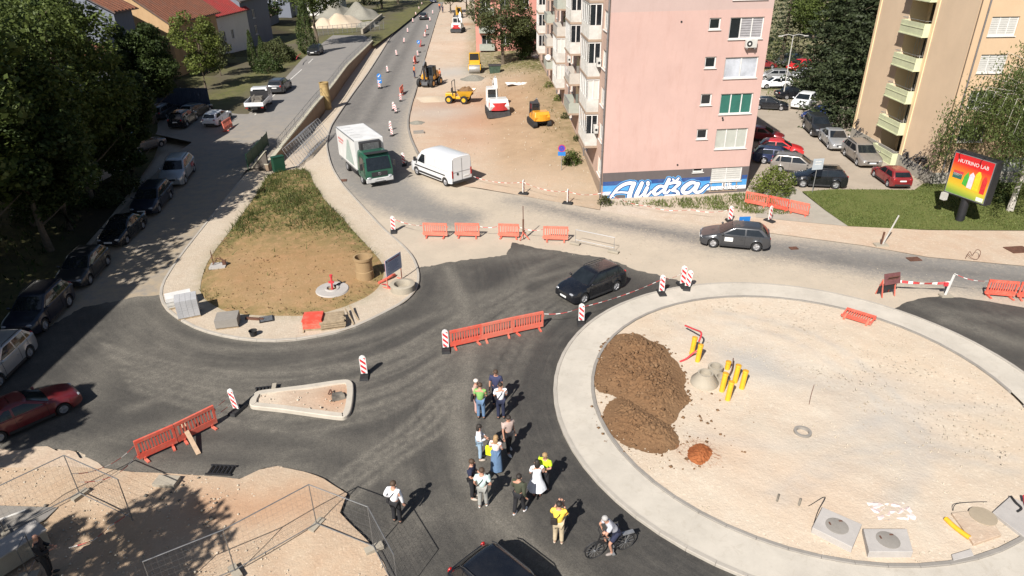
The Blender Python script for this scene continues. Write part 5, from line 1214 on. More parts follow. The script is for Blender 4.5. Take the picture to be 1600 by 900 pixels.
round_heap('sandy gravel heap in the middle of the walled yard', (534, 40), 5.6, 2.6, M_PALEHEAP, 0, 1, True)
round_heap('grey gravel heap at the back left of the yard', (525, 27), 5.5, 3.0, M_GREYHEAP, 0, 1, True); round_heap('grey gravel heap at the back right of the yard', (562, 28), 5.5, 2.8, M_GREYHEAP, 0, 1, True)
round_heap('sandy heap near the corner tree of the yard', (508, 42), 3.4, 2.0, M_PALEHEAP, 0, 1, True); round_heap('small dark gravel heap by the yard gate', (572, 41), 2.6, 1.3, M_GREYHEAP, 0, 1, True)
round_heap('flat olive grey gravel pile near the yellow roller', (741, 124), 1.9, .55, M_GREYHEAP); round_heap('pale sand pile by the pink block bank', (868, 224), 1.7, .55, M_PALEHEAP, .3, .7)
round_heap('pale heap of sand behind the round blue sign', (858, 240), 1.1, .4, M_PALEHEAP, .15); round_heap('low pale mound beside the dumper', (676, 155), 2.4, .35, M_PALEHEAP)
round_heap('small grey gravel pile near the mini excavator bank', (652, 192), .9, .25, M_GREYHEAP)
# ------------------------------------------------------------------ cars
M_RIM = mat('alloy_rim', (.45, .45, .46), .35, .7, .15, 8); M_TYRE = M_BLACK
M_LAMP = mat('headlamp_glass', (.34, .35, .37), .12, .2, .1, 8, spec=.7); M_TAIL = mat('red_tail_lamp', (.32, .012, .012), .2, 0, .2, 8)
M_PLATE = mat('number_plate_white', (.68, .68, .66), .5, 0, .05, 8); M_TRIM = mat('black_plastic_trim', (.022, .022, .024), .6, 0, .2, 10); M_CAVE = mat('dark_underbody', (.01, .01, .01), .9)
SPEC = {   # L W H wheelbase front-overhang wheel-radius cowl roof_front roof_rear rear_base belt hood0
 'hatch': (4.26, 1.79, 1.47, 2.62, .85, .315, 1.08, 1.98, 3.70, 4.19, .98, .66),
 'small': (3.85, 1.68, 1.48, 2.45, .78, .295, .92, 1.72, 3.38, 3.79, .97, .66),
 'suv': (4.52, 1.87, 1.66, 2.68, .90, .36, 1.16, 2.0, 3.98, 4.44, 1.10, .80),
 'wagon': (4.78, 1.83, 1.50, 2.75, .93, .32, 1.18, 2.1, 4.30, 4.71, .98, .66),
 'sedan': (4.58, 1.77, 1.45, 2.65, .90, .31, 1.18, 2.08, 3.20, 3.92, .96, .66),
 'mpv': (4.45, 1.80, 1.64, 2.70, .84, .31, .98, 1.9, 4.02, 4.39, 1.02, .74)}
_CAR = {}
def car_meshes(ty):
    if ty in _CAR: return _CAR[ty]
    L, W, H, wb, fo, wr, cowl, rf, rr, rb, belt, h0 = SPEC[ty]; out = []
    X = lambda s: L / 2 - s; wx = (fo, fo + wb); ra = wr + .055
    def zt(s): return float(np.interp(s, [0, .07, .25, .7, cowl, cowl + .3, rb - .2, rb + .02, L - .03, L], [h0 - .06, h0 + .02, h0 + .09, belt - .10, belt - .02, belt, belt + .03, belt + .02 if ty != 'sedan' else belt + .02, belt - .05 if ty != 'sedan' else belt - .03, belt - .16]))
    def zb(s): return float(np.interp(s, [0, .12, .4, L - .4, L - .1, L], [.36, .25, .20, .20, .28, .40]))
    def wd(s): return W / 2 * (1 - .20 * max(0, (.62 - s) / .62) ** 2.4 - .13 * max(0, (s - L + .5) / .5) ** 2.4)
    ss = sorted({0, .03, .09, .18, .32, .5, .75, cowl, cowl + .4, L / 2, L / 2 + .3, rr, rb, L - .3, L - .12, L - .04, L, *[c + ra * math.cos(t) for c in wx for t in np.linspace(0, math.pi, 13)], *[c + q for c in wx for q in (-ra - .012, ra + .012)]})
    rings = []
    def sect(s):
        w_, t, b = wd(s), zt(s), zb(s); az = 0
        for c in wx:
            if abs(s - c) < ra: az = max(az, wr + math.sqrt(max(0, ra * ra - (s - c) ** 2)) - .005)
        lo = max(b, az)
        fl = .015 if az else 0
        return [(0, b), (w_ - .30, b), (w_ - .29, lo), (w_ - .02 + fl, lo + .0), (w_ + fl, max(lo + .05, b + (t - b) * .42)), (w_ * .992, max(lo + .08, b + (t - b) * .62)), (w_ * .965, t - .07), (w_ * .90, t - .015), (w_ * .74, t + .012), (0, t + .03)]
    for s in ss:
        h = sect(s); rings.append([(X(s), -y, z) for y, z in h] + [(X(s), y, z) for y, z in h[-2:0:-1]])
    body = MB(); body.loft(rings)
    # cabin
    zr = H - .05; bl = belt - .03
    def cab(t):                            # front s, rear s, half width, z at relative height t
        e = t ** .92; bow = .10 * math.sin(math.pi * min(1, t)) 
        return (cowl + .02 + (rf - cowl - .02) * e - bow * .35, rb - (rb - rr) * t ** 1.25, W / 2 * (.945 - .185 * t ** 1.25), bl + (zr - bl) * t)
    def loop(t, inset=0.0, dz=0.0):
        f, r, w_, z = cab(t); f += inset * 1.3; r -= inset * 1.3; w_ -= inset; pts = []
        for y in (-.8, -.4, 0, .4, .8): pts.append((f + .10 * y * y + .0, y * w_))
        pts.append((f + .14, .95 * w_))
        for k in (.12, .35, .6, .85): s = f + (r - f) * k; pts.append((s, w_ * (1 - .05 * (2 * k - 1) ** 2)))
        pts.append((r - .10, .93 * w_))
        for y in (.8, .4, 0, -.4, -.8): pts.append((r - .06 * y * y, y * w_))
        pts.append((r - .10, -.93 * w_))
        for k in (.85, .6, .35, .12): s = f + (r - f) * k; pts.append((s, -w_ * (1 - .05 * (2 * k - 1) ** 2)))
        pts.append((f + .14, -.95 * w_))
        return [(X(s), y, z + dz) for s, y in pts]
    body.loft([loop(0), loop(.3), loop(.6), loop(.85), loop(.96), loop(1, .035, .012), loop(1, .12, .035), loop(1, .35, .052)])
    out.append(('body', body.mesh('body', [M_BLACK], 38), None, True))
    def patch(fn, n, m):
        vs = [fn(i / n, j / m) for i in range(n + 1) for j in range(m + 1)]; fs = []
        for i in range(n):
            for j in range(m): a = i * (m + 1) + j; fs.append((a, a + 1, a + m + 2, a + m + 1))
        return MB().add(vs, fs)
    def front(u, t):
        t = .05 + .88 * t; f, r, w_, z = cab(t); y = (u * 2 - 1) * .84; s = f + .10 * y * y - .018; return (X(s), y * w_, z + .012)
    def rear(u, t):
        t = .22 + .66 * t; f, r, w_, z = cab(t); y = (u * 2 - 1) * .80; s = r - .06 * y * y + .016; return (X(s), y * w_, z + .006)
    out.append(('windscreen', patch(front, 6, 4).mesh('windscreen', M_GLASS, 60), None, False)); out.append(('rear_window', patch(rear, 6, 3).mesh('rear_window', M_GLASS, 60), None, False))
    f0, r0 = cab(0)[:2]; B = cowl + (rb - cowl) * (.53 if ty != 'sedan' else .58)
    parts = [(0.26, None, B - .05), (None, B + .05, None)] if ty in ('hatch', 'small', 'sedan') else [(.26, None, B - .18), (None, B - .08, B + .82), (None, B + .90, None)]
    for sgn in (1, -1):
        for (a, s0, s1) in parts:
            def side(u, t, sgn=sgn, a=a, s0=s0, s1=s1):
                t = .10 + .78 * t; f, r, w_, z = cab(t); lo = f + a if s0 is None else s0; hi = r - .30 if s1 is None else s1; hi = min(hi, r - .26); lo = max(lo, f + .2)
                if hi < lo + .03: hi = lo + .03
                s = lo + (hi - lo) * u; k = (s - f) / (r - f); return (X(s), sgn * (w_ * (1 - .05 * (2 * k - 1) ** 2) + .010), z)
            out.append(('side_window', patch(side, 4, 3).mesh('side_window', M_GLASS, 60), None, False))
    # wheels: tyre with rim as its sub-part
    ty_m = MB(); Mx = Matrix.Rotation(R(90), 3, 'X'); ty_m.lathe([(wr * .62, -.10), (wr * .94, -.105), (wr, -.07), (wr, .07), (wr * .94, .105), (wr * .62, .10), (wr * .60, 0)], 20, (0, 0, 0), Mx); tm = ty_m.mesh('wheel', M_TYRE, 40)
    rm = MB()
    rm.lathe([(.001, .04), (wr * .62, .035), (wr * .66, .09), (wr * .60, .10), (wr * .57, .06), (.05, .055), (.045, .085), (.001, .09)], 18, (0, 0, 0), Mx)
    for k in range(5):
        a = k * 1.2566; d = Vector((math.cos(a), 0, math.sin(a))); rm.bar(d * .03 + Vector((0, -.075, 0)), d * wr * .6 + Vector((0, -.075, 0)), .055, .03)
    rmm = rm.mesh('rim', M_RIM, 40)
    for c in wx:
        for sgn in (1, -1): out.append(('wheel', tm, (X(c), sgn * (W / 2 - .125), wr, math.pi if sgn > 0 else 0), False)); out.append(('rim', rmm, 'sub', False))
    # lamps, grille, plates, mirrors, handles, seams
    for sgn in (1, -1):
        y = sgn * wd(.1) * .74; q = MB(); q.ball((X(.14), y, h0 - .01), (.14, .17, .06), 12, 8); out.append(('headlight', q.mesh('headlight', M_LAMP, 60), None, False))
        q = MB()
        if ty in ('mpv', 'wagon', 'suv'): q.ball((X(L - .055), sgn * wd(L) * .86, belt - .06), (.06, .10, .13), 10, 8)
        else: q.ball((X(L - .05), sgn * wd(L) * .82, belt - .11), (.06, .15, .08), 10, 8)
        out.append(('tail_light', q.mesh('tail_light', M_TAIL, 60), None, False))
        q = MB(); q.ball((X(cowl + .28), sgn * (W / 2 + .06), belt + .06), (.075, .10, .075), 10, 8); q.bar((X(cowl + .27), sgn * (W / 2 - .09), belt + .0), (X(cowl + .27), sgn * (W / 2 + .04), belt + .03), .05); out.append(('door_mirror', q.mesh('door_mirror', [M_BLACK], 60), None, True))
        q = MB()
        for s in (cowl + .30, B, min(B + .95, fo + wb + .12)):
            h = sect(s)[4:8]; pts = [(X(s), sgn * (y + .004), z) for y, z in h]
            if s < fo + wb - ra: pts = [(X(s), sgn * (sect(s)[3][0] + .004), sect(s)[3][1] + .06)] + pts
            for a, b in zip(pts, pts[1:]): q.bar(a, b, .012)
        out.append(('door_seam', q.mesh('door_seam', M_CAVE), None, False))
        q = MB(); q.box((X(fo + wb / 2), sgn * (wd(L / 2) - .004), .285), (wb - 2 * ra - .06, .03, .13)); out.append(('sill_trim', q.mesh('sill_trim', M_TRIM), None, False))
        for s in (B - .2, min(B + .75, rb - .5)):
            q = MB(); y = sect(s)[5][0]; q.bar((X(s) - .09, sgn * (y + .018), sect(s)[5][1] + .05), (X(s) + .09, sgn * (y + .018), sect(s)[5][1] + .05), .03, .03); out.append(('door_handle', q.mesh('door_handle', [M_BLACK]), None, True))
    q = MB(); q.box((X(.0) - .02, 0, h0 - .10), (.07, W * .46, .14)); q.box((X(.03) - .02, 0, .40), (.07, W * .56, .12)); out.append(('grille', q.mesh('grille', M_TRIM), None, False))
    q = MB(); q.box((X(.0) + .018, 0, .50), (.02, .52, .11)); out.append(('number_plate', q.mesh('number_plate', M_PLATE), None, False))
    q = MB(); q.box((X(L) - .012, 0, belt - .22 if ty != 'suv' else belt - .26), (.02, .52, .11)); out.append(('number_plate', q.mesh('number_plate', M_PLATE), None, False))
    q = MB(); q.box((X(L) + .03, 0, .42), (.08, W * .7, .14)); out.append(('rear_bumper_trim', q.mesh('rear_bumper_trim', M_TRIM), None, False))
    if ty in ('suv', 'wagon', 'mpv'):
        for sgn in (1, -1):
            q = MB(); q.tube([(X(rf + .15), sgn * W * .355, zr + .0), (X(rf + .3), sgn * W * .358, zr + .075), (X(rr - .2), sgn * W * .358, zr + .075), (X(rr), sgn * W * .355, zr)], .02, 6); out.append(('roof_rail', q.mesh('roof_rail', M_TRIM, 40), None, False))
    _CAR[ty] = out; return out
def make_car(ty, label, paint, loc, rz, group=None, scale=1.0, name='parked_car', cat='car', tilt=0.0):
    t = thing(name, label, cat, loc, rz, group); t.scale = (scale,) * 3; t.rotation_euler = (0, tilt, rz); last = None
    for (nm, me, pl, pnt) in car_meshes(ty):
        o = obj(nm, me, last if pl == 'sub' else t)
        if isinstance(pl, tuple): o.location = pl[:3]; o.rotation_euler = (0, 0, pl[3]); last = o
        if pnt: o.material_slots[0].link = 'OBJECT'; o.material_slots[0].material = paint
    return t
C_BLACK = car_paint('black_car_paint', (.006, .007, .010), 0, .2); C_GREYD = car_paint('dark_grey_car_paint', (.045, .047, .052), .3); C_GREY = car_paint('grey_car_paint', (.15, .15, .15), .4); C_SILV = car_paint('silver_car_paint', (.40, .41, .42), .5)
C_WHITE = car_paint('white_car_paint', (.72, .73, .74)); C_RED = car_paint('red_car_paint', (.50, .018, .02)); C_DRED = car_paint('dark_red_car_paint', (.22, .016, .02), .2); C_BLUE = car_paint('navy_car_paint', (.012, .022, .07), .2); C_TAUPE = car_paint('taupe_car_paint', (.23, .21, .19), .3); C_DBLUE = car_paint('deep_blue_car_paint', (.02, .04, .16), .2); C_NBLK = car_paint('shade_darkened_navy_car_paint', (.006, .009, .022), .1); C_CHAR = car_paint('charcoal_car_paint', (.03, .032, .036), .4)  # C_NBLK is navy darkened to deepen the shade on the parked row
def car(ty, label, paint, fpx, rpx, shift=0.0, group=None, gs=False, name='parked_car', z=None, fit=True):
    g = GS if gs else G
    f, r = g(*fpx), g(*rpx); d = f - r; Lm = math.hypot(d.x, d.y); a = math.atan2(d.y, d.x); c = (f + r) / 2
    if shift:
        n_ = Vector((-math.sin(a), math.cos(a), 0)); n_ = n_ if n_.y > 0 else -n_; c = c + n_ * shift
    s = min(1.04, max(.9, Lm / SPEC[ty][0])) if fit else 1.0
    zz = (zs(c.y) if gs else 0.0) if z is None else z
    tilt = 0.0
    if gs: dz = zs(f.y) - zs(r.y); tilt = -math.atan2(dz, max(1, Lm))
    return make_car(ty, label, paint, (c.x, c.y, zz), a, group, s, name, 'car', tilt)
g1 = 'cars parked in the shade along the upper street'
car('hatch', 'white hatchback parked nose in beside the red barrier piece', C_WHITE, (352, 184), (331, 198), gs=True)
car('wagon', 'dark estate car parked ahead of the white flatbed truck', C_GREYD, (449, 133), (427, 151), gs=True)
car('hatch', 'dark hatchback parked by the tall thuja, facing the viewer', C_CHAR, (484, 90), (502, 80), gs=True)
sv = car('suv', 'silver white SUV with small red and blue side stripes, half in sun', C_SILV, (266, 298), (293, 261), gs=True)
q = MB()
for i, sx in enumerate((-1.45, -1.2, -.95)): q.add([(sx, .944, .62), (sx + .16, .944, .62), (sx + .34, .935, .98), (sx + .18, .935, .98)], [(0, 1, 2, 3)])
q.build('side_stripe', mat('red_stripe_film', (.5, .03, .05), .4), sv)
car('wagon', 'dark navy car parked directly behind the silver white SUV', C_NBLK, (222, 343), (257, 303), gs=True)
car('sedan', 'black car in shade, second behind the silver white SUV', C_BLACK, (172, 390), (216, 350), gs=True)
car('hatch', 'dark green grey car in deep shade, third behind the silver white SUV', C_CHAR, (110, 456), (156, 408), gs=True)
car('suv', 'dark navy car in deep shade just ahead of the silver grey one', C_NBLK, (32, 532), (98, 468), gs=True)
car('suv', 'silver grey SUV at the picture edge above the red car', C_SILV, (-42, 622), (38, 546), gs=True)
car('sedan', 'dark red car at the picture edge with its nose by the shadow line', car_paint('shade_darkened_red_car_paint', (.13, .01, .013), .2), (108, 630), (-30, 690))  # red paint darkened so the car looks shaded
car('suv', 'black car parked in shade beside the white hatchback', C_BLACK, (301, 184), (276, 203), gs=True)
car('wagon', 'dark grey car in shade against the blue hoarding', C_GREYD, (272, 172), (244, 189), gs=True)
car('hatch', 'black hatchback in shade under the hoarding end', C_CHAR, (318, 175), (300, 183), gs=True)
car('small', 'pale grey car roof under the trees at the street bend', C_GREY, (245, 228), (216, 238), gs=True)
car('small', 'second pale grey car under the trees, next to the garage', C_GREY, (198, 218), (176, 230), gs=True)
car('small', 'white car parked in the far yard beside the workshop', C_WHITE, (437, 24), (449, 16), gs=True)
car('hatch', 'dark car driving away on the far main road', C_CHAR, (664, 26), (660, 34), name='car')
car('mpv', 'small dark blue van far away at the top of the road', C_BLUE, (679, 6), (674, 1.5), name='car')
car('mpv', 'dark purple blue car at the far end of the dug up strip', C_BLUE, (713, 4.6), (714, .5), name='car')
gf = car('hatch', 'dark grey hatchback with a white square on its door driving past the lettered wall', C_GREYD, (1097, 386), (1196, 395), .9, name='car', fit=False)
q = MB(); q.add([(.12, .902, .55), (.62, .902, .55), (.62, .899, .82), (.12, .899, .82)], [(0, 1, 2, 3)]); q.build('door_sticker', M_PLATE, gf)
car('suv', 'shiny black SUV turning across the fresh asphalt', C_BLACK, (898, 483), (981, 450), .92, name='car')
a1, a2 = G(725, 847, 1.3), G(785, 897, 1.3); hd = math.atan2(a2.y - a1.y, a2.x - a1.x); fr = G(741, 860, 1.6)
make_car('suv', 'black SUV cut off by the bottom edge of the picture', C_BLACK, (fr.x + math.cos(hd) * 1.75, fr.y + math.sin(hd) * 1.75, .012), hd, None, .96, 'car')
g2 = 'cars in the car park'
car('suv', 'black SUV broadside at the car park entrance by the lawn', C_BLACK, (1238, 293), (1322, 297), .9)
car('hatch', 'dark red hatchback parked with its tail to the lawn', C_DRED, (1373, 272), (1408, 297))
car('wagon', 'taupe car parked along the beige block, next to the dark red hatchback', C_TAUPE, (1362, 265), (1327, 238))
car('sedan', 'silver car with bright chrome front, second along the beige block', C_SILV, (1316, 241), (1289, 214))
car('suv', 'dark brown car, third along the beige block', C_CHAR, (1286, 217), (1266, 198))
car('suv', 'black car in the spruce shade, last along the beige block', C_BLACK, (1310, 192), (1290, 178))
car('hatch', 'blue car half hidden under the spruce', C_DBLUE, (1268, 187), (1290, 184))
car('hatch', 'dark maroon car in the shade of the pink block', C_DRED, (1212, 221), (1170, 217))
car('hatch', 'bright red hatchback parked square to the pink block', C_RED, (1243, 242), (1194, 239))
car('wagon', 'dark navy car between the bright red and the brown grey one', C_BLUE, (1240, 256), (1190, 252))
car('mpv', 'brown grey car nearest to the rounded bush', C_TAUPE, (1271, 271), (1214, 265))
car('hatch', 'black hatchback beside the far corner of the pink block', C_BLACK, (1223, 171), (1182, 169))
car('sedan', 'large black saloon in the grassy part of the car park', C_BLACK, (1265, 152), (1212, 154))
car('hatch', 'white hatchback with its nose on the grass under the spruce', C_WHITE, (1240, 176), (1268, 158))
car('wagon', 'white estate car in the middle of the grassy car park', C_WHITE, (1190, 137), (1228, 136))
car('wagon', 'silver white estate car behind the white one', C_SILV, (1190, 124), (1224, 124))
car('small', 'silver small car facing the lamp post', C_SILV, (1236, 122), (1272, 121))
car('small', 'red small car under the green tree', C_RED, (1233, 111), (1262, 107))
car('hatch', 'grey car at the back of the grassy car park', C_GREY, (1213, 105), (1246, 98))
car('hatch', 'maroon car showing past the edge of the pink block', C_DRED, (1203, 106), (1180, 106))

# ------------------------------------------------------------------ white panel van
def van():
    f, r = G(658, 266), G(721, 290.5); d = f - r; a = math.atan2(d.y, d.x); c = (f + r) / 2
    t = thing('panel_van', 'white high roofed panel van on the dusty road', 'van', c, a); L, W, H = 5.9, 2.05, 2.5; wx = (.95, 4.95); wr = .345; ra = .42; X = lambda s: L / 2 - s
    def zt(s): return float(np.interp(s, [0, .05, .2, .75, .95, 1.75, 2.2, L - .05, L], [.95, 1.02, 1.10, 1.34, 1.50, 2.28, H - .04, H, H - .05]))
    def zb(s): return float(np.interp(s, [0, .3, L - .3, L], [.36, .30, .34, .42]))
    def wd(s): return W / 2 * (1 - .17 * max(0, (.7 - s) / .7) ** 2.2 - .02 * max(0, (s - L + .1) / .1))
    ss = sorted({0, .04, .12, .25, .45, .75, .95, 1.2, 1.5, 1.75, 2.0, 2.2, 2.6, 3.5, 4.2, L - .12, L - .04, L, *[c_ + ra * math.cos(q) for c_ in wx for q in np.linspace(0, math.pi, 13)], *[c_ + e for c_ in wx for e in (-ra - .012, ra + .012)]})
    def sect(s):
        w_, T, b = wd(s), zt(s), zb(s); az = 0
        for c_ in wx:
            if abs(s - c_) < ra: az = wr + math.sqrt(max(0, ra * ra - (s - c_) ** 2))
        lo = max(b, az); k = min(1, max(0, (T - 1.3) / 1.0)); wt = w_ * (1 - .10 * k)
        return [(0, b), (w_ - .34, b), (w_ - .33, lo), (w_ - .015, lo), (w_, max(lo + .05, .75)), (w_ * .995, min(T - .12, 1.25)), (wt, T - .16), (wt * .94, T - .05), (wt * .82, T), (0, T + .03)]
    q = MB(); q.loft([[(X(s), -y, z) for y, z in sect(s)] + [(X(s), y, z) for y, z in sect(s)[-2:0:-1]] for s in ss]); q.build('body', car_paint('van_white_paint', (.60, .605, .61)), t, 35)
    q = MB()
    for u in np.linspace(-.8, .8, 7):
        pass
    vs = []; 
    for s in (.98, 1.25, 1.5, 1.74):
        for u in np.linspace(-.84, .84, 7): vs.append((X(s) + .015, u * wd(s) * (.96 - .06 * (s - 1)), zt(s) + .02 - .01 * abs(u)))
    q.add(vs, [(i * 7 + j, i * 7 + j + 1, i * 7 + j + 8, i * 7 + j + 7) for i in range(3) for j in range(6)]); q.build('windscreen', M_GLASS, t, 60)
    for sg in (1, -1):
        q = MB(); q.add([(X(1.25), sg * (W / 2 + .008), 1.3), (X(2.25), sg * (W / 2 + .008), 1.28), (X(2.25), sg * (W / 2 - .055), 2.0), (X(1.85), sg * (W / 2 - .055), 2.02)], [(0, 1, 2, 3)]); q.build('side_window', M_GLASS, t)
        q = MB(); q.box((X(1.15), sg * (W / 2 + .2), 1.5), (.14, .22, .36)); q.bar((X(1.2), sg * (W / 2 - .05), 1.42), (X(1.2), sg * (W / 2 + .15), 1.42), .06); q.build('door_mirror', M_TRIM, t, bevel=.03)
        q = MB(); q.box((X(2.95), sg * (W / 2 - .004), .48), (3.1, .03, .16)); q.build('sill_trim', M_TRIM, t)
        q = MB(); q.box((X(2.9), sg * (W / 2 + .004), .92), (4.2, .02, .10)); q.build('rub_strip', M_TRIM, t)
        q = MB(); q.box((X(L) - .0, sg * (W / 2 - .10), 1.15), (.05, .13, .58)); q.build('tail_light', M_TAIL, t)
        q = MB(); q.ball((X(.2), sg * .74, .95), (.16, .18, .16), 10, 8); q.build('headlight', M_LAMP, t, 60)
        q = MB()
        for s in (1.25, 2.4, 3.7): q.bar((X(s), sg * (W / 2 + .006), .6), (X(s), sg * (W / 2 - .04), 2.05), .014)
        q.bar((X(2.4), sg * (W / 2 + .004), 1.32), (X(5.5), sg * (W / 2 + .004), 1.32), .012); q.build('door_seam', mat('grey_seam', (.2, .2, .2)), t)
    q = MB(); q.bar((X(L) - .014, 0, .55), (X(L) - .014, 0, 2.35), .02); 
    for y in (-.9, .9): q.bar((X(L) - .014, y, .6), (X(L) - .014, y, 2.3), .014)
    q.bar((X(L) - .014, -.9, 1.28), (X(L) - .014, .9, 1.28), .014); q.build('rear_door_seam', _MC['grey_seam'], t)
    q = MB(); q.box((X(L) - .02, 0, .48), (.1, 1.9, .2)); q.build('rear_bumper', M_TRIM, t, bevel=.02)
    q = MB(); q.box((X(L) - .025, .42, 1.12), (.02, .16, .16)); q.build('door_handle', M_TRIM, t)
    q = MB(); q.box((X(L) - .02, -.45, .86), (.02, .5, .11)); q.build('number_plate', M_PLATE, t)
    q = MB(); q.box((X(0) - .0, 0, .62), (.1, 1.5, .3)); q.build('front_bumper', M_TRIM, t)
    tw = [x for x in car_meshes('hatch') if x[0] in ('wheel', 'rim')]
    for c_ in wx:
        for sg in (1, -1):
            w_ = obj('wheel', tw[0][1], t); w_.location = (X(c_), sg * (W / 2 - .13), wr); w_.rotation_euler = (0, 0, math.pi if sg > 0 else 0); w_.scale = (1.1, 1.0, 1.1); obj('rim', tw[1][1], w_)
    return t
van()

# ------------------------------------------------------------------ refrigerated truck, dark green cab
def truck():
    f, r = G(567.5, 287.5), G(545, 267); d = f - r; a = math.atan2(d.y, d.x); W = 2.3
    n_ = Vector((-math.sin(a), math.cos(a), 0)); n_ = n_ if n_.y > 0 else -n_
    n_ = n_ if n_.x > 0 else n_
    t = thing('refrigerated_truck', 'box truck with white refrigerated body and dark green cab on the main road', 'truck'); fc = f + n_ * 1.05
    t.location = (fc.x, fc.y, 0); t.rotation_euler = (0, 0, a)       # origin on the front axle
    M_CAB = car_paint('dark_green_cab_paint', (.012, .075, .045)); M_BOX = mat('white_box_panel', (.58, .58, .57), .5, 0, .1, 1.2, dirt=((.36, .34, .30), .5))
    q = MB(); xs = [(1.22, .62, 1.0), (1.30, .9, 1.02), (1.28, 1.35, 1.03), (1.10, 1.9, 1.0), (.95, 2.45, .96), (.80, 2.62, .9), (.55, 2.68, .8)]
    ring = lambda x, z, w_: [(x, -1.1 * w_, z), (x - .02 + .06, -.9 * w_, z), (x + .05, 0, z), (x + .04, .9 * w_, z), (x, 1.1 * w_, z), (-.62, 1.12 * w_, z), (-.62, -1.12 * w_, z)]
    q.loft([ring(*k) for k in xs]); q.build('cab', M_CAB, t, 35)
    q = MB(); q.loft([[(1.34 , -.98, 1.42), (1.34, .98, 1.42), (1.02, .9, 2.36), (1.02, -.9, 2.36)], [(1.355, -.98, 1.42), (1.355, .98, 1.42), (1.06, .9, 2.36), (1.06, -.9, 2.36)]]); q.build('windscreen', M_GLASS, t)
    for sg in (1, -1):
        q = MB(); q.add([(1.05, sg * 1.15, 1.42), (-.1, sg * 1.15, 1.42), (-.1, sg * 1.09, 2.3), (.82, sg * 1.09, 2.3)], [(0, 1, 2, 3)]); q.build('side_window', M_GLASS, t)
        q = MB(); q.box((1.15, sg * 1.36, 1.75), (.12, .22, .5)); q.bar((1.1, sg * 1.05, 2.05), (1.15, sg * 1.34, 2.0), .04); q.build('door_mirror', M_TRIM, t, bevel=.03)
        q = MB(); q.ball((1.32, sg * .86, .78), (.10, .19, .13), 10, 8); q.build('headlight', M_LAMP, t, 60)
        q = MB(); q.bar((-.12, sg * 1.155, .9), (-.12, sg * 1.10, 2.4), .02); q.bar((1.1, sg * 1.15, .9), (1.02, sg * 1.12, 1.9), .02); q.build('door_seam', M_CAVE, t)
    q = MB(); q.box((1.28, 0, .58), (.22, 2.22, .34)); q.build('front_bumper', mat('pale_grey_bumper', (.45, .45, .44), .5), t, bevel=.04)
    q = MB(); q.box((1.395, 0, .44), (.02, .9, .1)); q.build('lower_grille', M_TRIM, t)
    q = MB(); q.box((1.35, 0, 1.08), (.04, 1.3, .34)); q.build('grille', M_TRIM, t); q = MB(); q.box((1.38, 0, .66), (.02, .52, .11)); q.build('number_plate', M_PLATE, t)
    q = MB(); q.tube([(1.385, .11 * math.cos(k), 1.09 + .11 * math.sin(k)) for k in np.linspace(0, 6.283, 17)[:-1]], .012, 5, True)
    for k in (90, 210, 330): q.bar((1.385, 0, 1.09), (1.385, .11 * math.cos(R(k)), 1.09 + .11 * math.sin(R(k))), .018)
    q.build('star_emblem', M_STEEL, t)
    q = MB(); q.box((.95, 0, 2.72), (.5, 1.9, .06)); q.build('sun_visor', M_TRIM, t)
    bx0, bx1 = -.72, -5.9; q = MB(); q.box(((bx0 + bx1) / 2, 0, 2.2), (bx0 - bx1, 2.44, 2.45)); q.build('cargo_box', M_BOX, t, bevel=.03)
    for y in (-1.2, 1.2):
        q = MB(); q.box(((bx0 + bx1) / 2, y * 1.008, .98), (bx0 - bx1, .05, .12)); q.build('lower_rail', M_STEEL, t)
        q = MB(); q.box(((bx0 + bx1) / 2, y * 1.008, 3.39), (bx0 - bx1, .05, .08)); q.build('upper_rail', M_STEEL, t)
    q = MB()
    for x in np.linspace(bx1 + .8, bx0 - .8, 5): q.bar((x, -1.0, 3.432), (x + .05, -.2, 3.432), .03, .012)
    q.build('roof_seam', M_STEEL, t)
    q = MB(); q.box((-.46, 0, 2.95), (.5, 1.75, .72)); q.build('cooling_unit', M_TRIM, t, bevel=.05)
    q = MB()
    for k in range(6): q.box((-.20, 0, 2.72 + k * .09), (.03, 1.3, .03))
    q.build('cooling_grille', M_STEEL, t)
    Fr = Face((bx1, -1.222, 0), (1, 0, 0), (0, -1, 0))               # faded print on the box side
    P_R, P_G = mat('faded_red_print', (.50, .17, .16), .6), mat('faded_green_print', (.30, .36, .33), .6)
    q = MB()
    for (u0, u1, z0, z1) in ((.4, 2.0, 2.55, 2.72), (.5, 1.7, 2.3, 2.42)): Fr.quad(q, u0, u1, z0, z1, .006)
    q.build('side_print', P_R, t)
    q = MB(); q.add([Fr.p(2.2, 1.2, .006), Fr.p(4.6, 1.2, .006), Fr.p(3.6, 3.1, .006), Fr.p(3.2, 3.1, .006)], [(0, 1, 2, 3)]); q.build('side_print', P_G, t)
    q = MB(); q.box((-2.8, 0, .72), (6.0, .8, .26)); q.build('chassis', M_CAVE, t)
    q = MB(); q.box((-2.2, -.95, .62), (1.3, .35, .4)); q.box((-2.2, .95, .62), (1.3, .35, .4)); q.build('side_guard', M_TRIM, t)
    tw = [x for x in car_meshes('hatch') if x[0] in ('wheel', 'rim')]
    for x in (0, -4.1):
        for sg in (1, -1): w_ = obj('wheel', tw[0][1], t); w_.location = (x, sg * .98, .43); w_.rotation_euler = (0, 0, math.pi if sg > 0 else 0); w_.scale = (1.37, 1.3, 1.37); obj('rim', tw[1][1], w_)
    q = MB(); q.box((-5.85, 0, .6), (.1, 2.2, .14)); q.build('rear_bar', M_STEEL, t)
truck()
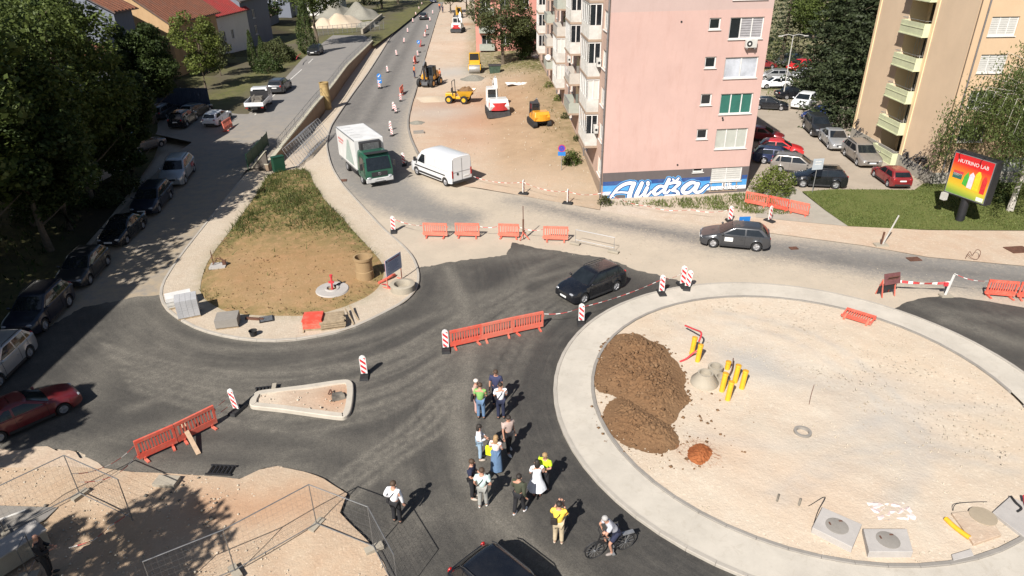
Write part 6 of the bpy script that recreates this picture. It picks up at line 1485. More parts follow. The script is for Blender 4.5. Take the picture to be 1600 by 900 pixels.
def flatbed():
    f, r = GS(416, 158), GS(397, 182); d = f - r; a = math.atan2(d.y, d.x); c = (f + r) / 2
    t = thing('flatbed_truck', 'small white flatbed truck parked on the upper street with a loaded bed', 'truck', (c.x, c.y, zs(c.y)), a); P = C_WHITE
    q = MB(); q.loft([[(x, -.92 * w_, z), (x, .92 * w_, z), (.75, .95 * w_, z), (.75, -.95 * w_, z)] for x, z, w_ in ((2.55, .35, 1), (2.62, .8, 1), (2.45, 1.1, 1), (1.95, 1.9, .88), (1.8, 2.0, .84))]); q.build('cab', P, t, 35)
    q = MB(); q.add([(2.44, -.78, 1.16), (2.44, .78, 1.16), (2.0, .7, 1.86), (2.0, -.7, 1.86)], [(0, 1, 2, 3)]); q.build('windscreen', M_GLASS, t)
    q = MB(); q.add([(.74, -.7, 1.2), (.74, .7, 1.2), (.74, .66, 1.82), (.74, -.66, 1.82)], [(0, 1, 2, 3)]); q.build('rear_window', M_GLASS, t)
    for sg in (1, -1):
        q = MB(); q.add([(2.2, sg * .935, 1.15), (1.0, sg * .95, 1.15), (1.0, sg * .845, 1.85), (1.9, sg * .845, 1.85)], [(0, 1, 2, 3)]); q.build('side_window', M_GLASS, t)
        q = MB(); q.box((-.95, sg * .98, .92), (3.2, .04, .38)); q.build('side_board', P, t)
        q = MB(); q.box((-2.45, sg * .8, .55), (.04, .25, .12)); q.build('tail_light', M_TAIL, t)
        q = MB(); q.ball((2.5, sg * .7, .78), (.12, .16, .1), 8, 6); q.build('headlight', M_LAMP, t, 60)
    q = MB(); q.box((-.95, 0, .70), (3.2, 1.96, .08)); q.build('bed_floor', M_STEEL, t)
    q = MB(); q.box((-2.53, 0, .92), (.04, 2.0, .38)); q.build('tailgate', P, t); q = MB(); q.box((.62, 0, 1.2), (.05, 1.9, 1.0)); q.build('headboard', M_DARK, t)
    q = MB(); q.box((-.2, .1, 1.0), (.8, 1.1, .55)); q.box((-1.2, -.2, .9), (.7, .7, .35)); q.bar((-1.9, .3, .9), (.4, .5, 1.3), .12); q.build('load', M_RUBB, t)
    q = MB(); q.box((-.6, 0, .5), (4.2, .7, .2)); q.build('chassis', M_CAVE, t)
    tw = [x for x in car_meshes('hatch') if x[0] in ('wheel', 'rim')]
    for x in (1.75, -1.4):
        for sg in (1, -1): w_ = obj('wheel', tw[0][1], t); w_.location = (x, sg * .83, .32); w_.rotation_euler = (0, 0, math.pi if sg > 0 else 0); obj('rim', tw[1][1], w_)
flatbed()
# ------------------------------------------------------------------ construction machines (local +x is where the boom points)
M_YELM = car_paint('machine_yellow', (.60, .33, .012)); M_ORAM = car_paint('machine_amber', (.62, .27, .012)); M_WHTM = car_paint('machine_white', (.66, .66, .64)); M_REDM = car_paint('machine_red', (.42, .02, .025)); M_GRM = mat('machine_dark_grey', (.045, .045, .048), .6, .2, .3, 4)
M_SAND = M_PALEHEAP
def cab_box(t, c, d, m, roof=None):
    q = MB(); x, y, z = c; a, b, h = d
    for sx in (-1, 1):
        for sy in (-1, 1): q.bar((x + sx * a / 2, y + sy * b / 2, z), (x + sx * a / 2 * .92, y + sy * b / 2 * .92, z + h), .08)
    q.box((x, y, z + h + .04), (a, b, .1)); q.box((x, y, z + .2), (a, b, .45)); cb = q.build('cab', roof or m, t)
    q = MB(); q.box((x, y, z + h * .6), (a * .93, b * .93, h * .72)); q.build('cab_window', M_GLASS, cb); return cb
def excavator(label, loc, rz, body, s=1.0, wheeled=False, weight=None, raise_=0.9, reach=1.0, swing=0.0, blade=True, boom_m=None, name='excavator'):
    t = thing(name, label, 'excavator', loc, rz); t.scale = (s,) * 3
    if wheeled:
        for x in (-1.0, 1.1):
            for y in (-.95, .95):
                q = MB(); q.lathe([(.25, -.2), (.5, -.2), (.55, -.12), (.55, .12), (.5, .2), (.25, .2)], 18, (x, y, .55), Matrix.Rotation(R(90), 3, 'X')); w_ = q.build('wheel', M_BLACK, t, 40); q = MB(); q.cyl((x, y - .21, .55), (x, y + .21, .55), .26, n=14); q.build('rim', body, w_)
        q = MB(); q.box((0, 0, .75), (2.9, 1.2, .4)); q.build('chassis', M_GRM, t)
    else:
        for y in (-.78, .78):
            q = MB(); out = [(-1.25 + .32 * math.cos(a), .34 + .32 * math.sin(a)) for a in np.linspace(R(90), R(270), 8)] + [(1.25 + .32 * math.cos(a), .34 + .32 * math.sin(a)) for a in np.linspace(R(-90), R(90), 8)]
            q.prism(out, y - .2, y + .2, Matrix(((1, 0, 0, 0), (0, 0, 1, 0), (0, 1, 0, 0), (0, 0, 0, 1)))); tk = q.build('track', M_BLACK, t)
            q = MB()
            for k in range(14):
                x = -1.25 + 2.5 * k / 13
                for z in (.02, .66): q.box((x, y, z), (.1, .42, .05))
            q.build('track_shoes', M_GRM, tk)
        q = MB(); q.box((0, 0, .5), (1.6, 1.2, .35)); q.build('undercarriage', M_GRM, t)
        if blade: q = MB(); q.box((-1.75, 0, .42), (.12, 1.95, .5)); q.bar((-1.7, .5, .4), (-.8, .5, .45), .12); q.bar((-1.7, -.5, .4), (-.8, -.5, .45), .12); q.build('dozer_blade', M_GRM, t)
    Rm = Matrix.Rotation(swing, 4, 'Z'); zb = .95 if wheeled else .72
    q = MB(); q.loft([[(Rm @ Vector(p)) for p in ((-1.35, -.9, zb), (-1.35, .9, zb), (.75, .9, zb), (.75, -.9, zb))], [(Rm @ Vector(p)) for p in ((-1.5, -.85, zb + .4), (-1.5, .85, zb + .4), (.8, .9, zb + .35), (.8, -.9, zb + .35))], [(Rm @ Vector(p)) for p in ((-1.3, -.75, zb + .95), (-1.3, .75, zb + .95), (-.1, .8, zb + .9), (-.1, -.8, zb + .9))]]); q.build('engine_house', body, t, bevel=.05)
    q = MB(); q.loft([[(Rm @ Vector((-1.3 - .28 * math.sin(math.pi * k / 6), -.88 + 1.76 * k / 6, zb + z))) for k in range(7)] + [(Rm @ Vector((-1.2, .85, zb + z))), (Rm @ Vector((-1.2, -.85, zb + z)))] for z in (.02, .66)]); q.build('counterweight', weight or body, t)
    cb = cab_box(t, (0, 0, 0), (.01, .01, .01), body) if False else None
    c0 = Rm @ Vector((.3, .42, zb + .1)); cab_box(t, tuple(c0), (1.05, .85, 1.5), boom_m or body)
    P0, P1, P2, P3 = [Rm @ Vector(p) for p in ((.7, -.1, zb + .35), (1.6 * reach, -.1, zb + .7 + 1.5 * raise_), (2.9 * reach, -.1, zb + .4 + 1.3 * raise_), (2.6 * reach, -.1, .75))]
    bm_ = boom_m or body; q = MB(); q.bar(P0, P1, .26, .34); q.bar(P1, P2, .24, .3); bo = q.build('boom', bm_, t); q = MB(); q.bar(P2 + (P2 - P3) * .1, P3, .2, .24); q.build('stick', bm_, t)
    q = MB(); q.bar(P0 + Vector((.1, .0, .0)), P1.lerp(P2, .1) - Vector((0, 0, .35)), .1); q.bar(P1 + Vector((0, 0, .25)), P2 + (P2 - P3) * .1, .1); q.build('hydraulic_cylinder', M_STEEL, bo)
    u = (Rm @ Vector((1, 0, 0))); v = Rm @ Vector((0, 1, 0)); q = MB(); r0 = [P3 + u * x + Vector((0, 0, z)) - v * .4 for x, z in ((.1, .1), (.25, -.35), (-.1, -.65), (-.55, -.6), (-.6, -.45), (-.15, -.45), (0, -.2))]
    q.loft([r0, [p + v * .8 for p in r0]]); q.build('bucket', M_GRM, t); return t
p = G(672, 134); excavator('wheeled excavator with amber body and dark boom at the edge of the dug up strip', p, R(-112), M_ORAM, 1.0, True, raise_=1.0, reach=.62, swing=R(8), boom_m=M_GRM)
p = G(777, 180); excavator('red and white tracked excavator seen from behind, digging away from the viewer', p, R(96), M_WHTM, 1.25, weight=M_REDM, raise_=.95, reach=.85, swing=R(4))
p = G(842, 207); excavator('amber mini excavator at the foot of the bank, seen from behind', (p.x, p.y, float(hsite(np.array([[p.x, p.y]]))[0])), R(103), M_ORAM, .92, blade=False, raise_=.6, reach=.8, boom_m=M_GRM)
p = G(716, 50); excavator('distant red and white tracked excavator up the dug up strip', p, R(80), M_WHTM, 1.15, weight=M_REDM, raise_=1.0, reach=.9)
p = G(716, 28); excavator('farthest excavator, olive coloured, at the top of the dug up strip', p, R(-95), M_GRM, 1.0, boom_m=M_YELM, raise_=.9, reach=.7)
# road roller
t = thing('road_roller', 'yellow road roller with two post cab and smooth drum facing the viewer', 'road roller', G(742, 113), R(-90))
q = MB(); q.lathe([(.001, -.8), (.55, -.8), (.58, -.74), (.58, .74), (.55, .8), (.001, .8)], 24, (.7, 0, .58), Matrix.Rotation(R(90), 3, 'X')); q.build('drum', mat('worn_steel_drum', (.33, .32, .30), .5, .5, .2, 5), t, 40)
q = MB(); q.box((.7, -.86, .75), (1.0, .1, .5)); q.box((.7, .86, .75), (1.0, .1, .5)); q.box((.1, 0, 1.0), (.5, 1.8, .35)); q.build('drum_frame', M_YELM, t)
q = MB(); q.box((-1.2, 0, 1.15), (1.7, 1.5, .8)); q.box((-.2, 0, .95), (.8, 1.5, .7)); q.build('body', M_YELM, t, bevel=.05)
cab_box(t, (-.35, 0, 1.3), (1.1, 1.5, 1.35), M_YELM)
for y in (-.7, .7):
    q = MB(); q.lathe([(.2, -.2), (.56, -.2), (.6, 0), (.56, .2), (.2, .2)], 16, (-1.2, y, .6), Matrix.Rotation(R(90), 3, 'X')); q.build('wheel', M_BLACK, t, 40)
# dumper with tipping skip
a0, a1 = G(703, 162), G(736, 160); t = thing('site_dumper', 'yellow site dumper with roll bar and heaped brown soil in its skip', 'dumper', G(717, 160), R(-12))
for x in (-1.0, .85):
    for y in (-.75, .75):
        r_ = .46; q = MB(); q.lathe([(.2, -.18), (r_ * .92, -.18), (r_, -.1), (r_, .1), (r_ * .92, .18), (.2, .18)], 16, (x, y, r_), Matrix.Rotation(R(90), 3, 'X')); w_ = q.build('wheel', M_BLACK, t, 40); q = MB(); q.cyl((x, y - .19, r_), (x, y + .19, r_), .24, n=12); q.build('rim', M_YELM, w_)
q = MB(); q.box((-.9, 0, .85), (1.2, 1.0, .6)); q.box((0, 0, .6), (2.6, .7, .3)); q.build('chassis', M_YELM, t, bevel=.04)
q = MB(); o1 = [(.0, -.85, 1.45), (.0, .85, 1.45), (2.0, .95, 1.55), (2.0, -.95, 1.55)]; q.loft([[(.25, -.55, .8), (.25, .55, .8), (1.5, .6, .8), (1.5, -.6, .8)], o1, [(.08, -.78, 1.44), (.08, .78, 1.44), (1.92, .87, 1.53), (1.92, -.87, 1.53)], [(.3, -.5, .9), (.3, .5, .9), (1.4, .55, .9), (1.4, -.55, .9)]], caps=False); q.build('skip', M_YELM, t)
q = MB(); q.ball((.95, 0, 1.25), (.88, .74, .62), 12, 8); o = q.build('soil_load', M_EARTH, t)
for v in o.data.vertices: v.co *= 1 + .06 * math.sin(v.co.x * 19) * math.cos(v.co.y * 23)
q = MB(); q.tube([(-.55, -.6, .9), (-.6, -.6, 2.55), (-.6, .6, 2.55), (-.55, .6, .9)], .05, 8); q.build('roll_bar', M_GRM, t); q = MB(); q.box((-.55, 0, 1.2), (.45, .5, .12)); q.box((-.78, 0, 1.45), (.1, .5, .5)); q.build('seat', M_BLACK, t)
q = MB(); q.tube([(-.1, 0, .9), (.0, 0, 1.45)], .03, 6); q.lathe([(.16, 0), (.19, .02), (.16, .04)], 14, (0, 0, 1.45)); q.build('steering_wheel', M_BLACK, t)
# skip container and generator on the grass by the tree
t = thing('rubbish_skip', 'dark green metal skip beside the roller', 'skip', G(773, 115), R(4)); q = MB(); q.loft([[(-.7, -.5, .1), (.7, -.5, .1), (.7, .5, .1), (-.7, .5, .1)], [(-.85, -.65, 1.15), (.85, -.65, 1.15), (.85, .65, 1.15), (-.85, .65, 1.15)]]); q.build('body', mat('dark_green_sheet', (.05, .085, .06), .6, .2, .3, 3), t)
q = MB(); q.box((0, 0, 1.2), (1.8, 1.4, .1)); q.build('lid', M_GRM, t); q = MB(); q.box((-.6, -.3, .05), (.2, .2, .1)); q.box((.6, -.3, .05), (.2, .2, .1)); q.build('foot', M_BLACK, t)

# ------------------------------------------------------------------ barriers, beacons, tape
_t = NT('red_orange_plastic'); _r = _t.n('ShaderNodeObjectInfo').outputs['Random']
_c = _t.mix(_r, (.55, .06, .035), (.58, .15, .10)); M_BAR = M_BARD = _t.out(_t.mix(_t.rng(_t.noise(2.2, 7, .8), .46, .72, 0, .6), _c, (.40, .27, .20)), .6)
def barrier_mesh(L, rn):
    if ('b', round(L, 1)) in _MC: return _MC[('b', round(L, 1))]
    F = Face((-L / 2, 0, 0), (1, 0, 0), (0, -1, 0)); q = MB(); n = 11; m_ = .09; w_ = (L - 2 * m_) / n
    def bx(a, b, c, d, e=.035): F.box(q, a, b, c, d, -e, e)
    bx(0, L, .86, 1.0, .045); bx(0, L, .12, .38); bx(0, m_, .38, .86, .04); bx(L - m_, L, .38, .86, .04)
    for i in range(1, n): c = m_ + i * w_; bx(c - w_ * .26, c + w_ * .26, .38, .86, .024)
    bx(-.05, 0, .2, .3, .02); bx(L, L + .05, .7, .8, .02)
    p_ = q.mesh('panel', M_BAR); ft = MB(); 
    ft.box((0, 0, .03), (.10, .62, .06)); ft.box((0, 0, .09), (.07, .12, .12)); f_ = ft.mesh('foot', M_BARD); _MC[('b', round(L, 1))] = (p_, f_); return p_, f_
def barrier(label, p0, p1, group=None, lean=0.0, z=0.0, g=G):
    a, b = g(*p0), g(*p1); d = b - a; L = min(2.2, max(1.2, d.length)); pm, fm_ = barrier_mesh(L, rnd); c = (a + b) / 2
    t = thing('plastic_barrier', label, 'barrier', (c.x, c.y, c.z + z), math.atan2(d.y, d.x), group); t.rotation_euler = (lean, 0, math.atan2(d.y, d.x))
    obj('panel', pm, t)
    for x in (-L * .36, L * .36): o = obj('foot', fm_, t); o.location = (x, 0, 0); o.rotation_euler = (0, 0, rnd.uniform(-.25, .25))
    return t
gB = 'red plastic barriers'
near = [(704, 545), (753, 534), (801, 523), (849, 513)]
for i, lab in enumerate(('red plastic barrier next to the striped beacon, first of three on the asphalt', 'middle red plastic barrier of the row of three on the asphalt', 'red plastic barrier at the roundabout end of the row of three')): barrier(lab, near[i], near[i + 1], gB, z=.012)
barrier('red barrier by the lower left site fence, taped end towards the viewer', (219, 722), (279, 695), gB, z=.012); barrier('red barrier propped by a wooden plank, next to the leaning beacon', (281, 694), (340, 664), gB, z=.012)
for p0, p1, lab in (((662, 370), (699, 371), 'red barrier across the road nearest the green cab truck'), ((712, 370), (749, 371), 'red barrier across the road, second from the truck side'), ((779, 371), (811, 372), 'red and white taped barrier beside the leaning post'), ((849, 376), (887, 377), 'red barrier next to the bare steel frame')): barrier(lab, p0, p1, gB, lean=rnd.uniform(-.12, .05))
barrier('red barrier against the corner of the lettered wall', (1164, 318), (1198, 325), gB, lean=.12); barrier('red barrier in the middle of the run beside the rounded bush', (1199, 325), (1231, 332), gB, lean=.1); barrier('red barrier at the footpath end of the run beside the rounded bush', (1232, 332), (1263, 339), gB, lean=.12)
barrier('red barrier at the picture edge beyond the roundabout', (1537, 462), (1585, 466), gB); barrier('last red barrier cut by the picture edge beyond the roundabout', (1587, 466), (1634, 471), gB)
barrier('red barrier lying flat on the pale gravel island', (1311, 500), (1359, 515), gB, lean=R(-84), z=.2)
barrier('small red barrier standing on the upper street by the white hatchback', (352, 207), (364, 197), gB, g=GS, lean=-.15)
for p0, p1, lab in (((624, 152), (632, 142), 'faded red barrier leaning at the edge of the main road'), ((646, 104), (653, 93), 'faded red barrier by the cluster of beacons'), ((655, 78), (659, 66), 'far red barrier beside the road works'), ((662, 60), (666, 50), 'farthest red barrier along the road works')): barrier(lab, p0, p1, gB, lean=rnd.uniform(-.2, .2))
def m_stripe(name, k=3.4, slope=1.0, ax='XZ', a=(.72, .71, .69), b=(.52, .02, .03)):
    t = NT(name); sp = t.n('ShaderNodeSeparateXYZ'); t.l(t.coord(), sp.inputs[0]); u = t.math('MULTIPLY', sp.outputs[0], slope); v = t.math('ADD', u, sp.outputs[2]); f = t.math('FRACT', t.math('MULTIPLY', v, k)); g_ = t.math('GREATER_THAN', f, .5)
    c = t.mix(g_, a, b); c = t.mix(t.rng(t.noise(6, 5, .7), .5, .8, 0, .3), c, (.35, .3, .25)); return t.out(c, .45)
M_BEAC = m_stripe('red_white_beacon_stripes'); M_BEACL = m_stripe('red_white_beacon_stripes_mirrored', slope=-1.0)
_bq = MB(); _bq.prism([(-.15, .16), (.15, .16), (.15, 1.02), (.11, 1.1), (.0, 1.16), (-.11, 1.1), (-.15, 1.02)], -.03, .03, Matrix(((1, 0, 0, 0), (0, 0, 1, 0), (0, 1, 0, 0), (0, 0, 0, 1)))); B_RIM = _bq.mesh('rim', M_PVC)
B_PL = []
for m_ in (M_BEAC, M_BEACL): _bq = MB(); _bq.box((0, 0, .61), (.24, .066, .82)); B_PL.append(_bq.mesh('striped_plate', m_))
_bq = MB(); _bq.box((0, 0, .06), (.42, .8, .11), taper=.86); _bq.box((0, 0, .13), (.1, .1, .12)); B_FT = _bq.mesh('foot', M_BLACK)
def beacon(label, px, face=0.0, lean=0.0, g=G, s=1.0, mir=0, z=0.0, group='red and white striped beacons', lean2=0.0):
    p = g(*px); t = thing('traffic_beacon', label, 'beacon', (p.x, p.y, p.z + z), face, group); t.rotation_euler = (lean, lean2, face); t.scale = (s,) * 3
    obj('rim', B_RIM, t); obj('striped_plate', B_PL[mir], t); obj('foot', B_FT, t); return t
beacon('striped beacon at the end of the three red barriers', (697, 547), .1, z=.012); beacon('striped beacon standing alone beside the triangular traffic island', (570, 588), .1, z=.012, lean=.03)
beacon('striped beacon leaning beside the propped red barrier', (371, 643), -.35, z=.012, lean2=-.12); beacon('striped beacon by the roundabout edge under the black SUV', (908, 505), .0, z=.012)
beacon('striped beacon on the apron edge, left of the pair', (1033, 461), .1, z=.1); beacon('taller striped beacon of the pair at the top of the roundabout', (1066, 449), .2, z=.1, s=1.1); beacon('tilted striped beacon of the pair at the top of the roundabout', (1073, 453), -.3, z=.1, lean2=.1)
beacon('striped beacon on the sidewalk corner facing the barriers across the road', (615, 362), .15); beacon('thin striped beacon on the dusty verge, left of the lettered wall', (818, 303), 1.2); beacon('thin striped beacon on the dusty verge close to the lettered wall', (887, 318), 1.2)
beacon('striped beacon in front of the blue arrow sign', (1140, 346), .1); beacon('striped beacon lying askew behind the white van', (632, 258), .1, lean2=-.1); beacon('small striped beacon by the red barriers at the lettered wall', (1202, 346), .6)
for i, (px, lab) in enumerate([((606, 113), 'beacon on the centre line just beyond the blue arrow signs'), ((620, 87), 'second beacon up the centre line'), ((631, 67), 'third beacon up the centre line'), ((637, 51), 'fourth beacon up the centre line'), ((645, 35), 'fifth beacon up the centre line, level with the dark car'), ((650, 25), 'sixth beacon up the centre line'), ((655, 16), 'seventh beacon up the centre line'), ((659, 9), 'eighth beacon up the centre line'), ((664, 58), 'beacon at the works edge beyond the round sign'), ((653, 88), 'beacon at the works edge below the round sign'), ((647, 98), 'left beacon of the cluster at the works edge'), ((615, 172), 'pair beacon at the works edge beside the brown kerb gap'), ((619, 176), 'fallen looking beacon of the works edge pair'), ((610, 203), 'upper beacon at the works edge near the truck'), ((613, 212), 'lower beacon at the works edge near the truck'), ((626, 158), 'beacon beside the faded red barrier'), ((668, 46), 'far beacon at the works edge'), ((672, 33), 'farther beacon at the works edge'), ((676, 22), 'farthest beacon at the works edge')]):
    beacon(lab, px, rnd.uniform(-.3, .3), lean2=rnd.uniform(-.12, .12), mir=i % 2, s=.82)
def m_tape():
    t = NT('red_white_tape'); f = t.math('FRACT', t.math('MULTIPLY', t.attr('run'), 1.6)); t.out(t.mix(t.math('GREATER_THAN', f, .4), (.70, .68, .66), (.45, .05, .05)), .5); return t.m
M_TAPE = m_tape()
def tape(label, pts, sag=.15, wd=.032, tw=0.0):
    P = []
    for a, b in zip(pts, pts[1:]):
        a, b = Vector(a), Vector(b); n = max(4, int((b - a).length / .3))
        for i in range(n): k = i / n; P.append(a.lerp(b, k) - Vector((0, 0, sag * 4 * k * (1 - k))))
    P.append(Vector(pts[-1])); vs = []; run = [0]
    for a, b in zip(P, P[1:]): run.append(run[-1] + (b - a).length)
    for i, p in enumerate(P):
        ang = .5 * math.sin(i * .9 + tw); u = Vector((0, 0, math.cos(ang))) * wd / 2 + Vector((.3, .9, 0)).normalized() * math.sin(ang) * wd / 2; vs += [p + u, p - u]
    me = MB().add(vs, [(2 * i, 2 * i + 1, 2 * i + 3, 2 * i + 2) for i in range(len(P) - 1)]).mesh('warning_tape', M_TAPE); at_ = me.attributes.new('run', 'FLOAT', 'POINT'); at_.data.foreach_set('value', np.repeat(run, 2).astype(np.float32))
    return tag(obj('warning_tape', me), label, 'tape', 'red and white warning tapes')
def GZ(px, py, z): p = G(px, py); return Vector((p.x, p.y, z))
tape('warning tape from the row of three barriers to the beacon under the black SUV', [GZ(850, 513, .85), GZ(908, 505, .95), GZ(1033, 461, 1.0), GZ(1066, 449, 1.0)])
tape('warning tape from the propped barrier to the leaning beacon', [GZ(341, 664, .85), GZ(369, 643, .95)], .05); tape('lower warning tape by the leaning beacon', [GZ(341, 664, .5), GZ(371, 643, .6)], .05)
tape('loose double warning tape running from the fence post to the lower left barrier', [GZ(127, 776, 1.1), GZ(170, 745, .5), GZ(218, 722, .8)], .1); tape('second loose warning tape beside the fence post', [GZ(130, 776, .7), GZ(180, 748, .15), GZ(219, 722, .4)], .1)
tape('crumpled warning tape trailing through the lower left rubble', [GZ(110, 862, .18), GZ(150, 850, .2), GZ(175, 830, .25), GZ(205, 812, .3)], .02); tape('warning tape between the barriers across the road', [GZ(616, 361, .9), GZ(661, 370, .8)], .12); tape('warning tape joining the middle barriers across the road', [GZ(749, 371, .8), GZ(779, 371, .8)], .1); tape('warning tape ending at the barrier by the steel frame', [GZ(811, 372, .8), GZ(849, 376, .8)], .15)
tape('long warning tape along the verge before the lettered wall', [GZ(740, 285, .5), GZ(818, 303, .95), GZ(887, 318, .95), GZ(944, 318, .9)], .25); tape('warning tape sagging along the foot of the lettered wall', [GZ(944, 318, .9), GZ(1010, 330, .4), GZ(1080, 338, .5), GZ(1140, 346, .9)], .2)
tape('warning tape from the dark board to the picture edge barrier', [GZ(1480, 463, 1.4), GZ(1537, 462, .9)], .15); tape('short thick warning tape below the dark board', [GZ(1397, 458, .75), GZ(1440, 458, .6), GZ(1477, 462, .8)], .02, .14)

# ------------------------------------------------------------------ site furniture and materials
M_YPIPE = mat('yellow_plastic_pipe', (.68, .36, .02), .45, 0, .12, 3, dirt=((.5, .4, .25), .35)); M_RPIPE = mat('red_corrugated_pipe', (.5, .04, .05), .5, 0, .15, 6); M_CONC2 = m_conc('precast_concrete', A(196, 186, 168), dirt=.35, sc=2); M_WOOD = mat('weathered_plank', (.30, .23, .15), .85, 0, .3, 4, .3); M_RUSTY = mat('rusty_steel', (.12, .055, .035), .8, .2, .35, 5)
gy = 'yellow duct pipes standing in the gravel'
for i, (b0, t0, lab) in enumerate([((1080, 557), (1084, 538), 'yellow pipe stub with the upper red hose, left of its pair'), ((1089, 569), (1093, 545), 'yellow pipe stub with the red hose, right of its pair'), ((1135, 582), (1139, 571), 'half buried pale yellow pipe stub at the back of the group'), ((1147, 602), (1151, 577), 'tallest yellow pipe stub of the group of five'), ((1158, 611), (1163, 587), 'outermost yellow pipe stub beside open gravel'), ((1127, 615), (1132, 596), 'yellow pipe stub nearest the concrete cone'), ((1136, 629), (1140, 608), 'pale yellow pipe stub nearest the viewer')]):
    p = G(*b0); t = thing('pipe_stub', lab, 'pipe', (p.x, p.y, .08), 0, gy); t.rotation_euler = (R(-6), R(6), 0); h = .95 if i != 2 else .5; q = MB(); q.lathe([(.115, 0), (.115, h), (.095, h), (.09, .1)], 16); q.build('pipe', M_YPIPE, t, 40); q = MB(); q.lathe([(.125, h - .12), (.13, h - .1), (.13, h - .02), (.125, h)], 16); q.build('collar', M_YPIPE, t, 40)
def hose(label, pts, r, m, cat='hose', name='hose', group=None):
    P = [Vector(p) for p in pts]; S_ = []
    for i in range(len(P) - 1):
        for j in range(6):
            k = j / 6; a, b, c, d = P[max(i - 1, 0)], P[i], P[i + 1], P[min(i + 2, len(P) - 1)]; S_.append(.5 * (2 * b + (c - a) * k + (2 * a - 5 * b + 4 * c - d) * k * k + (3 * b - a - 3 * c + d) * k ** 3))
    S_.append(P[-1]); q = MB(); q.tube(S_, r, 8); return tag(q.build(name, m, None, 60), label, cat, group)
hose('red hose curving up out of the yellow pipe pair', [GZ(1089, 556, .8), GZ(1092, 548, 1.0), GZ(1082, 535, .75), GZ(1069, 522, .5)], .045, M_RPIPE); hose('red hose bending out of the pipe pair towards the soil heap', [GZ(1087, 562, .5), GZ(1080, 563, .35), GZ(1072, 566, .2), GZ(1062, 569, .14)], .045, M_RPIPE); hose('thin dark hose between the yellow pipe stubs', [GZ(1143, 577, .6), GZ(1141, 592, .5), GZ(1133, 603, .3)], .025, M_RUSTY)
def lathe_thing(name, label, cat, loc, prof, part, m, n=28): t = thing(name, label, cat, loc); q = MB(); q.lathe(prof, n); q.build(part, m, t, 40); return t
p = G(1100, 602); lathe_thing('manhole_cone', 'tapered concrete manhole cone standing beside the yellow pipes', 'manhole cone', (p.x, p.y, .06), [(.62, 0), (.6, .22), (.36, .52), (.34, .62), (.27, .62), (.27, .4)], 'cone', M_CONC2)
p = G(1116, 588); lathe_thing('concrete_collar', 'upright concrete collar just behind the manhole cone', 'concrete ring', (p.x, p.y, .06), [(.33, 0), (.33, .5), (.24, .5), (.24, .1)], 'ring', M_CONC2); p = G(1127, 600); lathe_thing('concrete_collar', 'low concrete collar between the cone and the pipe stubs', 'concrete ring', (p.x, p.y, .06), [(.32, 0), (.32, .36), (.24, .36), (.24, .1)], 'ring', M_CONC2)
p = G(571, 437); t = lathe_thing('concrete_pipe', 'tall beige concrete pipe standing on the teardrop island', 'concrete pipe', (p.x, p.y, .15), [(.53, 0), (.53, .5), (.50, .52), (.50, 1.15), (.56, 1.2), (.56, 1.34), (.46, 1.34), (.44, .3)], 'pipe', m_conc('beige_concrete', A(190, 160, 120), dirt=.4, sc=2))
p = G(630, 455); lathe_thing('manhole_ring', 'wide concrete manhole ring lying beside the information board', 'concrete ring', (p.x, p.y, .10), [(.70, 0), (.70, .38), (.66, .4), (.48, .4), (.46, .35), (.44, .05)], 'ring', M_CONC2)
p = G(510, 172); lathe_thing('steel_drum_column', 'tall rusty yellow cylinder standing against the retaining wall', 'cylinder', (p.x + .1, p.y, .1), [(.52, 0), (.52, .1), (.55, .12), (.52, .14), (.52, 1.5), (.55, 1.52), (.52, 1.56), (.52, 2.9), (.55, 2.93), (.55, 3.05), (.46, 3.05), (.44, 2.0)], 'shell', mat('rusty_yellow_steel', (.34, .24, .10), .7, .1, .3, 2, dirt=((.15, .08, .04), .6)))
# slabs with round covers
def slab(label, px, h=.26, cover=None, z0=.12, m=None, lid=True):
    P = [G(*q, z0 + h) for q in px]; c = sum(P, Vector()) / 4; t = thing('concrete_slab', label, 'concrete slab', (c.x, c.y, z0)); q = MB(); L_ = [(p.x - c.x, p.y - c.y) for p in P]
    q.prism(L_, -.1, h); q.build('slab', m or M_SLAB, t, bevel=.015)
    if lid:
        o = cover or (0, 0); q = MB(); q.lathe([(.36, 0), (.36, .012), (.33, .02), (.001, .02)], 28, (o[0], o[1], h - .003)); q.build('manhole_cover', M_KERBD, t, 40)
        q = MB(); q.box((o[0] + .2, o[1] + .2, h + .02), (.12, .05, .02)); q.box((o[0] - .2, o[1] + .1, h + .02), (.05, .12, .02)); q.build('lifting_eye', M_RUSTY, t)
slab('square concrete slab with round cover, left of the two pale slabs', [(1285, 792), (1347, 819), (1332, 855), (1269, 824)]); slab('square concrete slab with round cover, nearest the apron edge', [(1349, 826), (1417, 826), (1427, 862), (1358, 862)], .26)
slab('dusty sunken slab with sand over its cover beside the yellow pipe', [(1487, 801), (1540, 795), (1565, 835), (1522, 850)], .1, m=M_SITE, lid=False); slab('sunken slab at the picture edge with black cables on it', [(1551, 800), (1578, 776), (1640, 800), (1600, 838)], .1, lid=False); slab('low sandy concrete edge piece near the apron', [(1487, 866), (1517, 857), (1522, 868), (1490, 876)], .06, lid=False)
